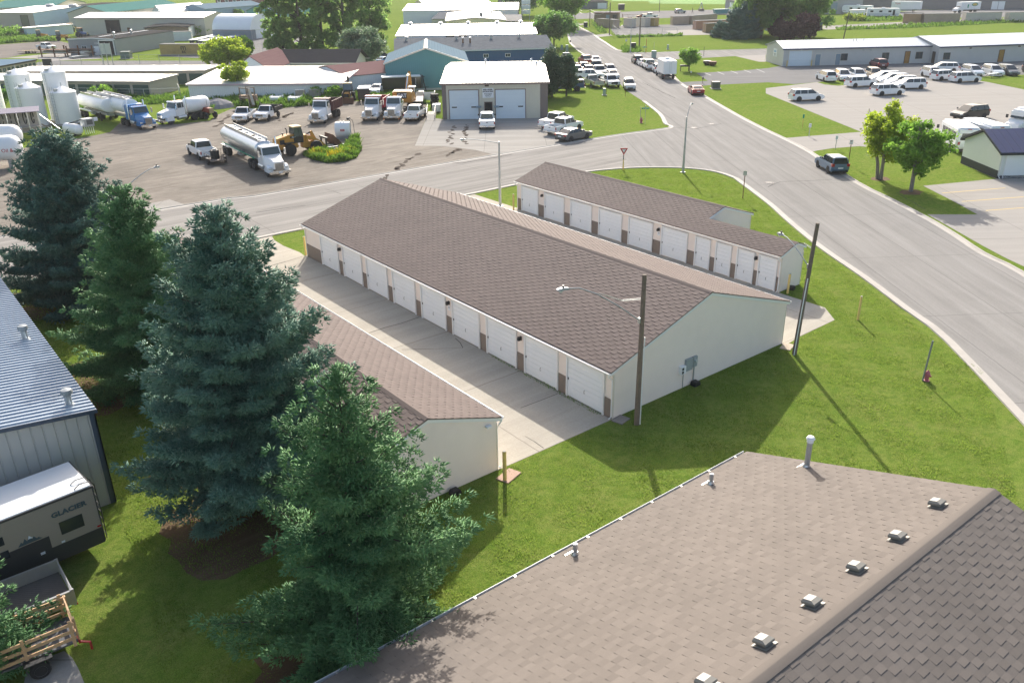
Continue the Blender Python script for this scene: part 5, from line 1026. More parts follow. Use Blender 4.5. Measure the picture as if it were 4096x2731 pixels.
# storage rows
def storage(label, A, B, depth, h, roof, bays, fx=None, rise=.06):
    t = bld('storage_row', label, A, B, depth, h, rise, 'mono', W_TAN, roof, ov=.2, group='self storage rows', trim=DARKM if roof is not R_WHITE else P('trim_taupe', (.30, .27, .25)), cat='storage building'); L = t['L']; w_ = L/bays
    for k in range(bays): op(t, 'f', k*w_+.22, w_-.5, .05, h-.5, GREEND, 'roll_door')
    return t
e = (18.11, 127.76); bA = (e[0]-.67*44, e[1]+.742*44)
t1 = storage('front storage row with white roof and green roll doors behind the tankers', bA, e, 9.0, 2.45, R_WHITE, 13)
A, B = (3.18, 162.86), (30.81, 137.26); storage('middle storage row with white roof, mostly hidden by the front one', A, B, 7.5, 2.45, R_WHITE, 12)
A, B = (-1.75, 168.73), (11.79, 182.85); storage('left storage row with a blue grey roof at the frame edge', A, B, 9, 2.5, R_BLUEG, 14)
# grey shop
A, B = (26.52, 218.97), (34.94, 208.97); t = bld('grey_shop', 'grey metal shop with an open dark doorway and a white door', A, B, 26, 3.75, .25, 'y', W_GREY, R_DARK, ov=.1, trim=TRIMW, rt_=.08); L = t['L']
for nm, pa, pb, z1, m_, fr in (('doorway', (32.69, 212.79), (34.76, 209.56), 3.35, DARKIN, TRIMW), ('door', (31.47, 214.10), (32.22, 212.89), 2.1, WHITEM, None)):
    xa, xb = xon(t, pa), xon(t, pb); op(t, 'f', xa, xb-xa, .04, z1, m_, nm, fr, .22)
xa = xon(t, (26.96, 214.66)); op(t, 'f', xa, 1.3, 1.3, 2.1, WINT, 'window', TRIMW); text('1104', .6, PLATE, t, (L*.60, -.02, 2.75), (R(90), 0, 0), .01)
roofcap(t, L*.9, 2, 3.85, 1.3, .2); roofcap(t, L*.7, 13, 3.9, 1.0, .2); MB().prism([(L*.5, 3.98), (L*.5+.5, 3.98), (L*.5+.5, 4.14), (L*.5, 4.14)], 3, 24, 'y').build('roof_curb', TRIMW, t)
# beige long, left beige, others top left
A, B = (47.65, 304.68), (78.42, 268.57); h_ = 5.3
A, B = (45.15, 290.07), (74.30, 254.94); t = bld('long_hall', 'long beige hall with a tall dark doorway and a white roof', A, B, 16, 5.2, 1.2, 'x', W_BEIGE, R_WHITE, trim=MATS['trim_mauve']); L = t['L']
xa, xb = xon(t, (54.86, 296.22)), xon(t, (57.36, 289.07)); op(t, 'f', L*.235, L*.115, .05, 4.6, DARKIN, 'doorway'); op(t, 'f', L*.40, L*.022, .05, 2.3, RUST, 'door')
A, B = (31.96, 365.02), (43.57, 344.57); t = bld('beige_works', 'beige works with a pale blue gable wall and two roof vents', A, B, 45, 5.0, 1.3, 'x', W_TAN, R_WHITE, ov=.2); L = t['L']; MB().prism([(0, .05), (45, .05), (45, 4.9), (22.5, 6.1), (0, 4.9)], L+.004, L+.05, 'x').build('gable_cladding', W_PALEB, t)
for f in (.42, .93): MB().lathe([(1.1, -.2), (1.6, .5), (1.7, .7), (1.2, 1.0), (.05, 1.1)], 14).build('roof_vent', GALV, t, True, loc=(L*f, 20, 6.1))
op(t, 'f', L*.72, 3.6, .05, 4.0, GREYP, 'overhead_door', DARKM, .2)
A, B = (29.41, 297.15), (31.02, 293.00); t = bld('white_hut', 'small white hut with a flat pale roof among the yellow machines', A, B, 16, 2.75, .1, 'mono', W_PALEB, R_WHITE, ov=.4); op(t, 'f', .8, 2.2, 1.3, 2.4, WINT, 'window')
A, B = (54.70, 341.77), (66.08, 330.97); bld('green_roof_hall', 'beige hall with a wide green gable roof', A, B, 60, 4.6, 2.3, 'y', W_BEIGE, R_GREEN, ov=.4)
bld('flat_hall', 'long hall with a dark brown fascia left of the green roof', (62.98, 415.27), (75.29, 401.67), 40, 4, .3, 'mono', W_BEIGE, R_DARK, trim=BRONZE, ov=.6)
bld('green_roof_hall', 'low green roofs at the far left edge', (44.54, 450.83), (69.71, 436.35), 50, 3.5, 2.4, 'x', W_BEIGE, R_GREEN)
bld('white_gable_hall', 'small white roofed hall to the right of the green roof', (87.45, 348.59), (88.39, 347.29), 30, 3.5, 2.2, 'y', W_WHITE, R_WHITE).scale.x = 2.4
A, B = (102.25, 360.52), (108.56, 347.78); t = bld('light_blue_hall', 'light blue hall with a grey gable roof and a pale garage door', A, B, 36, 3.5, 1.7, 'y', hipwall('light_blue', (.26, .38, .50)), R_GREY); op(t, 'f', t['L']*.12, t['L']*.33, .05, 2.6, W_PALEB, 'overhead_door')
bld('grey_flat_block', 'low grey flat roofed block below the red building', (116.88, 360.72), (124.67, 357.12), 20, 3.0, .1, 'mono', W_DKG, R_PALE, ov=.3)
A, B = (135.90, 407.67), (145.91, 392.04); t = bld('red_apartment_house', 'dark red two storey house with small white framed windows', A, B, 20, 6.2, .4, 'mono', W_RED, R_DARK, ov=.5, cat='house'); L = t['L']
for k in range(4):
    op(t, 'f', L*(.06+.24*k), L*.075, 3.9, 5.3, WINT, 'window', WHITEM, .3); op(t, 'f', L*(.07+.17*k), L*.075, .9, 2.0, WINT, 'window', WHITEM, .3)
bld('grey_block', 'tall grey panelled block next to the red house', (155.12, 414.40), (165.22, 419.04), 20, 8, .2, 'mono', hipwall('light_grey', (.36, .36, .38), (2.5, .2, -.1)), R_DARK)
A, B = (121.42, 336.66), (126.96, 323.32); A, B = (115.60, 321.79), (121.89, 311.00); t = bld('teal_garage', 'small teal gable garage at the left of the tall trees', A, B, 26, 3.4, 2.2, 'y', hipwall('teal_green', (.10, .33, .33)), R_GREY, ov=.3); op(t, 'f', t['L']*.36, t['L']*.28, .05, 3.2, W_WHITE, 'overhead_door')
cargo_ = None
# fabric arch shelter on two containers
A, B = (70.89, 239.70), (78.11, 228.53); L = dst(A, B); t = thing('fabric_shelter', 'white fabric arch shelter standing on shipping containers', 'shelter', A, ang(A, B))
Wq = 11; pr = [(Wq/2-Wq/2*math.cos(R(180*k/16)), 2.45+4.3*math.sin(R(180*k/16))) for k in range(17)]
m = MB(); m.prism(pr, -.0, L, 'x'); m.build('fabric_cover', P('white_fabric', (.74, .77, .80), .45, 0, .05, .6, bump=.04, bs=1.2), t, True)
MB().prism([(2.5, 0), (Wq+.6, 0), (Wq, 2.4), (2.5, 2.4)], L-.1, L-.02, 'x').build('end_curtain', MATS['white_fabric'], t)
def container(label, A, B, m_, door='b', h=2.55, w=2.44, group=None, letters=None):
    """A to B is the long side towards the camera"""
    L = dst(A, B); t = thing('shipping_container', label, 'container', A, ang(A, B), group); t.location.z = .016
    m = MB(); n = max(8, int(L/.28)); pts = []
    for k in range(n): pts += [(k*L/n, 0), ((k+.5)*L/n, 0), ((k+.5)*L/n, .035), ((k+1)*L/n, .035)] if False else [(k*L/n+.02, 0), (k*L/n+L/n*.45, 0), (k*L/n+L/n*.55, .045), ((k+1)*L/n-.0, .045)]
    m.prism(pts+[(L-.02, w), (.02, w)], .12, h-.12, 'z').build('side_panels', m_, t)
    MB().box(0, L, -.01, w, 0, .13).build('bottom_rail', m_, t); MB().box(0, L, -.012, w, h-.125, h).build('roof', R_PALE if m_.name not in ('paint_white',) else WHITEM, t)
    for x in (0, L-.1): MB().box(x, x+.1, -.02, .09, .13, h-.12).build('corner_post', m_, t)
    xd = -.03 if door == 'a' else L+.005
    for k in (0, 1):
        d = MB().box(xd, xd+.025, .06+k*w/2, w/2-.03+k*w/2, .18, h-.15).build('end_door', m_, t); MB().tube([(xd+(.05 if door == 'b' else -.03), .35+k*w/2, .2), (xd+(.05 if door == 'b' else -.03), .35+k*w/2, h-.2)], .025, 4).build('lock_bar', GALV, d)
    if letters:
        for tx, sz, x, z, bo in letters: text(tx, sz, DARKM, t, (x*L, -.03, z), (R(90), 0, 0), .006, bold=bo, sx=1.15)
    return t
OCH = P('container_ochre', (.42, .30, .105), .6, 0, .12, 1.2, .5); CGREY = P('container_grey', (.20, .24, .28), .6, 0, .1, 1.2, .3); CTAN = P('container_tan', (.42, .33, .25), .6, 0, .1, 1, .3); CSAL = P('container_salmon', (.46, .27, .19), .6, 0, .1, 1, .3); CCRM = P('container_cream', (.55, .52, .46), .6, 0, .1, 1, .25); CWHT = P('container_pale', (.56, .61, .62), .6, 0, .08, 1, .2); CBRN = P('container_brown', (.36, .24, .13), .6, 0, .12, 1, .4); CDK = P('container_dark_red', (.10, .05, .045), .6, 0, .1, 1, .3)
container('ochre shipping container lettered m above sc on its long side', (43.10, 201.27), (51.26, 192.55), OCH, letters=[('m', 1.7, .52, 1.72, .02), ('sc', 1.15, .52, .80, .02)])
container('pale blue white container beside the brown block building', (59.05, 241.35), (63.99, 238.66), CWHT)
container('slate grey container carrying the white fabric shelter', (70.26, 238.02), (77.61, 227.34), CGREY, h=2.6)
container('dark red container at the far end of the fabric shelter', (lambda p, q: (p[0]+(q[0]-p[0])*.0+3.6, p[1]+5.0))((78.11, 228.53), (83.66, 235.00)), (lambda p: (p[0]+3.0, p[1]+9.6))((83.66, 235.00)), CDK)
A, B = (62.69, 278.68), (75.64, 275.21); A, B = (55.91, 254.60), (66.92, 248.63)
t = bld('block_building', 'low building with a brown block front and a white side wall', A, B, dst(B, (81.31, 267.50)), 3.2, .4, 'y', W_BRN, R_DARK, ov=.25, trim=DARKM); L = t['L']; MB().box(L+.004, L+.06, .1, t['D'], .05, 3.1).build('side_cladding', W_WHITE, t); op(t, 'r', t['D']*.85, 1.2, .8, 2.4, WINT, 'window', DARKM)
for k, (a_, b_) in enumerate((((60.13, 226.78), (74.75, 243.38)), ((66.83, 232.09), (76.70, 240.12)), ((60.91, 221.79), (70.82, 230.52)), ((66.75, 223.48), (75.79, 233.44)))):
    L = dst(a_, b_); t = thing('flat_trailer', ('long white flat trailer nearest the pale container', 'long white flat trailer in the middle of the parked trailers', 'long white flat trailer in front, behind the ochre container', 'white flat trailer nearest the fabric shelter')[k], 'trailer', a_, ang(a_, b_), 'flat trailers beside the fabric shelter')
    MB().box(0, L, -1.2, 1.2, .95, 1.15).build('deck', WHITEM, t); MB().box(0, L, -.4, .4, .55, .95).build('frame', DARKM, t)
    for x in (1, 2.2):
        for s in (-1, 1): wheel(t, x, s*.95, .48, .4)
# long office on the right, with its step forward
A, B = (126.45, 79.81), (151.82, 62.38)
t = bld('office', 'long pale metal office with a ribbed white roof, left section with garage door', A, B, 9.6, 3.35, 1.1, 'x', hipwall('office', (.50, .50, .49), (.30, .03, -.015)), R_RIB, trim=P('trim_navy', (.06, .08, .15)), ov=.3, off=.45); L = t['L']
for nm, pa, pb, z0, z1, m_, fr in (('overhead_door', (127.50, 79.28), (131.30, 76.71), .03, 2.9, WDOOR, TRIMC), ('door', (132.11, 76.42), (133.19, 76.14), .05, 2.15, DOORB, TRIMC), ('door', (135.72, 74.34), (136.62, 73.96), .05, 2.15, DOORB, TRIMC), ('glass_door', (147.39, 66.13), (148.20, 65.58), .05, 2.3, DOORO, BRONZE)):
    xa, xb = xon(t, pa), xon(t, pb); op(t, 'f', xa, xb-xa, z0, z1, m_, nm, fr)
for p in ((135.69, 71.31), (142.85, 66.69), (148.92, 63.24)): op(t, 'f', xon(t, p)-.6, 1.25, .95, 2.1, WINT, 'window', BRONZE)
bo = MB().box(-.05, -.003, 3.6, 5.6, 1.5, 3.0).build('sign_board', PLATE, t); text('anne', .62, LBLUE, bo, (-.055, 4.6, 2.5), (R(90), 0, R(-90)), .004, bold=.02); text('CENTER FOR', .20, DARKM, bo, (-.055, 4.6, 1.95), (R(90), 0, R(-90)), .004); text('SERVICES', .20, DARKM, bo, (-.055, 4.6, 1.7), (R(90), 0, R(-90)), .004)
for f in (.055,): MB().box(L*.11, L*.11+.25, -.25, -.01, 2.98, 3.15).build('wall_lamp', WHITEM, t)
for x in (L*.52, L*.57): MB().box(x, x+.35, -.12, -.003, 2.55, 2.95).build('wall_vent', GALV, t)
for x in (L*.5, L*.52, L*.57): roofcap(t, x, 3.2, 4.1, .35, .05)
for p in ((126.97, 79.28), (131.19, 76.56)): q = xon(t, p); bl = MB().cyl((q, -.5, 0), (q, -.5, 1.15), .11, n=12).build('door_bollard', BOLLY, t, True)
A2, B2 = (150.03, 60.31), (171.66, 48.57)
t = bld('office', 'right section of the long pale office, standing forward past the corner door', A2, B2, 13, 3.35, 1.4, 'x', MATS['wall_office'], R_RIB, trim=MATS['trim_navy'], ov=.3, off=.55); L = t['L']
xa = xon(t, (162.10, 54.50)); op(t, 'f', xa, 1.1, .05, 2.3, DOORO, 'glass_door', BRONZE); op(t, 'f', xon(t, (150.87, 58.21))-.6, 1.3, .95, 2.1, WINT, 'window', BRONZE)
for p in ((156.30, 57.80), (165.80, 52.52)): q = xon(t, p); MB().box(q-.2, q+.2, -.2, -.003, 2.8, 3.0).build('wall_lamp', BRONZE, t)
op(t, 'l', 11.0, 1.0, .05, 2.3, BRONZE, 'door')
# garage with the navy roof at the right edge
A, B = (62.06, 9.75), (66.36, 6.49); Bk = (65.56, 15.76); dp = dst(A, Bk)
t = bld('navy_roof_garage', 'white garage with a navy ribbed roof and navy wainscot at the right edge', A, B, dp, 2.62, 1.45, 'x', P('wall_white_ribbed', (.66, .70, .66), .5, 0, .04, 1, .06, ribs=(.23, .02, -.014)), R_NAVY, trim=P('navy_trim', (.015, .02, .04), .4), ov=.3, cat='garage'); L = t['L']
MB().box(-.03, -.003, .0, dp, .02, .78).build('wainscot', P('wainscot_navy', (.013, .02, .042), .45, 0, .05, 2, ribs=(.23, .02, -.014)), t); MB().box(0, L, -.03, -.003, .02, .3).build('wainscot', MATS['wainscot_navy'], t)
for xa in (-.35,): MB().prism([(-.33, 2.40), (dp/2, 3.97), (dp/2, 4.2), (-.33, 2.63)], xa, xa+.06, 'x').build('rake_board', MATS['navy_trim'], t); MB().prism([(dp+.33, 2.40), (dp/2, 3.97), (dp/2, 4.2), (dp+.33, 2.63)], xa, xa+.06, 'x').build('rake_board', MATS['navy_trim'], t)
op(t, 'f', .55, 4.4, .04, 2.3, GDOOR, 'overhead_door', TRIMW); MB().tube([(.12, -.3, 2.45), (.12, -.06, 2.2), (.12, -.06, .2), (.12, -.3, .1)], .05, 4).build('downspout', TRIMW, t)
# metal building at the left edge: eave along y
t = thing('metal_building', 'pale metal building with a blue ribbed roof at the left edge', 'building', (-20.50, 8.17, 0)); W_SIDE = P('wall_warm_white_ribbed', (.52, .50, .47), .5, 0, .05, 1, .12, ribs=(.40, .035, -.03))
MB().prism([(-14, 0), (0, 0), (0, 4.35), (-7, 5.05), (-14, 4.35)], 0, 24.5, 'y').build('wall', W_SIDE, t)
RBL = P('roof_blue_steel', (.30, .36, .43), .28, .45, .05, .8, .06); NV = P('trim_slate_blue', (.06, .085, .13), .4, .1)
rf = MB(); n = 80; rp = []
for k in range(n+1):
    y = -.12+24.74*k/n; rp += [(y, 0.0), (y+.10, 0.0), (y+.125, .05), (y+.185, .05), (y+.21, 0)]
for s in (0,):
    for xa, za, xb, zb in ((.12, 4.36, -7.0, 5.07), (-14.12, 4.36, -7.0, 5.07)):
        vs = [(xa, y, za+h_) for y, h_ in rp]+[(xb, y, zb+h_) for y, h_ in rp]; m_ = len(rp); rf.add(vs, [(i, i+1, m_+i+1, m_+i) for i in range(m_-1)])
rf.build('roof', RBL, t)
MB().prism([(.14, 4.20), (-7, 4.90), (-7, 5.06), (.14, 4.36)], -.16, -.10, 'y').build('fascia', NV, t); MB().box(.005, .13, -.12, 24.6, 4.22, 4.34).build('fascia', NV, t); MB().box(-.16, .06, -.05, -.004, .03, 4.18).build('corner_trim', NV, t); MB().box(.004, .06, -.05, .2, .03, 4.18).build('corner_trim', NV, t)
for x, y in ((-21.12, 8.92), (-21.11, 17.19)):
    o = MB().cyl((x+20.50, y-8.17, 4.35), (x+20.50, y-8.17, 5.05), .13, n=14).build('flue', GALV, t, True); MB().lathe([(.04, .80), (.19, .76), (.23, .66), (.23, .60), (.14, .58), (.14, .5)], 16).build('flue_cap', LAMPG, o, True, loc=(x+20.50, y-8.17, 4.35)); MB().cyl((x+20.50, y-8.17, 4.40), (x+20.50, y-8.17, 4.50), .24, .15, n=14).build('flashing', GALV, o)
# far right depots and containers
t = bld('far_workshop', 'grey far workshop with a white door left of the tall trees', (262.51, 202.68), (257.99, 193.59), 22, 4.7, .3, 'mono', W_GREY, R_PALE); op(t, 'f', t['L']*.4, 3, .05, 4, WHITEM, 'overhead_door')
t = bld('far_depot', 'pale grey far depot behind the campers', (274.72, 173.19), (287.03, 158.66), 30, 5.2, .5, 'mono', hipwall('pale_grey', (.36, .36, .36)), R_PALE); op(t, 'f', t['L']*.42, 2.2, .05, 4, DOORB, 'door')
t = bld('far_depot', 'long dark grey far depot behind the delivery truck', (313.28, 175.72), (354.48, 109.91), 40, 4.4, 1.2, 'x', hipwall('taupe', (.19, .175, .175)), R_PALE)
for f in (.62, .65): op(t, 'f', t['L']*f, 2.2, .05, 3, WHITEM, 'door')
t = bld('low_block', 'dark flat roofed block at the far end of the street', (242.38, 272.73), (257.00, 262.73), 18, 2.9, .2, 'mono', hipwall('slate', (.13, .145, .15)), R_DARK, ov=.3); op(t, 'f', t['L']*.75, 4, .05, 2.4, W_WHITE, 'overhead_door')
t = bld('brown_hut', 'small brown block hut behind the container yard fence', (195.16, 206.30), (200.36, 199.75), 6, 2.9, .1, 'mono', W_BRN, R_PALE, trim=P('trim_maroon', (.20, .06, .08))); op(t, 'f', t['L']*.5, 1.2, .05, 2.2, DOORB, 'door'); op(t, 'f', t['L']*.78, 1.4, .05, 2.2, DARKM, 'door')
g_ = 'containers in the fenced far yard'
for a_, b_, m_, lb, dr in (((177.63, 186.99), (177.50, 181.90), CTAN, 'pinkish tan container nearest the yard gate', 'b'), ((178.04, 183.86), (176.43, 178.06), CTAN, 'second tan container beside the gate, set back', 'b'), ((182.80, 179.68), (183.27, 176.49), CCRM, 'single grey white container showing its doors', 'b'), ((188.30, 179.41), (188.49, 175.43), CCRM, 'cream container beside the ochre one behind the tall pole', 'b'), ((191.06, 177.68), (191.19, 174.28), OCH, 'ochre container end beside the cream one', 'b'),
        ((200.16, 174.27), (205.08, 171.60), CTAN, 'tan container standing alone side on', 'b'), ((206.69, 171.90), (219.96, 171.99), CTAN, 'far pale tan container behind the salmon one', 'a'), ((188.87, 154.85), (200.23, 149.48), CSAL, 'salmon container with a blue end', 'a'), ((181.75, 145.09), (189.44, 141.32), CBRN, 'brown container in front of the salmon one', 'a')):
    container(lb, a_, b_, m_, dr, group=g_)
for a_, b_, m_, lb in (((251.35, 122.98), (253.07, 118.06), CBRN, 'brown container at the left end of the roadside row'), ((253.70, 117.28), (262.38, 110.20), CTAN, 'long grey tan container, second in the roadside row'), ((266.15, 110.20), (275.46, 103.32), CCRM, 'long cream container, third in the roadside row'), ((275.14, 100.84), (285.38, 93.73), CCRM, 'cream container at the right end of the roadside row')): container(lb, a_, b_, m_, 'a', group='containers along the far concrete road', h=2.9)
container('blue green container under the big trees', (198.43, 135.91), (212.54, 126.79), P('container_teal', (.10, .16, .16), .6, 0, .1, 1, .3), 'b')
# ---------------------------------------------------------------- trees and weeds
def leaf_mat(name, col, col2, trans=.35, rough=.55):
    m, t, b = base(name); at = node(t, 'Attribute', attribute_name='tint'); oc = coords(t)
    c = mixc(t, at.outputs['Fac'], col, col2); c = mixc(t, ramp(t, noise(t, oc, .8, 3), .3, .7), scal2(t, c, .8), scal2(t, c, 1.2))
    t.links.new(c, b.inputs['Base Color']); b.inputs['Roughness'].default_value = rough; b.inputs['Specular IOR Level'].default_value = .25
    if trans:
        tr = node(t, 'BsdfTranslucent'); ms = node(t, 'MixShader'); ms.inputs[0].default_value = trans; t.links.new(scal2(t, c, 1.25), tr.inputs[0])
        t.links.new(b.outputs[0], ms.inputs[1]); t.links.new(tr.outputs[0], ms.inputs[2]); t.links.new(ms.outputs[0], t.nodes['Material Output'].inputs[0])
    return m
BARK = P('bark', (.10, .08, .065), .95, 0, .3, 5, .3, .02, 12); BARKG = P('bark_grey', (.20, .18, .155), .9, 0, .25, 5, .2, .01, 12)
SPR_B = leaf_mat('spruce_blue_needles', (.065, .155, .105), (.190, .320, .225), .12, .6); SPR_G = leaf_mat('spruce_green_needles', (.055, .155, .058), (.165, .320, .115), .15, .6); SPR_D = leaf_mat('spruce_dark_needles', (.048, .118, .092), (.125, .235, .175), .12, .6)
def norm(a): return a/np.maximum(np.linalg.norm(a, axis=-1, keepdims=True), 1e-6)
def spikes(Pt, Dr, ln, rad, rng):
    """thin three-sided shoots at points Pt along directions Dr"""
    n = len(Pt); a = norm(np.cross(Dr, rng.normal(size=(n, 3)))); b = np.cross(Dr, a); ln = ln[:, None]; rad = rad[:, None]; V = np.empty((n, 4, 3))
    for k, th in enumerate((0, 2.094, 4.189)): V[:, k] = Pt+(a*math.cos(th)+b*math.sin(th))*rad+Dr*ln*.15
    V[:, 3] = Pt+Dr*ln
    F = np.array([(0, 1, 3), (1, 2, 3), (2, 0, 3)])[None]+np.arange(n)[:, None, None]*4
    return V.reshape(-1, 3), F.reshape(-1, 3)
def spruce_mesh(H, Rm, seed, z0=.9, gaps=.25, dens=1.0, ln=.16, full=.65, stray=.15, low=.8):
    """boughs in loose tiers, each carrying rounded tufts of shoots"""
    rng = np.random.default_rng(seed); CC, CR, CD, CT = [], [], [], []; limbs = []; z = z0; up_ = np.array([0, 0, 1.])
    while z < H-.3:
        f = (z-z0)/(H-z0); nb = int(round((8.5-3.5*f)*(1-.35*gaps)+rng.normal(0, .6))); ph = rng.uniform(0, 6.28)
        for k in range(max(nb, 3)):
            az = ph+k*6.283/max(nb, 3)+rng.normal(0, .16); Lb = (Rm*(1-f)**full*min(1, low+1.4*f)+.12)*rng.uniform(.86, 1.06)
            if rng.random() < stray: Lb *= rng.uniform(1.08, 1.28)
            elif rng.random() < gaps: Lb *= rng.uniform(.45, .85)
            e0 = -.16+.95*f**1.3+rng.normal(0, .07); out = np.array([math.cos(az), math.sin(az), 0]); sv = np.array([-math.sin(az), math.cos(az), 0]); n = max(2, int(Lb/.30)); s = np.linspace(.22 if Lb > 1 else .4, 1, n)
            ax = out*(s*Lb*math.cos(e0))[:, None]+up_*(z+math.sin(e0)*s*Lb-.16*(1-f)*Lb*np.sin(s*2.5)+.16*Lb*s**3)[:, None]; limbs.append((ax[0], ax[n//2], ax[-1], z)); ct = rng.normal(.5, .16)
            for i in range(n):
                wd = min(.36*Lb, .95)*math.sqrt(max(1.04-s[i], .02))*(1.0-.45*gaps); m = max(1, int(round(wd/.24))); offs = np.linspace(-wd, wd, 2*m+1) if wd > .2 else np.array([0.])
                for o in offs:
                    c = ax[i]+sv*(o+rng.normal(0, .06))+out*rng.normal(0, .08)-out*abs(o)*.45+up_*(rng.normal(0, .05)-.22*abs(o)); CC.append(c); CR.append(rng.uniform(.19, .30)*(1 if f < .85 else .8)); d = out*(1.0+s[i])+sv*np.sign(o)*min(1, abs(o)*2.2)+up_*.35; CD.append(d); CT.append(ct+rng.normal(0, .12))
        z += rng.uniform(.36, .56)*(1-.35*f)
    for q in range(9): CC.append(np.array([rng.normal(0, .04), rng.normal(0, .04), H-.9+q*.11])); CR.append(.16); CD.append(up_*1.4+rng.normal(0, .6, 3)); CT.append(.6)
    CC, CR, CD, CT = np.array(CC), np.array(CR), norm(np.array(CD)), np.array(CT); per = int(30*dens); idx = np.repeat(np.arange(len(CC)), per); n = len(idx)
    d = norm(norm(rng.normal(size=(n, 3)))*np.array([1, 1, .75])+CD[idx]*.55+up_*.12); r = CR[idx]*rng.uniform(.25, 1.0, n); Pt = CC[idx]+d*r[:, None]*np.array([1, 1, .72]); dd = norm(d+CD[idx]*.5+rng.normal(0, .22, (n, 3)))
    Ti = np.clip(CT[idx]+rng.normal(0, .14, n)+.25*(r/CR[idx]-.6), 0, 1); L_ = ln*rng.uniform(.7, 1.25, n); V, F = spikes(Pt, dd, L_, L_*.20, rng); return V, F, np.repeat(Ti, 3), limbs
def spruce(label, p, H, Rm, m_, seed, group='tall spruces on the lawn', **k):
    t = thing('spruce_tree', label, 'tree', p, 0, group); V, F, T, limbs = spruce_mesh(H, Rm, seed, **k)
    fast_mesh('crown', V, F, m_, t, T); m = MB(); m.tube([(0, 0, -.1), (0, 0, H*.5), (0, 0, H*.97)], [.017*H+.06, .010*H+.03, .015], 8)
    for a, b, c, z in limbs[::2]: m.tube([(0, 0, z), tuple(a), tuple(b), tuple(c)], [.035, .03, .02, .006], 3)
    m.build('trunk', BARK, t); return t
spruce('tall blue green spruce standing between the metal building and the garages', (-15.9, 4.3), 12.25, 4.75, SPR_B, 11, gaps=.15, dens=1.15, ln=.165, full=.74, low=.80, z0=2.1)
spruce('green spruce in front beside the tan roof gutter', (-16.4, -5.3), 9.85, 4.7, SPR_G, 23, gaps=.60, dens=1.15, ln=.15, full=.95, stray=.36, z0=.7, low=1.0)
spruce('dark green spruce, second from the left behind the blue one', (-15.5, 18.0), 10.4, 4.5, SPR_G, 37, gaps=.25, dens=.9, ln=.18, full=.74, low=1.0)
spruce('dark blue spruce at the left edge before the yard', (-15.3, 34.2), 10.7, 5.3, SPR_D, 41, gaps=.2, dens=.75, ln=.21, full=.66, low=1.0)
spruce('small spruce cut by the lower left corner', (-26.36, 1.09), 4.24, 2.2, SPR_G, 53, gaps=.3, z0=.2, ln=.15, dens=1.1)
def leaves(Cn, Rd, n, size, rng, flat=.0):
    """leaf quads scattered through clumps with centres Cn and radii Rd"""
    pr = Rd**2/np.sum(Rd**2); idx = rng.choice(len(Cn), n, p=pr); d = norm(rng.normal(size=(n, 3))); r = Rd[idx]*np.clip(rng.normal(.72, .28, n), .05, 1.25)
    c = Cn[idx]+d*r[:, None]*np.array([1, 1, .82]); a = norm(rng.normal(size=(n, 3))+d*.3); b = norm(np.cross(a, rng.normal(size=(n, 3)))); s = size*rng.uniform(.6, 1.35, n)[:, None]
    V = np.stack([c-a*s, c+b*s*.62, c+a*s, c-b*s*.62], 1); F = np.arange(n*4).reshape(n, 4)
    return V.reshape(-1, 3), F, np.clip(rng.normal(.5, .25, n)+(rng.random(len(Cn))[idx]-.5)*.5, 0, 1)
def crown_clumps(H, z0, Rm, n, rng, shape='oval', fill=.55):
    Cn = []; 
    while len(Cn) < n:
        v = norm(rng.normal(size=3))*rng.uniform(fill, 1)
        zz = z0+(H-z0)*(v[2]*.5+.5); k = 1.0
        f = (zz-z0)/(H-z0)
        if shape == 'cone': k = (1.05-f)**.7
        elif shape == 'round': k = 1
        elif shape == 'col': zz = z0+(H-z0)*rng.random(); f = (zz-z0)/(H-z0); v = np.array([*(norm(rng.normal(size=2))*rng.uniform(fill, 1)), 0]); k = 1-.45*abs(2*f-1)**2.5
        elif shape == 'up': k = .55+.6*f if f < .75 else 1.0-.6*(f-.75)/.25
        Cn.append((v[0]*Rm*k, v[1]*Rm*k, zz))
    return np.array(Cn)
def tree(name, label, p, H, Rm, m_, seed, nleaf=9000, size=.16, z0=None, clumps=46, shape='oval', bark=BARK, group=None, cr=.30, trunks=1, fill=.5, cat='tree'):
    rng = np.random.default_rng(seed); t = thing(name, label, cat, p, 0, group); z0 = H*.2 if z0 is None else z0; Cn = crown_clumps(H*.95, z0+Rm*cr*.4, Rm*(1-cr*.7), clumps, rng, shape, fill); Rd = Rm*cr*rng.uniform(.6, 1.2, len(Cn))
    V, F, T = leaves(Cn, Rd, nleaf, size, rng); fast_mesh('crown', V, F, m_, t, T); m = MB(); r0 = .022*H+.03
    for k in range(trunks):
        o = (rng.normal(0, .12*(trunks > 1)), rng.normal(0, .12*(trunks > 1))); m.tube([(o[0], o[1], -.1), (o[0]*1.6, o[1]*1.6, z0), (o[0]*4, o[1]*4, H*.6), (o[0]*6, o[1]*6, H*.86)], [r0, r0*.8, r0*.45, .02], 7)
    for c in Cn[:min(len(Cn), 22)]:
        zb = max(z0*.8, c[2]-.5*math.hypot(c[0], c[1])-.3); m.tube([(0, 0, zb), (c[0]*.5, c[1]*.5, (zb+c[2])*.5+.1), tuple(c)], [r0*.35, r0*.25, .012], 4)
    m.build('trunk', bark, t); return t
L_LIME = leaf_mat('leaf_lime', (.20, .31, .02), (.38, .45, .04), .55); L_MID = leaf_mat('leaf_mid_green', (.12, .25, .03), (.24, .40, .06), .55); L_COT = leaf_mat('leaf_cottonwood', (.15, .27, .07), (.27, .40, .11), .58); L_DARK = leaf_mat('leaf_dark_green', (.085, .19, .045), (.17, .29, .07), .5); L_SILV = leaf_mat('leaf_silver_green', (.10, .17, .09), (.22, .29, .17), .35)
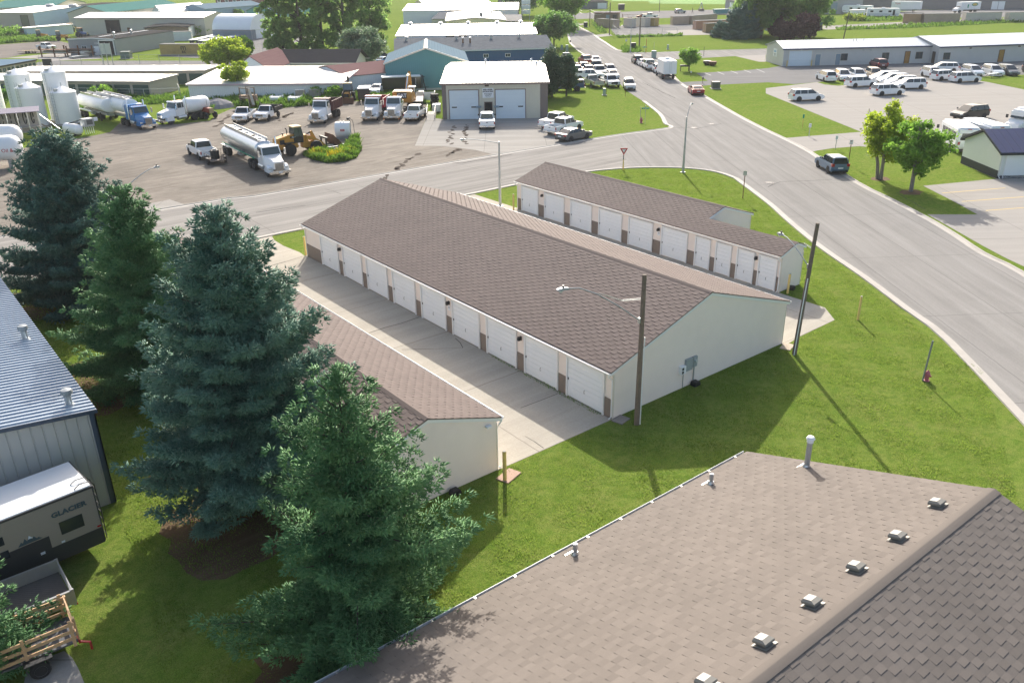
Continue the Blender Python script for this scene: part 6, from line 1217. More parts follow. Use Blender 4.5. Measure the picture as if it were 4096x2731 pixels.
L_CED = leaf_mat('cedar_scale_leaves', (.045, .09, .05), (.095, .15, .075), .2); L_PURP = leaf_mat('leaf_purple', (.075, .035, .04), (.13, .065, .06), .35); L_YG = leaf_mat('weed_yellow_green', (.15, .26, .02), (.33, .36, .04), .4); L_WEED = leaf_mat('weed_green', (.08, .17, .02), (.16, .26, .04), .4); L_FLOW = leaf_mat('weed_flowers', (.42, .36, .02), (.60, .50, .04), .3)
g_ = 'leafy trees by the navy roofed garage'
tree('maple_tree', 'lime green young tree at the kerb, left of the pair', (53.75, 17.01), 7.69, 3.2, L_LIME, 3, 12500, .145, z0=1.5, shape='up', bark=BARKG, group=g_, trunks=2, cr=.19, clumps=120, fill=.25)
tree('maple_tree', 'mid green young tree, right of the pair by the parking pad', (51.47, 12.73), 7.04, 3.6, L_MID, 4, 12500, .14, z0=1.2, shape='up', bark=BARKG, group=g_, trunks=2, cr=.17, clumps=110, fill=.15)
tree('ash_tree', 'small round tree alone on the lawn beside the fire bowl', (107.73, 87.82), 4.31, 2.3, L_MID, 5, 5200, .17, z0=1.2, shape='round', cr=.32)
tree('elm_tree', 'round yellow green tree behind the white shed', (43.89, 160.75), 6.25, 6.0, L_LIME, 6, 12000, .28, z0=.6, shape='oval', cr=.20, clumps=110, fill=.3)
tree('elm_tree', 'thin tree with bare lower limbs in front of the white shed', (28.66, 116.98), 6.29, 3.3, L_LIME, 7, 5200, .19, z0=2.0, shape='up', bark=BARKG, cr=.20, clumps=60, fill=.3)
tree('elm_tree', 'narrow leaning tree right of the round yellow green tree', (49.90, 163.85), 5.8, 2.2, L_MID, 8, 3800, .25, z0=1.4, cr=.35)
gc = 'cottonwood row behind the grey house'
for k, (px, h_, r_, lb, mm) in enumerate((((66.81, 182.38), 21.0, 7.0, 'leftmost tall cottonwood behind the grey house', L_COT), ((70.16, 178.79), 22.5, 6.2, 'second cottonwood from the left in the row behind the house', L_COT), ((73.88, 174.79), 23.5, 6.2, 'tallest middle cottonwood with a straight dark trunk', L_COT), ((78.57, 171.80), 23.0, 5.8, 'thin cottonwood with a bare lower trunk and gaps', L_COT), ((87.71, 174.78), 21.0, 8.0, 'rightmost spreading cottonwood overhanging the white hall roof', L_COT))):
    tree('cottonwood_tree', lb, px, h_, r_, mm, 60+k, 17000 if k != 3 else 9000, .36, z0=.4 if k != 3 else 5, shape='col', cr=.16, clumps=120 if k != 3 else 55, group=gc, fill=.2)
tree('willow_tree', 'bushy grey green tree between the house and the teal building', (65.54, 139.93), 8.0, 5.2, L_SILV, 77, 9000, .28, z0=.5, shape='round', cr=.30)
tree('cedar_tree', 'dark cedar pair rising beside the white workshop roof', (66.76, 81.14), 7.94, 3.6, L_CED, 81, 15000, .17, z0=.2, shape='cone', cr=.24, clumps=110)
tree('cedar_tree', 'shorter dark cedar merged with the taller one', (lambda q: (q[0]+2.0, q[1]-1.2))((66.76, 81.14)), 7.4, 2.7, L_CED, 82, 10000, .17, z0=.2, shape='cone', cr=.24, clumps=80)
tree('linden_tree', 'dense oval tree at the far street corner', (123.47, 145.68), 8.25, 6.4, L_DARK, 91, 14000, .33, z0=1.8, shape='oval', cr=.24, clumps=90)
tree('cottonwood_tree', 'light green crowned tree behind the dense oval one', (165.17, 189.04), 17, 10.0, L_MID, 92, 14000, .44, z0=2, shape='up', cr=.18, clumps=150, fill=.3)
tree('linden_tree', 'dark rounded tree beyond the white halls', (201.00, 253.82), 14, 10.5, L_DARK, 93, 9000, .6, z0=2.5, shape='round', cr=.27)
spruce('small far spruce in front of the brown container', (172.47, 132.30), 3.75, 3.2, SPR_D, 95, 'spruces by the container yard', ln=.42, dens=.5); spruce('taller far spruce at the left of the big tree group', (171.76, 126.28), 7.05, 5.2, SPR_D, 96, 'spruces by the container yard', ln=.45, dens=.5)
spruce('far spruce half hidden inside the big tree group', (175.35, 125.25), 10.5, 4.0, SPR_D, 97, 'spruces by the container yard', ln=.45, dens=.5)
gb = 'big tree group beyond the office'
for k, (px, h_, r_, mm, lb, n_) in enumerate((((177.55, 122.74), 17, 6.5, L_DARK, 'dark shaded tree in the middle left of the far group', 11000), ((190.02, 134.82), 18, 7.5, L_COT, 'light crowned tall tree at the left of the far group', 12000), ((187.34, 124.23), 19, 7.0, L_DARK, 'tall dark trunked tree in the centre of the far group', 11000), ((190.13, 121.01), 17, 6.5, L_SILV, 'silvery half bare tree in the far group', 6000), ((187.64, 114.30), 17, 8.0, L_COT, 'spreading green tree at the right of the far group', 13000))):
    tree('far_tree', lb, px, h_, r_, mm, 110+k, n_, .40, z0=1.5, shape='oval', cr=.18, clumps=150, group=gb, fill=.3)
for k, (px, h_, r_, lb) in enumerate((((176.78, 108.93), 7.0, 4.2, 'large dark purple shrub under the far tree group'), ((175.37, 113.34), 4.6, 3.4, 'lower purple shrub left of the large one'), ((181.63, 121.18), 5.6, 2.3, 'narrow reddish shrub between the trunks'), ((179.54, 126.73), 6.0, 3.6, 'purple shrub beside the far spruce'))):
    tree('purple_shrub', lb, px, h_, r_, L_PURP, 130+k, 5200, .30, z0=.3, shape='round', cr=.32, group='purple shrubs', cat='shrub')
# far belt along the top of the frame, where single crowns still show
gf = 'far trees along the top edge'
rr = random.Random(5)
for k in range(18):
    u = -.05+k*.066; px = ((96.99, 733.38), (272.69, 439.85)); q = lerp(px[0], px[1], u); q = (q[0]+rr.uniform(-12, 12), q[1]+rr.uniform(0, 45))
    tree('far_tree', 'dark far tree among others along the top edge of the picture', q, rr.uniform(9, 15), rr.uniform(7, 11), (L_DARK, L_COT)[k % 3 == 0], 150+k, 2300, .95, z0=1.5, shape='round', cr=.33, clumps=26, group=gf)
def shrub(label, p, h_, r_, m_, seed, n=1500, size=.16, name='shrub', group=None):
    rng = np.random.default_rng(seed); t = thing(name, label, 'shrub', p, 0, group); Cn = np.column_stack([rng.normal(0, r_*.45, 14), rng.normal(0, r_*.45, 14), rng.uniform(.25, .8, 14)*h_]); V, F, T = leaves(Cn, r_*rng.uniform(.25, .45, 14), n, size, rng); V[:, 2] = np.maximum(V[:, 2], .02); fast_mesh('foliage', V, F, m_, t, T)
    m = MB(); [m.tube([(0, 0, 0), tuple(c)], [.03, .01], 4) for c in Cn[:8]]; m.build('stem', BARK, t); return t
shrub('dark shrub against the white shed wall at its right end', (38.91, 102.92), 2.6, 2.0, L_MID, 201, 2600); shrub('taller sapling shrub against the middle of the white shed', (34.07, 110.54), 2.7, .9, L_MID, 202, 1200, .14); shrub('dark leafy shrub left of the thin tree at the white shed', (27.77, 118.40), 2.8, 1.8, L_DARK, 203, 2200)
shrub('dark shrub right of the thin tree trunk', (29.80, 117.29), 2.6, 1.1, L_DARK, 204, 1500); shrub('leafy bush behind the white tankers at the fence', (11.48, 131.98), 2.3, 1.9, L_MID, 205, 1800); shrub('bush between the storage tanks', (-3.14, 132.41), 3.6, 2.2, L_DARK, 206, 1800)
shrub('trimmed round shrub at the grey block below the red house', (124.98, 354.70), 2.6, 2.6, L_DARK, 207, 900, .4); shrub('yellow flowering shrub in front of the campers', (253.11, 140.59), 2.0, 3.0, L_YG, 208, 1200, .3)
shrub('green bushes along the white side of the block building', (73.48, 259.85), 2.4, 3.6, L_MID, 209, 1500, .3); shrub('leafy bush left of the small white hut', (26.54, 297.14), 3.0, 4.0, L_MID, 210, 1500, .35); shrub('bright green young tree above the beige works roof', (72.41, 494.32), 9, 6.5, L_LIME, 211, 1600, .6)
def weeds(name, poly, n, h_, mats, seed, wd=.05):
    """tall grass and weeds nobody could count, as blades inside a polygon"""
    rng = np.random.default_rng(seed); P_ = np.array(poly); lo, hi = P_.min(0), P_.max(0); pts = rng.uniform(lo, hi, (n*4, 2)); inside = np.zeros(len(pts), bool); j = len(P_)-1
    for i in range(len(P_)):
        c = ((P_[i, 1] > pts[:, 1]) != (P_[j, 1] > pts[:, 1])) & (pts[:, 0] < (P_[j, 0]-P_[i, 0])*(pts[:, 1]-P_[i, 1])/(P_[j, 1]-P_[i, 1]+1e-9)+P_[i, 0]); inside ^= c; j = i
    pts = pts[inside][:n]; n = len(pts); k = np.sin(pts[:, 0]*1.7+seed)*np.cos(pts[:, 1]*1.3)*.45+np.sin(pts[:, 0]*4.1)*np.sin(pts[:, 1]*3.7+seed)*.25+.75; h = h_*k*rng.uniform(.5, 1.2, n); a = rng.uniform(0, 6.28, n); ln = rng.normal(0, .28, (n, 2))*h[:, None]
    dx = np.column_stack([np.cos(a), np.sin(a)])*(wd*(.6+h*.5))[:, None]; z = np.zeros(n)
    V = np.stack([np.column_stack([pts-dx*.5, z]), np.column_stack([pts+dx*.5, z]), np.column_stack([pts+dx+ln*.5, h*.6]), np.column_stack([pts+ln, h])], 1); F = np.arange(n*4).reshape(n, 4)
    o = fast_mesh(name, V.reshape(-1, 3), F, mats, None, rng.random(n)); return tag(o, kind='stuff')
weeds('tall_weeds', [(16.02, 66.39), (17.42, 66.85), (19.25, 67.28), (19.96, 65.72), (22.27, 67.93), (25.25, 71.83), (25.66, 70.76), (22.63, 64.48), (19.76, 60.71), (18.04, 60.08), (16.24, 60.65), (15.81, 63.20)], 11000, .7, L_WEED, 301, .09)
weeds('tall_weeds', [(16.56, 65.89), (17.77, 65.95), (18.99, 64.83), (20.98, 64.78), (21.80, 64.03), (18.64, 61.18), (16.76, 62.06), (16.05, 64.08)], 2600, .75, L_YG, 302, .10); weeds('yellow_flowers', [(16.56, 65.89), (17.90, 65.83), (20.07, 63.84), (18.77, 61.06), (16.96, 62.43), (16.34, 64.66)], 520, .8, L_FLOW, 303, .08)
weeds('tall_weeds', [(27.29, 118.86), (29.86, 118.12), (33.57, 115.38), (37.49, 108.93), (39.59, 105.18), (39.21, 101.42), (37.21, 97.83), (33.33, 100.05), (28.76, 101.45), (26.75, 104.86), (24.55, 106.23), (23.60, 109.40)], 12000, 1.0, L_WEED, 304, .12)
weeds('tall_weeds', [(22.01, 126.06), (24.94, 128.61), (29.86, 116.68), (24.99, 107.02), (23.05, 111.91), (18.86, 101.71), (15.12, 105.25), (17.61, 117.14), (17.73, 121.77)], 7000, .75, L_WEED, 305, .12)
weeds('tall_weeds', [(7.50, 131.67), (10.97, 133.33), (21.70, 124.62), (16.83, 117.90), (14.22, 120.41), (4.80, 117.76)], 5000, .8, L_WEED, 306, .12)
weeds('tall_weeds', [(49.38, 116.13), (54.20, 117.56), (50.44, 105.43), (53.16, 97.40), (47.34, 88.52), (45.81, 93.04), (41.80, 100.09), (40.58, 99.67)], 7000, .7, L_WEED, 307, .12)
weeds('tall_weeds', [(182.04, 189.78), (165.29, 169.74), (161.24, 165.60), (163.79, 171.50), (187.84, 199.93)], 900, 1.0, L_WEED, 308, .25); weeds('tall_weeds', [(155.62, 155.51), (170.22, 145.91), (175.71, 148.71), (168.63, 142.53), (152.64, 151.93)], 1500, .6, L_WEED, 309, .25)
weeds('tall_weeds', [(130.90, 129.18), (134.34, 131.27), (134.03, 125.76), (127.18, 119.49), (124.52, 122.35)], 900, .9, L_WEED, 310, .2); weeds('tall_weeds', [(218.77, 126.23), (244.22, 116.75), (288.55, 101.71), (278.53, 97.54), (233.28, 110.85), (213.70, 122.32)], 2600, .9, L_WEED, 311, .3)
weeds('tall_weeds', [(25.16, 305.38), (31.52, 294.73), (35.52, 277.40), (33.95, 270.15), (25.87, 273.42), (19.57, 272.05)], 5000, 1.1, L_WEED, 312, .3); weeds('tall_weeds', [(263.03, 148.26), (278.49, 138.00), (263.17, 129.60), (251.49, 135.67)], 1500, .9, L_WEED, 313, .3)
LB = leaf_mat('lawn_blade', (.130, .205, .028), (.210, .280, .050), .52)
LAWNP = [(-21, -9), (-13.8, -9), (-1.2, -8.7), (-1.2, -20), (3, -18), (18.57, -8.88), (20.25, -5.61), (23.03, -1.55), (26.40, 3.29), (30.63, 9.88), (37.30, 18.88), (42.08, 25.78), (43.23, 28.20), (41.95, 32.81), (38.51, 36.23), (34.52, 37.92), (26.7, 38), (26.7, 12.4), (22.5, 12.4), (22.5, 5), (20.1, 4.9), (20.1, 1.4), (18.8, -.1), (15, -.2), (-6.9, -.1), (-13.8, -.1), (-13.8, 32.2), (-14, 39), (-22, 40), (-20.8, 8.3), (-20.8, 3), (-22, -2)]
sheet('lawn', [[(-60, -40), (0, -40), (12, -22), (24.5, -5), (40.5, 17), (47, 27.5), (44.5, 37.5), (38, 43), (-60, 44)]], .003, LAWN)
weeds('lawn_blades', LAWNP, 300000, .07, LB, 320, .034)
weeds('crack_weeds', [(-.32, .6), (-.05, .6), (-.05, 9.5), (-.22, 9.5)], 420, .13, L_WEED, 321, .03)
# ---------------------------------------------------------------- poles, lamps, signs and small things
def cobra(t, p0, d, ln, rise, r=.032):
    """lamp arm from height p0 towards direction d (unit, xy) with a lamp head at its end"""
    x, y, z = p0; pts = [(x+d[0]*ln*f, y+d[1]*ln*f, z+rise*g) for f, g in ((0, 0), (.3, .42), (.6, .78), (.85, .98), (1, 1))]
    a = MB().tube(pts, r, 8).build('lamp_arm', LAMPG, t, True); e = Vector(pts[-1]); dv = Vector((d[0], d[1], 0))
    h = MB(); sv = Vector((-d[1], d[0], 0)); rings = []
    for f, w_, zt, zb in ((-.05, .05, .04, -.04), (.12, .10, .07, -.03), (.36, .13, .06, -.04), (.50, .08, .02, -.02)):
        c = e+dv*f; rings.append([tuple(c+sv*w_+Vector((0, 0, zb))), tuple(c-sv*w_+Vector((0, 0, zb))), tuple(c-sv*w_*.8+Vector((0, 0, zt))), tuple(c+sv*w_*.8+Vector((0, 0, zt)))])
    hd_ = h.loft(rings).build('lamp_head', LAMPG, t, True); c = e+dv*.31
    MB().lathe([(.04, -.15), (.09, -.11), (.11, -.045)], 12, (c.x, c.y)).build('lens', HEADL, hd_, True, loc=(0, 0, c.z)); c2 = e+dv*.2; MB().cyl((c2.x, c2.y, c2.z+.08), (c2.x, c2.y, c2.z+.17), .05).build('photo_cell', BLACK, hd_)
def streetlamp(label, p, h, d, ln, rise, group='metal street lamps'):
    t = thing('street_lamp', label, 'street lamp', p, 0, group); MB().tube([(0, 0, 0), (0, 0, h*.5), (0, 0, h)], [.13, .10, .065], 12).build('pole', GALV, t, True); MB().box(-.2, .2, -.2, .2, 0, .06).build('base_plate', GALV, t)
    n = math.hypot(*d); cobra(t, (0, 0, h-.12), (d[0]/n, d[1]/n), ln, rise); return t
RTV = (math.cos(YAW), math.sin(YAW)); FWV = (-math.sin(YAW), math.cos(YAW))
streetlamp('metal street lamp at the far side corner with its arm over the big street', (41.66, 31.83), 5.6, (.9, .45), 1.5, 1.15)
streetlamp('metal street lamp between the two garages with its arm to the left', (19.51, 33.88), 5.75, (-.74, .50), 2.9, .42)
streetlamp('metal street lamp rising behind the tall blue spruce with its arm to the right', (-11.26, 35.67), 6.41, (.85, .45), 3.1, .9)
t = streetlamp('slender far street lamp beside the tall wooden pole', (125.71, 121.07), 5.64, (-.9, .2), 2.2, .5)
def woodpole(label, p, h, r=.15, lamp=None, group='wooden poles with lamps', conduit=True, lean=(0, 0)):
    t = thing('utility_pole', label, 'utility pole', p, 0, group); MB().tube([(0, 0, -.1), (lean[0]*.5, lean[1]*.5, h*.5), (lean[0], lean[1], h)], [r, r*.88, r*.76], 12).build('pole', POLEW, t, True)
    if lamp:
        d, ln, rise, z = lamp; n = math.hypot(*d); d = (d[0]/n, d[1]/n); o = (lean[0]*z/h, lean[1]*z/h); cobra(t, (d[0]*r+o[0], d[1]*r+o[1], z), d, ln, rise, .028)
        for k in (0, 1): MB().tube([(o[0]+d[0]*r, o[1]+d[1]*r, z+1.0+.06*k), (o[0]+d[0]*ln*.3, o[1]+d[1]*ln*.3, z+1.05+.05*k), (o[0]+d[0]*ln*.62, o[1]+d[1]*ln*.62, z+rise*.80)], .012, 4).build('stay_wire', GALV, t)
        MB().box(o[0]+d[0]*r-.06, o[0]+d[0]*r+.06, o[1]+d[1]*r-.06, o[1]+d[1]*r+.06, z-.12, z+.12).build('arm_bracket', GALV, t)
    if conduit:
        c = (RTV[0]*(r+.03), RTV[1]*(r+.03)) if conduit == 1 else (-FWV[0]*(r+.02)-RTV[0]*.06, -FWV[1]*(r+.02)-RTV[1]*.06)
        MB().tube([(c[0], c[1], 0), (c[0]+lean[0]*.3, c[1]+lean[1]*.3, h*.35), (c[0]+lean[0]*.6, c[1]+lean[1]*.6, h*.60)], .028, 6).build('conduit', WHITEM, t)
    return t
woodpole('weathered wooden pole with a lamp arm, standing at the near corner of the middle garage', (.52, -1.12), 7.5, .13, ((-.93, .36), 3.45, 1.95, 5.35), conduit=1)
woodpole('darker wooden pole with a lamp arm at the far right corner of the middle garage', (12.83, -1.28), 7.43, .135, ((.38, .92), 2.6, .95, 5.05), conduit=2, lean=(.35, -.12))
def pole2(label, b, tp, r=.14, group='plain wooden poles along the far streets'): return woodpole(label, b, tp, r, None, group, False)
pole2('tall wooden pole on the far street corner by the dark utility box', (133.84, 125.97), 7.25, .17)
pole2('dark wooden pole at the container yard gate', (158.01, 160.86), 8.75, .16); pole2('short dark post behind the gate containers', (185.08, 186.07), 2.47, .16)
pole2('grey wooden pole beyond the yard fence on the street side', (177.51, 189.82), 5.71, .15); pole2('grey pole carrying wires at the far end of the street', (199.45, 220.99), 5.50, .15)
pole2('thin pole on the far lot edge', (251.30, 226.89), 5.84, .13); t = woodpole('leaning brown pole behind the office roof', (185.66, 103.12), 7.03, .14, None, 'plain wooden poles along the far streets', False, (.55, -.35))
pole2('thin dark pole among the pale roofs at the top left', (107.36, 400.26), 10, .12)
pole2('slim pole in front of the grey metal shop', (34.87, 210.46), 6.2, .06)
for k, (a_, b_) in enumerate(((((177.51, 189.82), 5.48), ((158.01, 160.86), 8.25)), (((199.45, 220.99), 5.11), ((177.51, 189.82), 5.48)))):
    for j in (0, 1):
        p0, p1 = Vector((*a_[0], a_[1]-.3-j*.8)), Vector((*b_[0], b_[1]-.3-j*.8)); n = 8
        tag(MB().tube([tuple(p0.lerp(p1, i/n)-Vector((0, 0, 1.2*math.sin(math.pi*i/n)))) for i in range(n+1)], .05, 4).build('power_line', GALV), ('wire strung from the yard gate pole to the street side pole', 'wire strung between the two poles at the far end of the street')[k], 'wire', ('wires at the gate pole', 'wires at the street end')[k])
def post(label, p, h, m_=RUST, r=.035, name='sign_post', cat='sign', panel=None, group=None, face=None, lean=(0, 0)):
    t = thing(name, label, cat, p, 0, group); MB().tube([(0, 0, 0), (lean[0], lean[1], h)], r, 6).build('post', m_, t)
    if panel:
        w_, hh_, z, pm = panel; fa = ang(p, (CAMX, CAMY)) if face is None else face; o = MB().box(-.012, .012, -w_/2, w_/2, z-hh_/2, z+hh_/2).build('sign_panel', pm, t); o.rotation_euler.z = fa; o.location = (math.cos(fa)*(r+.015), math.sin(fa)*(r+.015), 0); t['f'] = fa; return t, o
    return t
# give way sign
p = (37.98, 36.77); t = thing('yield_sign', 'red and white triangular yield sign on a dark post with a yellow base', 'sign', p); h = 2.37
MB().tube([(0, 0, 1.0), (0, 0, h-.1)], .045, 6).build('post', DARKM, t); MB().tube([(-.07, 0, 0), (-.02, 0, 1.05)], .04, 6).build('post_base', BOLLY, t); MB().tube([(.07, 0, 0), (.02, 0, 1.05)], .04, 6).build('post_base', BOLLY, t)
fa = R(-125); tri = lambda s_, z: [(-s_, z+s_*.577), (s_, z+s_*.577), (0, z-s_*1.155)]
o = MB().prism(tri(.42, h-.35), -.012, .012, 'y').build('sign_panel', REDS, t); o.rotation_euler.z = fa+R(90); o.location = (math.cos(fa)*.06, math.sin(fa)*.06, 0)
MB().prism(tri(.22, h-.35), -.018, -.0125, 'y').build('white_triangle', PLATE, o); text('YIELD', .12, REDS, o, (0, -.022, h-.25), (R(90), 0, 0), .003, sx=.8)
gs_ = 'small sign posts along the streets'
def notice(label, b, tp, w_, hh_, pm, inner=None, post_m=RUST, grp=gs_, face=None):
    h = tp; t, o = post(label, b, h, post_m, .04, 'sign_post', 'sign', (w_, hh_, h-hh_/2, pm), grp, face)
    if inner:
        for tx, sz, z, m_ in inner: text(tx, sz, m_, o, (.016, 0, h-hh_/2+z), (R(90), 0, R(90)), .003)
    return t
notice('dark post with a small pale sign at the garage lawn corner', (37.75, 21.34), 2.55, .32, .42, P('sign_back', (.40, .42, .36), .5)); notice('no parking sign on a rusty post by the two leafy trees', (57.03, 22.61), 2.61, .34, .46, PLATE, (('P', .22, .06, REDS), ('NO PARKING', .05, -.16, REDS)))
notice('dark sign post at the shop lawn beside the silver suv', (74.93, 72.79), 2.59, .30, .40, P('sign_back_dark', (.16, .13, .11), .5)); notice('far sign post on the left kerb before the cars', (120.89, 136.74), 2.21, .35, .5, MATS['sign_back_dark']); notice('white topped sign post on the far corner lawn', (131.62, 128.30), 2.21, .4, .5, PLATE)
notice('handicap parking sign at the lot entrance', (63.19, 28.00), 1.53, .28, .44, PLATE, (('P', .18, 0, GREENS),), GALV); notice('green and white parking sign on the lot lawn', (67.43, 34.28), 1.57, .30, .46, PLATE, (('P', .2, .05, GREENS),), GALV)
notice('yellow post with a green plate on the lot lawn', (71.64, 38.06), 1.74, .2, .5, GREENS, None, BOLLY); notice('small sign at the lot drive beside the lawn edge', (95.55, 74.28), 1.06, .3, .4, MATS['sign_back_dark']); notice('small sign post on the lawn under the box truck', (101.60, 82.09), 0.97, .25, .3, PLATE)
for k, (b, h, lb, tx) in enumerate((((59.11, 53.61), 2.30, 'green street name sign at the shop lawn corner', "30TH ST S"), ((119.17, 110.48), 2.51, 'green street name sign at the far corner', '17TH AVE S'))):
    t = thing('street_name_sign', lb, 'sign', b, 0, 'street name signs'); MB().tube([(0, 0, 0), (0, 0, h)], .03, 6).build('post', GALV, t)
    for j in (0, 1):
        L_ = .95 if j == 0 else .7; o = MB().box(-L_/2, L_/2, -.012, .012, h-.22+j*.2-.1, h-.02+j*.2-.1).build('name_plate', GREENS, t); o.rotation_euler.z = R(-38) if j == 0 else R(52)
        if j == 0: text(tx, .17, PLATE, o, (0, -.016, h-.22), (R(90), 0, 0), .003, sx=.85)
    MB().cyl((0, 0, h+.08), (0, 0, h+.16), .04).build('cap', GALV, t)
def hydrant(label, p):
    t = thing('fire_hydrant', label, 'fire hydrant', p, .4, 'fire hydrants'); MB().lathe([(.20, 0), (.20, .06), (.13, .08), (.13, .42), (.17, .44), (.17, .50), (.15, .52), (.13, .62), (.06, .70), (.03, .72), (.03, .78), (.0, .78)], 14).build('barrel', HYD, t, True)
    for s in (-1, 1): MB().cyl((0, s*.10, .36), (0, s*.24, .36), .07).build('nozzle', HYD, t)
    MB().cyl((.1, 0, .32), (.24, 0, .32), .10).build('pumper_nozzle', HYD, t); return t
hydrant('faded red fire hydrant on the right lawn beside a marker pole', (15.20, -7.55)).scale = (.82,)*3; hydrant('red fire hydrant at the shop lawn corner', (59.54, 54.67))
post('thin galvanised marker pole beside the right lawn hydrant', (15.06, -7.43), 2.25, P('dull_steel', (.20, .22, .22), .6, .3), .045, 'marker_pole', 'pole', lean=(.12, -.05)); post('dark marker pole beside the shop lawn hydrant', (59.55, 54.90), 2.04, GALV, .035, 'marker_pole', 'pole')
for b, h, lb in (((121.92, 116.06), 2.58, 'x'),): pass
post('thin red and white marker pole on the far corner', (127.25, 117.53), 3.2, REDS, .05, 'marker_pole', 'pole'); post('thin marker pole with a weed at its foot on the far corner', (130.33, 117.93), 2.2, GALV, .04, 'marker_pole', 'pole'); post('thin dark pole beside the branch street', (131.56, 104.05), 1.96, DARKM, .05, 'marker_pole', 'pole'); post('brown pole standing among the parked cars at the blue building', (98.29, 115.55), 3.12, RUST, .07, 'marker_pole', 'pole')
def bollard(label, p, h, r=.075, lean=(0, 0)):
    t = thing('bollard', label, 'bollard', p, 0, 'yellow pipe bollards'); MB().tube([(0, 0, 0), (lean[0], lean[1], h)], r, 12).build('pipe', BOLLY, t, True); MB().cyl((lean[0], lean[1], h), (lean[0], lean[1], h+.015), r*.9, n=12).build('concrete_fill', CONC, t)
bollard('yellow bollard alone on the right lawn', (19.86, -0.89), 1.5, .07, (.05, .03)); bollard('yellow bollard at the near corner of the stepped garage', (20.43, 4.46), 1.35); bollard('yellow bollard at the near corner of the left garage beside a splash slab', (-7.19, -0.86), 1.45, .085)
bollard('yellow bollard at the far left corner of the middle garage', (-0.07, 32.55), 1.5); bollard('yellow bollard at the far left corner of the stepped garage', (19.69, 32.19), 1.4)
def slab(label, p, a, L, W, m_, name='splash_slab', h=.05): t = tag(MB().box(-L/2, L/2, -W/2, W/2, 0, h).build(name, m_, None, bevel=.01), label, 'slab'); t.location = (*p, .0); t.rotation_euler.z = a
slab('pinkish splash slab beside the yellow bollard of the left garage', (-6.86, -0.70), .3, 1.0, .65, P('slab_pink', (.40, .26, .19), .85, 0, .12, 3, .2)); slab('grey splash slab on the lawn at the near corner of the middle garage', (.25, -.35), .2, .75, .6, P('slab_grey', (.25, .22, .19), .9)); slab('tan splash slab behind the right corner of the middle garage', (13.32, -0.48), .3, .9, .6, P('slab_tan', (.42, .34, .26), .9))
def meterbox(label, p, a): t = thing('bait_box', label, 'box', p, a, 'black boxes at the garage walls'); MB().box(-.22, .22, -.17, .17, 0, .17).build('tray', BLACK, t, bevel=.02); MB().prism([(-.21, .175), (.21, .175), (.15, .25), (-.15, .25)], -.16, .16, 'y').build('lid', BLACK, t, bevel=.01)
meterbox('black box on the lawn below the meters of the middle garage', (5.75, -.25), 0); meterbox('black box on the lawn at the gable of the left garage', (-9.39, -0.34), 0); meterbox('black box beside the near bollard of the stepped garage', (21.28, 4.73), .3)
def utilbox(label, p, w_, d_, h, m_=UTIL, a=R(-38), pad=True, group='utility boxes on the lawns'):
    t = thing('utility_box', label, 'utility box', p, a, group); MB().box(-w_/2, w_/2, -d_/2, d_/2, .1, h).build('cabinet', m_, t, bevel=.03); MB().box(-w_/2-.02, w_/2+.02, -d_/2-.03, d_/2+.02, h-.12, h+.03).build('lid', m_, t, bevel=.02)
    if pad: MB().box(-w_/2-.15, w_/2+.15, -d_/2-.2, d_/2+.15, 0, .11).build('pad', CONC, t)
utilbox('pale green utility box with a side bulge on the shop lawn', (73.66, 76.25), .45, .4, 1.05); post('short dark stake beside the shop lawn utility box', (73.78, 75.91), 1.1, RUST, .03, 'stake', 'stake')
utilbox('dark green transformer box on the lot lawn near the red coupe', (92.30, 68.82), 1.3, 1.2, 1.1, P('transformer_green', (.09, .10, .075), .6)); utilbox('pale utility box on the branch street corner', (120.76, 109.09), 1.0, .8, 1.5); utilbox('dark utility box at the foot of the tall far pole', (130.81, 125.02), 1.1, .9, 1.6, DARKM); utilbox('dark bin shaped box beside the yard driveway', (174.76, 188.88), 1.2, 1.0, 1.5, DARKM)
utilbox('pale green box on the left street corner lawn', (116.20, 132.66), .6, .5, 1.6); utilbox('small pale box left of the corner lawn box', (119.26, 137.95), .5, .4, 1.1); utilbox('tiny pale marker box on the far bright lawn', (137.05, 119.63), .4, .4, 1.1); utilbox('green transformer box on the lawn beside the grey shop', (34.24, 198.57), 2.2, 1.8, 1.6, P('transformer_green2', (.12, .16, .14), .6)); utilbox('dark square sign box by the storage fence', (16.19, 194.78), 2.0, .3, 1.5, DARKM)
# office things: picnic table, grill, bowls, boats
t = thing('picnic_table', 'white topped picnic table on the lawn strip among the minivans', 'picnic table', (137.27, 43.90), R(-20)); MB().box(-1.2, 1.2, -.38, .38, .70, .76).build('table_top', WHITEM, t)
for s in (-1, 1): MB().box(-1.2, 1.2, *sorted((s*.62, s*.88)), .42, .47).build('bench', WHITEM, t); MB().tube([(s*.9, -.75, 0), (s*.9, -.2, .7), (s*.9, .2, .7), (s*.9, .75, 0)], .03, 4).build('leg', DARKM, t)
sheet('lawn_strip', [[(131.52, 43.41), (137.47, 45.87), (144.55, 42.03), (146.75, 39.80), (125.20, 31.14), (128.08, 34.77)]], .018, GRASS); sheet('lawn_strip', [[(109.56, 59.34), (114.66, 60.91), (116.23, 59.34), (110.91, 56.06), (109.31, 56.69)]], .018, GRASS)
t = thing('generator_box', 'olive machine box standing on the grass island among the minivans', 'box', (120.91, 60.39), R(-38)); MB().box(-.9, .9, -.45, .45, .25, 1.25).build('housing', UTIL, t, bevel=.04); MB().box(-.8, .8, -.4, .4, 0, .25).build('skid', DARKM, t)
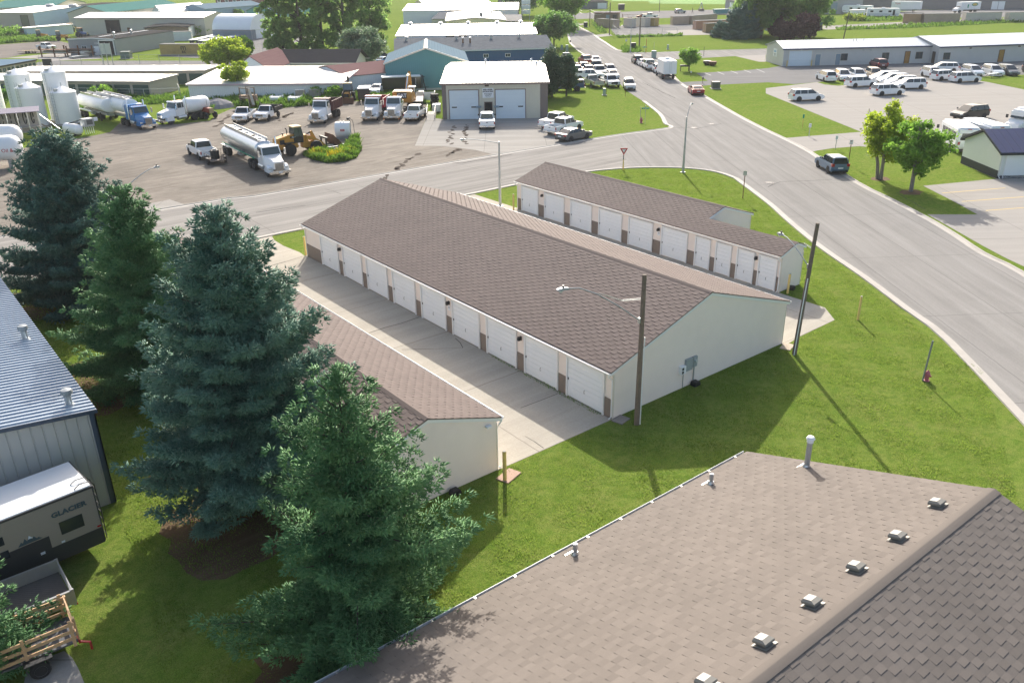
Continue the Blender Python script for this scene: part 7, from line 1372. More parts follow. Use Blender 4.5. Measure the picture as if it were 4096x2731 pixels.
for p, lb, m_ in (((118.30, 92.15), 'black fire bowl on the lawn, left of two', DARKM), ((118.03, 90.46), 'rusty fire ring on the lawn, right of two', RUST)):
    t = thing('fire_bowl', lb, 'fire bowl', p, 0); MB().lathe([(.35, .0), (.75, .30), (.80, .75), (.72, .75), (.65, .35), (.25, .12)], 16).build('bowl', m_, t, True); MB().lathe([(.77, .75), (.84, .76), (.84, .82), (.77, .82)], 16).build('rim', m_, t)
t = thing('barbecue_stand', 'dark metal barbecue stand beside the small round tree', 'barbecue', (107.15, 88.42), R(-38)); MB().box(-.9, .9, -.35, .35, .85, 1.15).build('fire_box', DARKM, t)
for sx in (-1, 1):
    for sy in (-1, 1): MB().tube([(sx*.8, sy*.3, 0), (sx*.8, sy*.3, .85)], .05, 4).build('leg', DARKM, t)
# tanks beside the yard
def vtank(label, p, r, h, group='white upright storage tanks'):
    t = thing('storage_tank', label, 'tank', p, 0, group); MB().lathe([(r, .25), (r, h)], 40).build('shell', WHITEM, t, True); MB().lathe([(r+.03, h-.02), (r+.03, h+.04), (.15, h+.75), (.01, h+.78)], 40).build('cone_roof', WHITEM, t, True); MB().lathe([(r+.25, 0), (r+.25, .26)], 32).build('base_ring', CONC, t)
    MB().tube([(.0, 0, h+.7), (0, 0, h+1.25)], .05).build('vent', GALV, t); MB().cyl((-r*.55, -r*.35, h+.2), (-r*.55, -r*.35, h+.55), .30, n=12).build('manway', GALV, t); a = R(-150)
    ld = MB()
    for s in (-.2, .2): ld.tube([((r+.12)*math.cos(a)-s*math.sin(a), (r+.12)*math.sin(a)+s*math.cos(a), .3), ((r+.12)*math.cos(a)-s*math.sin(a), (r+.12)*math.sin(a)+s*math.cos(a), h+.9)], .03, 4)
    for k in range(int(h/.4)): ld.tube([((r+.12)*math.cos(a)+.2*math.sin(a), (r+.12)*math.sin(a)-.2*math.cos(a), .5+k*.4), ((r+.12)*math.cos(a)-.2*math.sin(a), (r+.12)*math.sin(a)+.2*math.cos(a), .5+k*.4)], .02, 4)
    ld.build('ladder', GALV, t); return t
def tk(l, r_): m = lerp(l, r_, .5); v = away(m); R_ = dst(l, r_)/2; return (m[0]+v.x*R_*.9, m[1]+v.y*R_*.9), R_
for lb, l, r_, h in (('shorter white tank in front, nearest the small dispenser', (-1.00, 107.88), (2.19, 106.73), 4.35), ('middle height white tank behind the hose rack', (-4.89, 108.82), (-1.80, 107.72), 5.2), ('tall white tank, right of the two at the back', (-0.85, 111.15), (2.12, 110.27), 6.75), ('tall white tank, left of the two at the back', (-5.14, 113.29), (-2.09, 112.00), 6.6), ('white tank cut by the left edge of the picture', (-8.19, 117.42), (-5.44, 116.10), 5.6)):
    c, R_ = tk(l, r_); vtank(lb, c, R_, h)
# hose rack
A, B = (-10.30, 101.80), (-3.98, 100.38); t = thing('hose_rack', 'weathered hose rack shelter with black hoses hanging in front of the tanks', 'rack', A, ang(A, B)); L = dst(A, B); OW = P('rack_board', (.42, .38, .34), .85, 0, .2, 3, .4)
MB().box(.3, L-.3, 1.1, 1.2, .7, 3.4).build('back_board', OW, t); MB().prism([(-.3, 3.25), (1.5, 3.65), (1.5, 3.72), (-.3, 3.32)], 0, L, 'x').build('roof', P('rack_roof', (.22, .19, .24), .6), t)
for k in range(6):
    x = .3+k*(L-.6)/5
    for y in (0, 1.15): MB().tube([(x, y, 0), (x, y, 3.4)], .06, 4).build('frame_post', ALU, t)
for z in (.75, 1.35): MB().tube([(.2, .0, z), (L-.2, .0, z)], .05, 4).build('rail', OW, t); MB().box(.3, L-.3, .5, 1.1, z-.06, z).build('shelf', OW, t)
for k in range(6):
    x = 1.0+k*(L-2)/5; ho = MB().tube([(x+.28*math.cos(a)*(1-.1*k % 2), .95, 2.45+.75*math.sin(a)) for a in [2*math.pi*i/18 for i in range(18)]], .06, 6).build('hose', BLACK, t)
MB().tube([(L-.1, .5, 2.8), (L+2.6, -.6, .2)], .05, 4).build('brace', ALU, t); MB().tube([(L-.1, .2, 1.6), (L+2.4, -1.2, .1)], .09, 6).build('brace', OLDWOOD, t); o = MB().box(L*.52, L*.52+.7, -.06, -.04, 1.0, 1.45).build('notice_plate', PLATE, t); MB().box(L*.52+.06, L*.52+.64, -.066, -.061, 1.12, 1.34).build('red_lettering_band', P('faded_red_print', (.55, .32, .32), .6), o)
# dispenser tank
hA, hB = (-0.89, 97.51), (-0.71, 103.17); t = thing('fuel_dispenser', 'small white horizontal tank with a pump cabinet and hoses beside the white tanks', 'tank', (-0.33, 97.80), R(105))
MB().loft([[(x, r_*math.cos(2*math.pi*i/16), .78+r_*math.sin(2*math.pi*i/16)) for i in range(16)] for x, r_ in ((-.2, .3), (-.05, .55), (.15, .66), (3.0, .66), (3.2, .5), (3.3, .3))]).build('tank', WHITEM, t, True)
for x in (.5, 2.6): MB().box(x, x+.15, -.5, .5, 0, .3).build('cradle', DARKM, t)
o = MB().box(-.2, .9, -2.1, -.8, 1.0, 2.0).build('pump_cabinet', GALV, t); MB().box(-.215, -.201, -1.9, -1.1, 1.25, 1.85).build('pump_face', GREYP, o); MB().box(-.3, -.2, -2.6, -2.1, 1.6, 2.05).build('sign_plate', PLATE, t)
for k in range(5): MB().tube([(.2, -.9-k*.28, 1.0), (.15, -.9-k*.28, .05)], .04, 6).build('standpipe', WHITEM, t)
MB().tube([(.6, -.4, 1.4), (.3, -.2, 1.75), (.8, .3, 1.6), (1.6, .4, 1.5), (.6, -.8, 1.9)], .05, 6).build('hose', BLACK, t)
# fuel tank with pump by the flowering weeds
hA, hB = (23.45, 72.67), (24.98, 71.53); t = thing('fuel_tank', 'white skid fuel tank with a red label and a pump hose behind the weeds', 'tank', hA, ang(hA, hB)); L = dst(hA, hB)
MB().loft([[(x, .75+r_*math.cos(2*math.pi*i/20)*.8, 1.05+r_*math.sin(2*math.pi*i/20)) for i in range(20)] for x, r_ in ((.0, .5), (.04, .9), (.1, .95), (L-.1, .95), (L-.04, .9), (L, .5))]).build('tank', WHITEM, t, True); MB().box(.1, L-.1, .2, 1.3, 0, .18).build('skid', GALV, t)
lbp = MB().box(L*.38, L*.66, -.03, -.005, .95, 1.2).build('label_panel', REDS, t); text('DIESEL', .19, PLATE, lbp, (L*.52, -.034, 1.075), (R(90), 0, 0), .003, sx=.85); MB().box(L*.35, L*.35+.2, .6, .8, 1.98, 2.08).build('filler_cap', GALV, t); MB().box(L*.55, L*.55+.2, .6, .8, 1.98, 2.08).build('filler_cap', GALV, t)
MB().tube([(L+.05, .5, .1), (L+.05, .5, 2.6)], .05, 6).build('standpipe', GALV, t); MB().box(L-.35, L-.05, .4, .7, 2.25, 2.55).build('pump', DARKM, t, bevel=.03); MB().tube([(L+.05, .5, 2.5), (L+.4, .4, 2.2), (L+.5, .3, 1.4), (L+.55, .25, .3)], .035, 6).build('hose', BLACK, t)
# things stored at the back of the yard
tb = P('trench_panel', (.30, .27, .22), .75, .1, .14, 2, .4, ribs=(.2, .02, -.015))
for lb, a_, b_, z1 in (('left grey trench panel leaning behind the dump truck', (33.64, 105.19), (35.11, 104.57), 1.75), ('right grey trench panel leaning behind the dump truck', (35.61, 104.49), (37.22, 103.74), 1.75)):
    L = dst(a_, b_); t = thing('trench_panel', lb, 'panel', a_, ang(a_, b_), 'trench panels at the back of the yard'); MB().slab([(0, 0, .02), (L, 0, .02), (L, .35, z1), (0, .35, z1)], (0, .12, .02)).build('board', tb, t); MB().tube([(0, .38, z1), (L, .38, z1)], .06, 4).build('top_rail', GALV, t); MB().box(-.05, .08, .1, 1.2, 0, .3).build('foot', DARKM, t)
for lb, p in (('upturned white pickup bed in the weeds, left of two', (30.20, 105.36)), ('upturned white pickup bed in the weeds, right of two', (32.23, 103.01))):
    t = thing('pickup_bed', lb, 'pickup bed', p, R(-125), 'old pickup beds in the weeds'); MB().box(0, .1, -.95, .95, .25, 1.0).box(.1, 2.0, -.95, -.82, .25, 1.15).box(.1, 2.0, .82, .95, .25, 1.15).box(.1, 2.0, -.82, .82, .9, 1.0).build('bed_shell', WHITE, t, True, bevel=.04); MB().box(.1, .16, -.72, .72, .1, .8).build('bed_opening', DARKM, t); [MB().box(.1, .22, *sorted((s*.951, s*.99)), .55, .9).build('tail_light', REDL, t) for s in (-1, 1)]
    t.rotation_euler.z = R(50)
A, B = (25.13, 106.79), (25.95, 103.41); t = thing('lumber_rack', 'tall open timber and steel rack behind the white pickups', 'rack', A, ang(A, B)); L = max(2.4, dst(A, B))
for x in (0, L*.6):
    for y in (0, 1.2): MB().box(x, x+.14, y, y+.14, 0, 2.9).build('upright', OLDWOOD, t)
MB().box(0, L*.6, 0, .14, 2.76, 2.9).box(0, L*.6, 1.2, 1.34, 2.76, 2.9).build('top_beam', OLDWOOD, t); MB().box(0, L*.6, 0, .14, 1.3, 1.42).build('cross_beam', OLDWOOD, t); MB().slab([(L*.62, .1, 2.9), (L*.75, .1, 2.9), (L*.95, .1, .5), (L*.8, .1, .5)], (0, .15, 0)).build('plank', P('pale_plank', (.50, .46, .40), .8), t); MB().tube([(L*.7, .6, 2.3), (L*1.35, .6, .4)], .06, 4).build('brace', OLDWOOD, t)
pl = P('pallet_stack', (.30, .20, .12), .85, 0, .25, 3, laps=(.14, .06))
for lb, p, h in (('brown pallet stack inside the timber rack', (25.92, 107.17), 1.7), ('brown pallet stack right of the timber rack', (26.75, 105.61), 1.9)): t = thing('pallet_stack', lb, 'pallets', p, R(-38), 'pallet stacks'); [MB().box(-.6, .6, -.5, .5, k*.15, k*.15+.11).build('pallet', pl, t) for k in range(int(h/.15))]
tp_ = thing('gravel_heap', 'grey heap of gravel beside the old red tractor', 'heap', (22.26, 108.91), 0); rng = np.random.default_rng(4); m = MB(); m.lathe([(2.9*(1+.0), 0), (2.2, .55), (1.3, 1.0), (.5, 1.25), (.02, 1.32)], 22); m.v = [(x*(1+rng.normal(0, .06)), y*.8*(1+rng.normal(0, .06)), max(0, z+rng.normal(0, .05))) for x, y, z in m.v]; m.build('heap', P('heap_gravel', (.25, .24, .24), .95, 0, .3, 4, bump=.03, bs=8), tp_)
# stairs with railings and clutter left of the workshop
t = thing('access_ramp', 'concrete ramp with black pipe railings left of the workshop', 'ramp', (39.36, 76.43), R(54)); MB().prism([(0, 0), (4.5, 0), (4.5, .5), (2.0, .5)], -1.35, -.1, 'y').build('ramp_slab', CONC, t)
for y in (-1.3, -.15):
    for z in (.55, 1.0): MB().tube([(.1, y, z), (2.2, y, z+.3), (4.5, y, z+.5)], .03, 4).build('railing', BLACK, t)
    for x in (.1, 1.2, 2.2, 3.4, 4.5): MB().tube([(x, y, .1), (x, y, 1.0+min(.3, x*.14))], .03, 4).build('rail_post', BLACK, t)
t = thing('liquid_tote', 'white caged liquid tote beside the workshop wall', 'tote', (44.42, 81.17), R(54)); MB().box(-.5, .5, -.55, .55, .14, 1.15).build('bottle', WHITEM, t, bevel=.06); MB().box(-.55, .55, -.6, .6, 0, .14).build('pallet', DARKM, t); [MB().tube([(x, -.6, .14), (x, -.6, 1.2), (x, .6, 1.2), (x, .6, .14)], .02, 4).build('cage_bar', GALV, t) for x in (-.5, -.17, .17, .5)]
t = thing('tyre_pile', 'stack of dark tyres against the workshop side', 'tyres', (47.05, 85.54), 0); [MB().lathe([(.30, k*.32), (.62, k*.32+.02), (.66, k*.32+.15), (.62, k*.32+.28), (.30, k*.32+.30)], 16).build('tyre', TYRE, t, True, loc=(.06*(k % 2), .05*(k % 3), 0)) for k in range(6)]
t = thing('pickup_bed', 'white pickup bed with red lamps standing behind the tyres', 'pickup bed', (48.99, 90.09), R(54)); MB().box(0, .12, -.95, .95, .3, 1.5).box(.12, 1.9, -.95, -.82, .3, 1.5).box(.12, 1.9, .82, .95, .3, 1.5).build('bed_shell', WHITE, t, bevel=.03); [MB().box(-.02, -.001, *sorted((s*.75, s*.95)), .8, 1.25).build('tail_light', REDL, t) for s in (-1, 1)]
t = thing('scrap_pile', 'dark tarp covered scrap heap with pale pipes beside the red roofed shed', 'scrap', (54.31, 118.62), .3); m = MB(); m.lathe([(1.6, 0), (1.7, .6), (1.2, 1.2), (.4, 1.6), (.05, 1.7)], 12); m.v = [(x*(1+rng.normal(0, .15)), y*(1+rng.normal(0, .15)), z*(1+rng.normal(0, .1))) for x, y, z in m.v]; m.build('heap', DARKM, t); [MB().tube([(-1.0, .2*k-.3, 1.2+.1*k), (1.2, .3*k, 1.5-.15*k)], .06, 5).build('pipe', PLATE, t) for k in range(4)]
t = thing('dumpster', 'black open bin behind the scrap heap', 'bin', (60.50, 129.31), R(-38)); MB().prism([(-1.4, .1), (1.4, .1), (1.6, 1.6), (-1.6, 1.6)], -1, 1, 'y').build('bin_body', DARKM, t); MB().box(-1.65, 1.65, -1.05, 1.05, 1.58, 1.66).build('bin_rim', DARKM, t)
t = thing('boom_arm', 'black boom arm implement lying beside the teal wall', 'implement', (55.01, 100.08), R(120)); MB().tube([(0, 0, .1), (.4, 0, 1.6), (.5, 0, 2.6)], .08, 5).build('arm', DARKM, t); MB().tube([(.5, -.7, 2.4), (.5, .7, 2.5)], .06, 5).build('cross_bar', DARKM, t)
t = thing('steel_beams', 'pair of pale steel beams lying in front of the black trailer', 'beams', (51.90, 103.13), ang((51.90, 103.13), (54.23, 101.63))); [MB().box(0, 7, y, y+.15, .2, .45).build('beam', GALV, t) for y in (-.5, .1)]
# near left: camper, two utility trailers
RVM = P('camper_side_tan', (.31, .265, .205), .5, .0, .06, 1.2, .05, laps=(.075, .014)); RVD = P('camper_dark', (.035, .036, .04), .5, 0, .1, 3); RVR = P('camper_roof', (.70, .72, .73), .5, 0, .05, 1.5, .05)
t = thing('travel_camper', 'tan and black travel camper lettered GLACIER beside the metal building', 'camper', (-21.72, 6.18, 0), math.pi+.10)
Lr = 8.6; W2 = 1.17
MB().box(0, Lr, -W2, W2, .95, 2.86).build('body', RVM, t, bevel=.02); MB().box(.0, Lr, -W2-.004, W2+.004, .42, 1.12).build('lower_skirt', RVD, t, bevel=.02); MB().box(1.75, 4.1, W2+.0, W2+.010, .45, 1.62).build('entry_panel', RVD, t); MB().box(-.03, Lr, -W2-.015, W2+.015, 2.82, 2.90).build('roof_edge', RVD, t); MB().box(.02, Lr-.05, -W2+.03, W2-.03, 2.87, 2.925).build('roof', RVR, t, bevel=.02); MB().box(-.02, .02, -W2-.008, W2+.008, .5, 2.83).build('corner_trim', RVD, t)
for x0, x1, z0, z1 in ((.55, 1.35, 1.45, 1.98), (3.1, 3.85, 1.98, 2.32), (3.05, 3.75, 1.42, 1.74), (5.4, 6.2, 1.6, 2.3)): MB().box(x0, x1, W2+.004, W2+.022, z0, z1).build('window', GLASS, t, bevel=.05, seg=3)
NVY = P('lettering_navy', (.05, .085, .10), .5); text('GLACIER', .27, NVY, t, (.92, W2+.012, 2.33), (R(90), 0, R(180)), .004, bold=.012, sx=1.12)
em = MB()
for k, (a, h) in enumerate(((0, .10), (.13, .2), (.27, .30), (.42, .24), (.55, .15))): em.prism([(1.95+a, 1.66), (2.2+a, 1.66), (2.08+a, 1.66+h)], W2+.004+k*.001, W2+.010+k*.001, 'y')
em.build('mountain_emblem', NVY, t); MB().prism([(2.24, 1.82), (2.40, 1.82), (2.35, 1.95)], W2+.012, W2+.018, 'y').build('emblem_snow', PLATE, t)
for x in (3.0, 3.95): wheel(t, x, W2-.12, .36, .23, ALU, .66); wheel(t, x, -W2+.12, .36, .23, ALU, .66)
MB().box(.03, .16, W2+.004, W2+.02, 1.16, 1.22).build('marker_lamp', REDL, t); MB().box(-.03, -.021, .75, 1.0, 2.6, 2.68).build('marker_lamp', REDL, t); MB().box(1.3, 1.42, W2+.004, W2+.018, 1.13, 1.20).build('label_plate', PLATE, t); MB().box(2.0, 2.15, W2+.011, W2+.022, 1.0, 1.1).build('label_plate', PLATE, t)
ld = MB()
for y in (.62, 1.02): ld.tube([(-.10, y, .45), (-.14, y, 1.6), (-.12, y, 2.85), (.0, y, 3.02), (.35, y, 3.05), (.5, y, 2.97), (.55, y, 2.92)], .018, 5)
for k in range(7): ld.tube([(-.13, .62, .6+k*.34), (-.13, 1.02, .6+k*.34)], .016, 4)
ld.build('ladder', BLACK, t); MB().box(3.9, 4.6, -.35, .35, 2.92, 3.18).build('roof_unit', RVD, t, bevel=.05)
TRL = P('trailer_galvanised', (.40, .40, .395), .4, .5, .12, 3, .2)
t = thing('utility_trailer', 'silver sided utility trailer with a plank deck beside the camper', 'trailer', (-23.42, 2.98, 0), math.pi+.02)
MB().box(0, 4.2, -1.0, 1.0, .56, .62).build('deck', P('trailer_deck', (.095, .085, .08), .85, 0, .2, 3, .2, ribs=(.14, .012, -.01)), t)
for s in (-1, 1): sp = MB().box(.02, 4.2, *sorted((s*1.0, s*1.05)), .55, 1.05).build('side_panel', TRL, t); MB().box(0, 4.2, *sorted((s*.985, s*1.07)), 1.05, 1.11).build('top_rail', TRL, sp)
MB().box(4.15, 4.2, -1.0, 1.0, .6, 1.08).build('front_panel', TRL, t)
for z in (.62, .80, .98, 1.1): MB().tube([(-.05, -1.0, z), (-.05, 1.0, z)], .022, 4).build('tail_rail', TRL, t)
for y in (-1.02, 1.02): MB().box(-.09, .02, y-.04, y+.04, .5, 1.14).build('tail_post', TRL, t); MB().box(-.1, -.07, y-.03, y+.05, .50, .56).build('tail_light', REDL, t)
for x in (2.2,):
    for s in (-1, 1): wheel(t, x, s*1.22, .33, .2, RIM)
t = thing('utility_trailer', 'flat trailer with tall new lumber rails and a red hitch nearest the corner spruce', 'trailer', (-23.72, .73, 0), math.pi-.02); GDK = P('trailer_grey_deck', (.11, .115, .125), .8, 0, .15, 3)
MB().box(0, 3.6, -.70, .70, .50, .56).build('deck', GDK, t); MB().box(-.06, .0, -.70, .70, .42, .56).build('tail_rail', REDS, t)
for s in (-1, 1):
    for z in (.68, .95, 1.22): MB().box(.02, 3.6, *sorted((s*.71, s*.75)), z, z+.11).build('lumber_rail', WOOD, t)
    for x in (.06, 1.4, 2.9): MB().box(x, x+.10, *sorted((s*.751, s*.79)), .45, 1.45).build('lumber_stake', WOOD, t)
for z in (.75, 1.05, 1.3): MB().box(-.02, .018, -.69, .69, z, z+.11).build('gate_rail', WOOD, t)
for s in (-1, 1): MB().box(-.065, -.021, *sorted((s*.57, s*.68)), .5, 1.42).build('gate_stake', WOOD, t)
for s in (-1, 1): wheel(t, 1.2, s*.98, .30, .19, RIM, .62); fd = MB().box(.8, 1.6, *sorted((s*.82, s*1.12)), .64, .67).build('mudguard', DARKM, t)
MB().tube([(-.06, .66, .45), (-.3, .8, .4), (-.3, .8, .1)], .04, 4).build('jack', REDS, t)
sheet('driveway', [[(-24.16, 0.52), (-24.03, 0.06), (-23.99, -0.56), (-24.00, -1.40), (-24.19, -1.90), (-25.62, -0.73), (-25.22, 0.62)]], .012, PAD)
# horizontal tanks with red lettering at the left edge, partly behind the spruce
for k, (lb, p0, p1, r_) in enumerate((('white horizontal tank with red lettering at the left edge, front one', (-13.60, 82.67), (-10.23, 81.12), 1.35), ('white horizontal tank at the left edge behind the front one', (-11.80, 92.32), (-8.96, 90.16), 1.25))):
    t = thing('propane_tank', lb, 'tank', p0, ang(p0, p1), 'white horizontal tanks'); L = dst(p0, p1); zc = r_+.75
    MB().loft([[(x, r_+.1+rr_*math.cos(2*math.pi*i/24), zc+rr_*math.sin(2*math.pi*i/24)) for i in range(24)] for x, rr_ in ((-2, r_), (L-.9, r_), (L-.4, r_*.88), (L-.1, r_*.6), (L, r_*.2))]).build('tank', WHITEM, t, True)
    for x in (.5, L-1.5): MB().box(x, x+.4, r_-.7, r_+.9, 0, 1.0).build('saddle', CONC, t)
    text('Country Oil &', .55, REDS, t, (L*.42, .098, zc-.1), (R(90), 0, 0), .006)
# chain link fences
CL = None
def fence(label, path, h=1.8, step=3.0, barb=False, group=None, m_=GALV):
    t = thing('chain_link_fence', label, 'fence', path[0], 0, group); o = Vector((path[0][0], path[0][1], 0)); pts = [Vector((x, y, 0))-o for x, y in path]; wires = MB(); first = True
    for a, b in zip(pts[:-1], pts[1:]):
        n = max(1, round((b-a).length/step))
        for k in range(n+(b == pts[-1])): q = a.lerp(b, k/n); MB().tube([(q.x, q.y, 0), (q.x, q.y, h)], .045, 5).build('fence_post', m_, t)
        MB().tube([tuple(a+Vector((0, 0, h))), tuple(b+Vector((0, 0, h)))], .03, 4).build('top_rail', m_, t); d = (b-a); L_ = d.length; d.normalize(); nw = max(6, int(L_/.5)); ms = MB()
        for z in (.1, .55, 1.0, 1.4): ms.tube([tuple(a+Vector((0, 0, z))), tuple(b+Vector((0, 0, z)))], .012, 3)
        ms.build('wire_mesh', m_, t)
    return t
fence('chain link fence with gate posts along the storage yard road', [(14.99, 196.83), (22.04, 189.53), (29.65, 182.46), (32.02, 180.80), (38.82, 174.56), (43.54, 171.27)], 2.2, 5.5); fence('chain link fence behind the white tankers', [(8.38, 137.59), (16.70, 126.92), (18.95, 125.58), (21.84, 124.48), (23.39, 130.13)], 1.5, 3)
fence('chain link fence around the front of the container yard', [(182.73, 194.54), (164.26, 168.69)], 2.0, 3.5, m_=DARKM); fence('chain link fence on the lawn side of the container yard', [(164.43, 166.26), (154.00, 153.44), (161.70, 149.31), (168.63, 144.51)], 2.2, 5); fence('chain link gate at the gravel lot behind the round tree', [(60.23, 186.38), (64.77, 182.53), (64.76, 180.52)], 2.3, 3)
fence('low post fence along the far concrete road', [(213.52, 125.80), (238.84, 113.85), (254.28, 108.15), (280.98, 98.56)], 1.1, 4.5, m_=OLDWOOD)
t = thing('sign_board', 'pale double panel board on posts by the storage fence', 'sign', (25.91, 187.14), ang((25.91, 187.14), (27.58, 185.40))); L = dst((25.91, 187.14), (27.58, 185.40))
for k in (0, 1): MB().box(k*L/2+.05, (k+1)*L/2-.05, -.05, .05, 2.3, 4.6).build('panel', P('board_back', (.45, .47, .48), .6), t)
for k in range(3): MB().tube([(k*L/2, .1, 0), (k*L/2, .1, 4.7)], .09, 5).build('post', GALV, t)
t = thing('pylon_sign', 'tall stacked sign by the street beyond the white halls', 'sign', (183.30, 229.71), R(-38)); [MB().box(-1.6, 1.6, -.2, .2, 2.2+k*1.7, 3.6+k*1.7).build('panel', PLATE, t) for k in range(3)]; [MB().tube([(s*1.3, 0, 0), (s*1.3, 0, 7.2)], .12, 6).build('post', GALV, t) for s in (-1, 1)]
# clutter by the grey shop and far yard
def racks(lb, p, a, L): 
    t = thing('steel_rack', lb, 'rack', p, a, 'steel racks in front of the grey shop')
    for x in (0, L/2, L): MB().box(x, x+.25, 0, .25, 0, 2.6).build('upright', RUST, t)
    for z in (.8, 1.6): MB().box(0, L, .0, 1.4, z, z+.12).build('shelf', RUST, t)
    for k in range(4): MB().box(.3, L-.3, .1+k*.3, .3+k*.3, .95+.1*k, 1.15+.1*k).build('stock_bar', (GALV, OLDWOOD, DARKM, GALV)[k], t)
racks('rusty rack of bars left of the grey shop', (19.84, 219.46), R(-52), 7.5); racks('rusty rack loaded with orange and dark stock under the shop window', (24.54, 216.44), R(-52), 8); ut = util_trailer('yellow flat trailer on the shop drive', (20.30, 232.36), R(-45), 6.5, 2.2, BOLLY, .1, False, 2); util_trailer('dark trailers with mesh sides behind the far containers', (211.99, 204.93), R(-38), 5.5, 2.2, RUST, 1.0, True, 2)
t = thing('air_compressor', 'cream engine unit lying by the grey shop door', 'machine', (28.46, 212.27), R(-40)); MB().cyl((-1.0, 0, .8), (1.0, 0, .8), .55, n=12).build('drum', CCRM, t, True); MB().box(-1.3, 1.3, -.4, .4, 0, .3).build('skid', DARKM, t)
t = thing('rubbish_bin', 'black round bin beside the white shop door', 'bin', (31.14, 215.47), 0); MB().lathe([(.7, 0), (.9, 1.6), (.95, 1.65)], 14).build('barrel', BLACK, t, True); MB().lathe([(.97, 1.65), (.9, 1.8), (.1, 1.9)], 14).build('lid', BLACK, t, True)
t = thing('metal_sheet_stack', 'pale stack of metal sheets on the shop yard', 'sheets', (25.98, 209.07), R(20)); [MB().box(-2.2+.1*k, 2.2, -.8, .8, .15+.1*k, .22+.1*k).build('sheet', GALV, t) for k in range(4)]
t = thing('shop_meter', 'grey meter pipes with a dark bin at the grey shop side wall', 'meter', (42.41, 217.29), R(50)); MB().box(-.3, .3, -.3, .3, 1.2, 2.6).build('meter_cabinet', GALV, t); MB().tube([(0, 0, 0), (0, 0, 3.6)], .1, 6).build('riser', GALV, t); MB().box(-1.0, 1.0, .5, 1.3, 0, 1.1).build('bin', DARKM, t)
t = thing('blue_drums', 'row of stacked blue drums right of the fabric shelter', 'drums', (98.85, 271.19), R(-45)); [MB().lathe([(.45, j*1.0), (.48, j*1.0+.1), (.48, j*1.0+.85), (.45, j*1.0+.95)], 10, (k*1.05, 0)).build('drum', P('drum_blue', (.03, .06, .28), .4), t, True) for k in range(8) for j in range(2)]
t = thing('dumpster', 'teal rubbish skip on the far lot', 'skip', (254.48, 198.30), R(-30)); MB().prism([(-2.2, .2), (2.2, .2), (2.8, 1.8), (-2.8, 1.8)], -1.2, 1.2, 'y').build('skip_body', P('skip_teal', (.05, .22, .24), .5), t); MB().box(-2.9, 2.9, -1.3, 1.3, 1.78, 1.9).build('skip_rim', MATS['skip_teal'], t)
t = thing('jack_stand', 'pale A shaped stand on the far lot', 'stand', (267.01, 218.30), R(-30)); [MB().tube([(s*.9, 0, 0), (0, 0, 3.4)], .15, 5).build('leg', GALV, t) for s in (-1, 1)]; MB().box(-1.1, 1.1, -.6, .6, 0, .9).build('base_block', OLDWOOD, t)
t = thing('waste_bin', 'dark bin at the far lawn edge beside the back street', 'bin', (253.98, 251.23), R(-38)); MB().box(-1.3, 1.3, -1.0, 1.0, .1, 2.2).build('bin_body', DARKM, t, bevel=.1); MB().box(-1.4, 1.4, -1.1, 1.1, 2.2, 2.35).build('lid', DARKM, t)
t = thing('propane_tank', 'white vertical tank left of the dark block at the street end', 'tank', (238.42, 265.86), 0, None); MB().lathe([(1.6, .2), (1.7, .6), (1.7, 2.6), (1.2, 3.1), (.1, 3.2)], 18).build('tank', WHITEM, t, True); MB().lathe([(1.8, 0), (1.8, .2)], 18).build('pad', CONC, t)
# pedestrian on the far lot
t = thing('person', 'person in dark clothes walking on the far lot near the silver suv', 'person', (251.97, 210.05), R(150)); t.scale = (1.15,)*3
sk = bpy.data.meshes.new('body'); bv = [(0,0,.95),(0,0,1.2),(0,0,1.42),(0,0,1.52),(0,.005,1.66),(.02,0,1.74),(0,-.10,.9),(.14,-.10,.5),(.20,-.10,.06),(.32,-.10,.03),(0,.10,.9),(-.06,.10,.48),(-.22,.10,.08),(-.11,.10,.03),(0,-.20,1.42),(-.08,-.25,1.14),(.06,-.25,.9),(0,.20,1.42),(.06,.25,1.14),(.2,.24,.92)]
be = [(0,1),(1,2),(2,3),(3,4),(4,5),(0,6),(6,7),(7,8),(8,9),(0,10),(10,11),(11,12),(12,13),(2,14),(14,15),(15,16),(2,17),(17,18),(18,19)]; sk.from_pydata(bv, be, []); o = bpy.data.objects.new('body', sk); C.objects.link(o); md = o.modifiers.new('skin', 'SKIN')
for i, r_ in enumerate((.15,.15,.16,.06,.09,.09,.09,.065,.045,.04,.09,.065,.045,.04,.06,.045,.035,.06,.045,.035)): sk.skin_vertices[0].data[i].radius = (r_, r_)
sk.skin_vertices[0].data[0].use_root = True; o.modifiers.new('sub', 'SUBSURF').levels = 1; me = bpy.data.meshes.new_from_object(o.evaluated_get(bpy.context.evaluated_depsgraph_get())); bpy.data.objects.remove(o); me.materials.append(P('dark_clothes', (.03, .03, .035), .9)); o = bpy.data.objects.new('body', me); C.objects.link(o); o.parent = t
MB().lathe([(.02, -.08), (.085, -.02), (.09, .05), (.05, .11), (.01, .12)], 10).build('hair', P('hair_dark', (.03, .02, .015), .8), t, True, loc=(-.015, 0, 1.74))

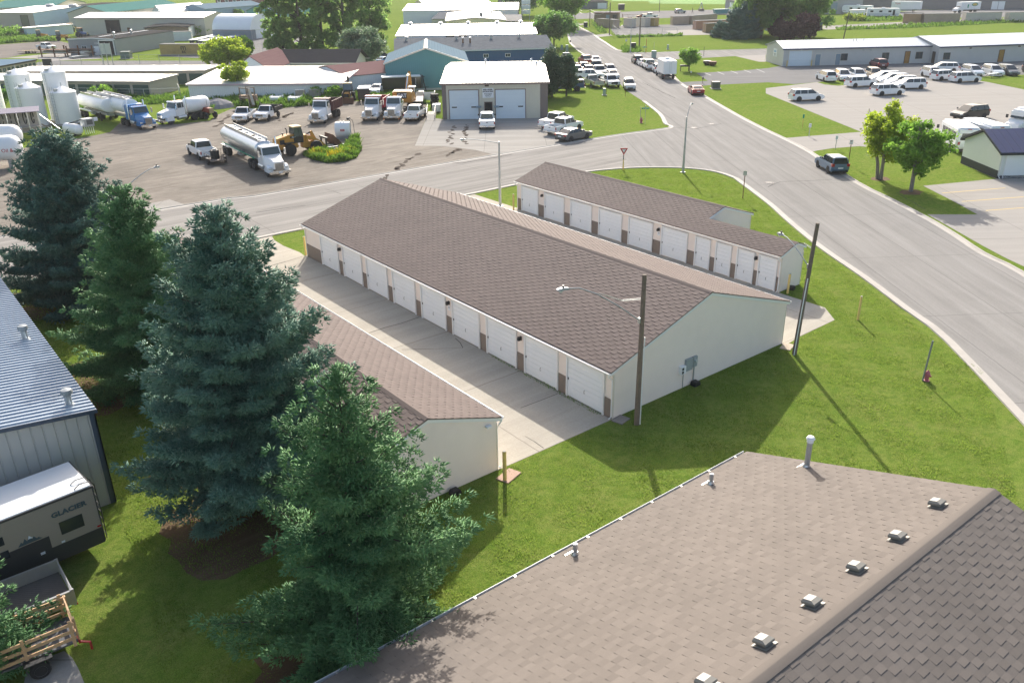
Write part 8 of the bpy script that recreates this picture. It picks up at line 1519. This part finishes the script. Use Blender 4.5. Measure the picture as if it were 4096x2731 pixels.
# ---------------------------------------------------------------- marks and ironwork on the paving
SEAM = P('tar_seam', (.075, .070, .066), .95, 0, .2, 4, spec=.05); MUD = P('dried_mud', (.115, .098, .084), 1, 0, .3, 6, .3, spec=0)
def seam(path, wd=.07, z=.0165):
    out = []
    for a, b in zip(path[:-1], path[1:]):
        n = max(2, int(dst(a, b)/1.2)); pr = a
        for k in range(1, n+1):
            q = lerp(a, b, k/n); q = (q[0]+random.uniform(-.09, .09), q[1]+random.uniform(-.09, .09)) if k < n else q; out.append(line(pr, q, wd*random.uniform(.6, 1.3))); pr = q
    return out
sheet('street_seams', seam([(59.91, 49.37), (61.71, 48.00), (61.45, 46.87), (66.56, 46.95)])+seam([(43.00, 22.41), (45.47, 22.82), (50.09, 20.06)])+seam([(26.03, 1.59), (23.49, -1.69)], .05)+seam([(89.26, 82.57), (79.28, 66.13)], .10)+seam([(46.32, 8.64), (50.02, 13.37)], .05), .0165, SEAM)
sheet('street_seams', seam([(34.14, 50.56), (27.35, 50.63), (25.58, 52.24)], .16)+seam([(1.97, 46.66), (6.36, 45.95)], .08)+seam([(10.62, 50.22), (10.83, 47.49)], .06), .0168, SEAM)
sheet('court_cracks', seam([(-3.75, 16.62), (-0.13, 16.74)], .06)+seam([(-3.43, 32.01), (-0.25, 32.54)], .06)+seam([(-2.67, 3.65), (-0.29, 3.60)], .03)+seam([(-4.22, 1.41), (-4.25, 0.06)], .03)+seam([(-0.29, 12.64), (-0.73, 11.26), (-3.51, 13.32)], .03), .0172, SEAM)
def daubs(a, b, n, w_, seed):
    rr = random.Random(seed); out = []
    for k in range(n): q = lerp(a, b, k/n+rr.uniform(-.02, .02)); out.append(blob(q[0]+rr.uniform(-.25, .25), q[1]+rr.uniform(-.25, .25), w_*rr.uniform(.5, 1.3), w_*rr.uniform(.25, .6), rr.uniform(.6, 1.3), 9, .35, seed*50+k))
    return out
sheet('mud_marks', daubs((39.35, 69.71), (31.83, 59.84), 12, .5, 3)+daubs((41.46, 69.41), (33.14, 58.64), 14, .55, 4)+daubs((31.13, 56.60), (28.18, 55.21), 5, .7, 5), .0185, MUD)
sheet('wheel_ruts', daubs((28.29, 95.40), (25.15, 91.90), 7, .8, 6)+daubs((15.79, 92.36), (21.15, 100.85), 9, .9, 7)+daubs((26.32, 101.41), (23.98, 89.34), 8, .7, 8)+daubs((17.24, 50.22), (26.96, 58.76), 10, .8, 9), .0145, MUD)
for lb, p in (('round manhole cover in the middle of the street junction', (61.76, 47.53)), ('round manhole cover in the big street below the blue suv', (44.44, 23.33)), ('worn manhole cover near the far side of the junction', (65.63, 47.82))):
    t = thing('manhole_cover', lb, 'manhole cover', p, 0, 'manhole covers'); MB().lathe([(.48, .013), (.48, .022), (.36, .023)], 24).build('collar', P('collar_concrete', (.27, .25, .23), .95, 0, .1, 4, spec=.05), t); MB().lathe([(.38, .02), (.38, .030), (.05, .031)], 20).build('lid', P('cast_iron', (.10, .095, .09), .7, .4, .15, 9), t)
# ---------------------------------------------------------------- air
hz = MB().box(-430, 960, -230, 1150, -1, 34); ho = hz.build('haze', P('unused_haze_slot', (.5, .5, .5))); tag(ho, kind='stuff')
hm = bpy.data.materials.new('haze'); hm.use_nodes = True; ht = hm.node_tree; ht.nodes.clear(); out = ht.nodes.new('ShaderNodeOutputMaterial'); pv = ht.nodes.new('ShaderNodeVolumePrincipled')
pv.inputs['Density'].default_value = .00014; pv.inputs['Color'].default_value = (.94, .97, 1, 1); pv.inputs['Anisotropy'].default_value = .2; ht.links.new(pv.outputs[0], out.inputs['Volume']); ho.data.materials.clear(); ho.data.materials.append(hm)
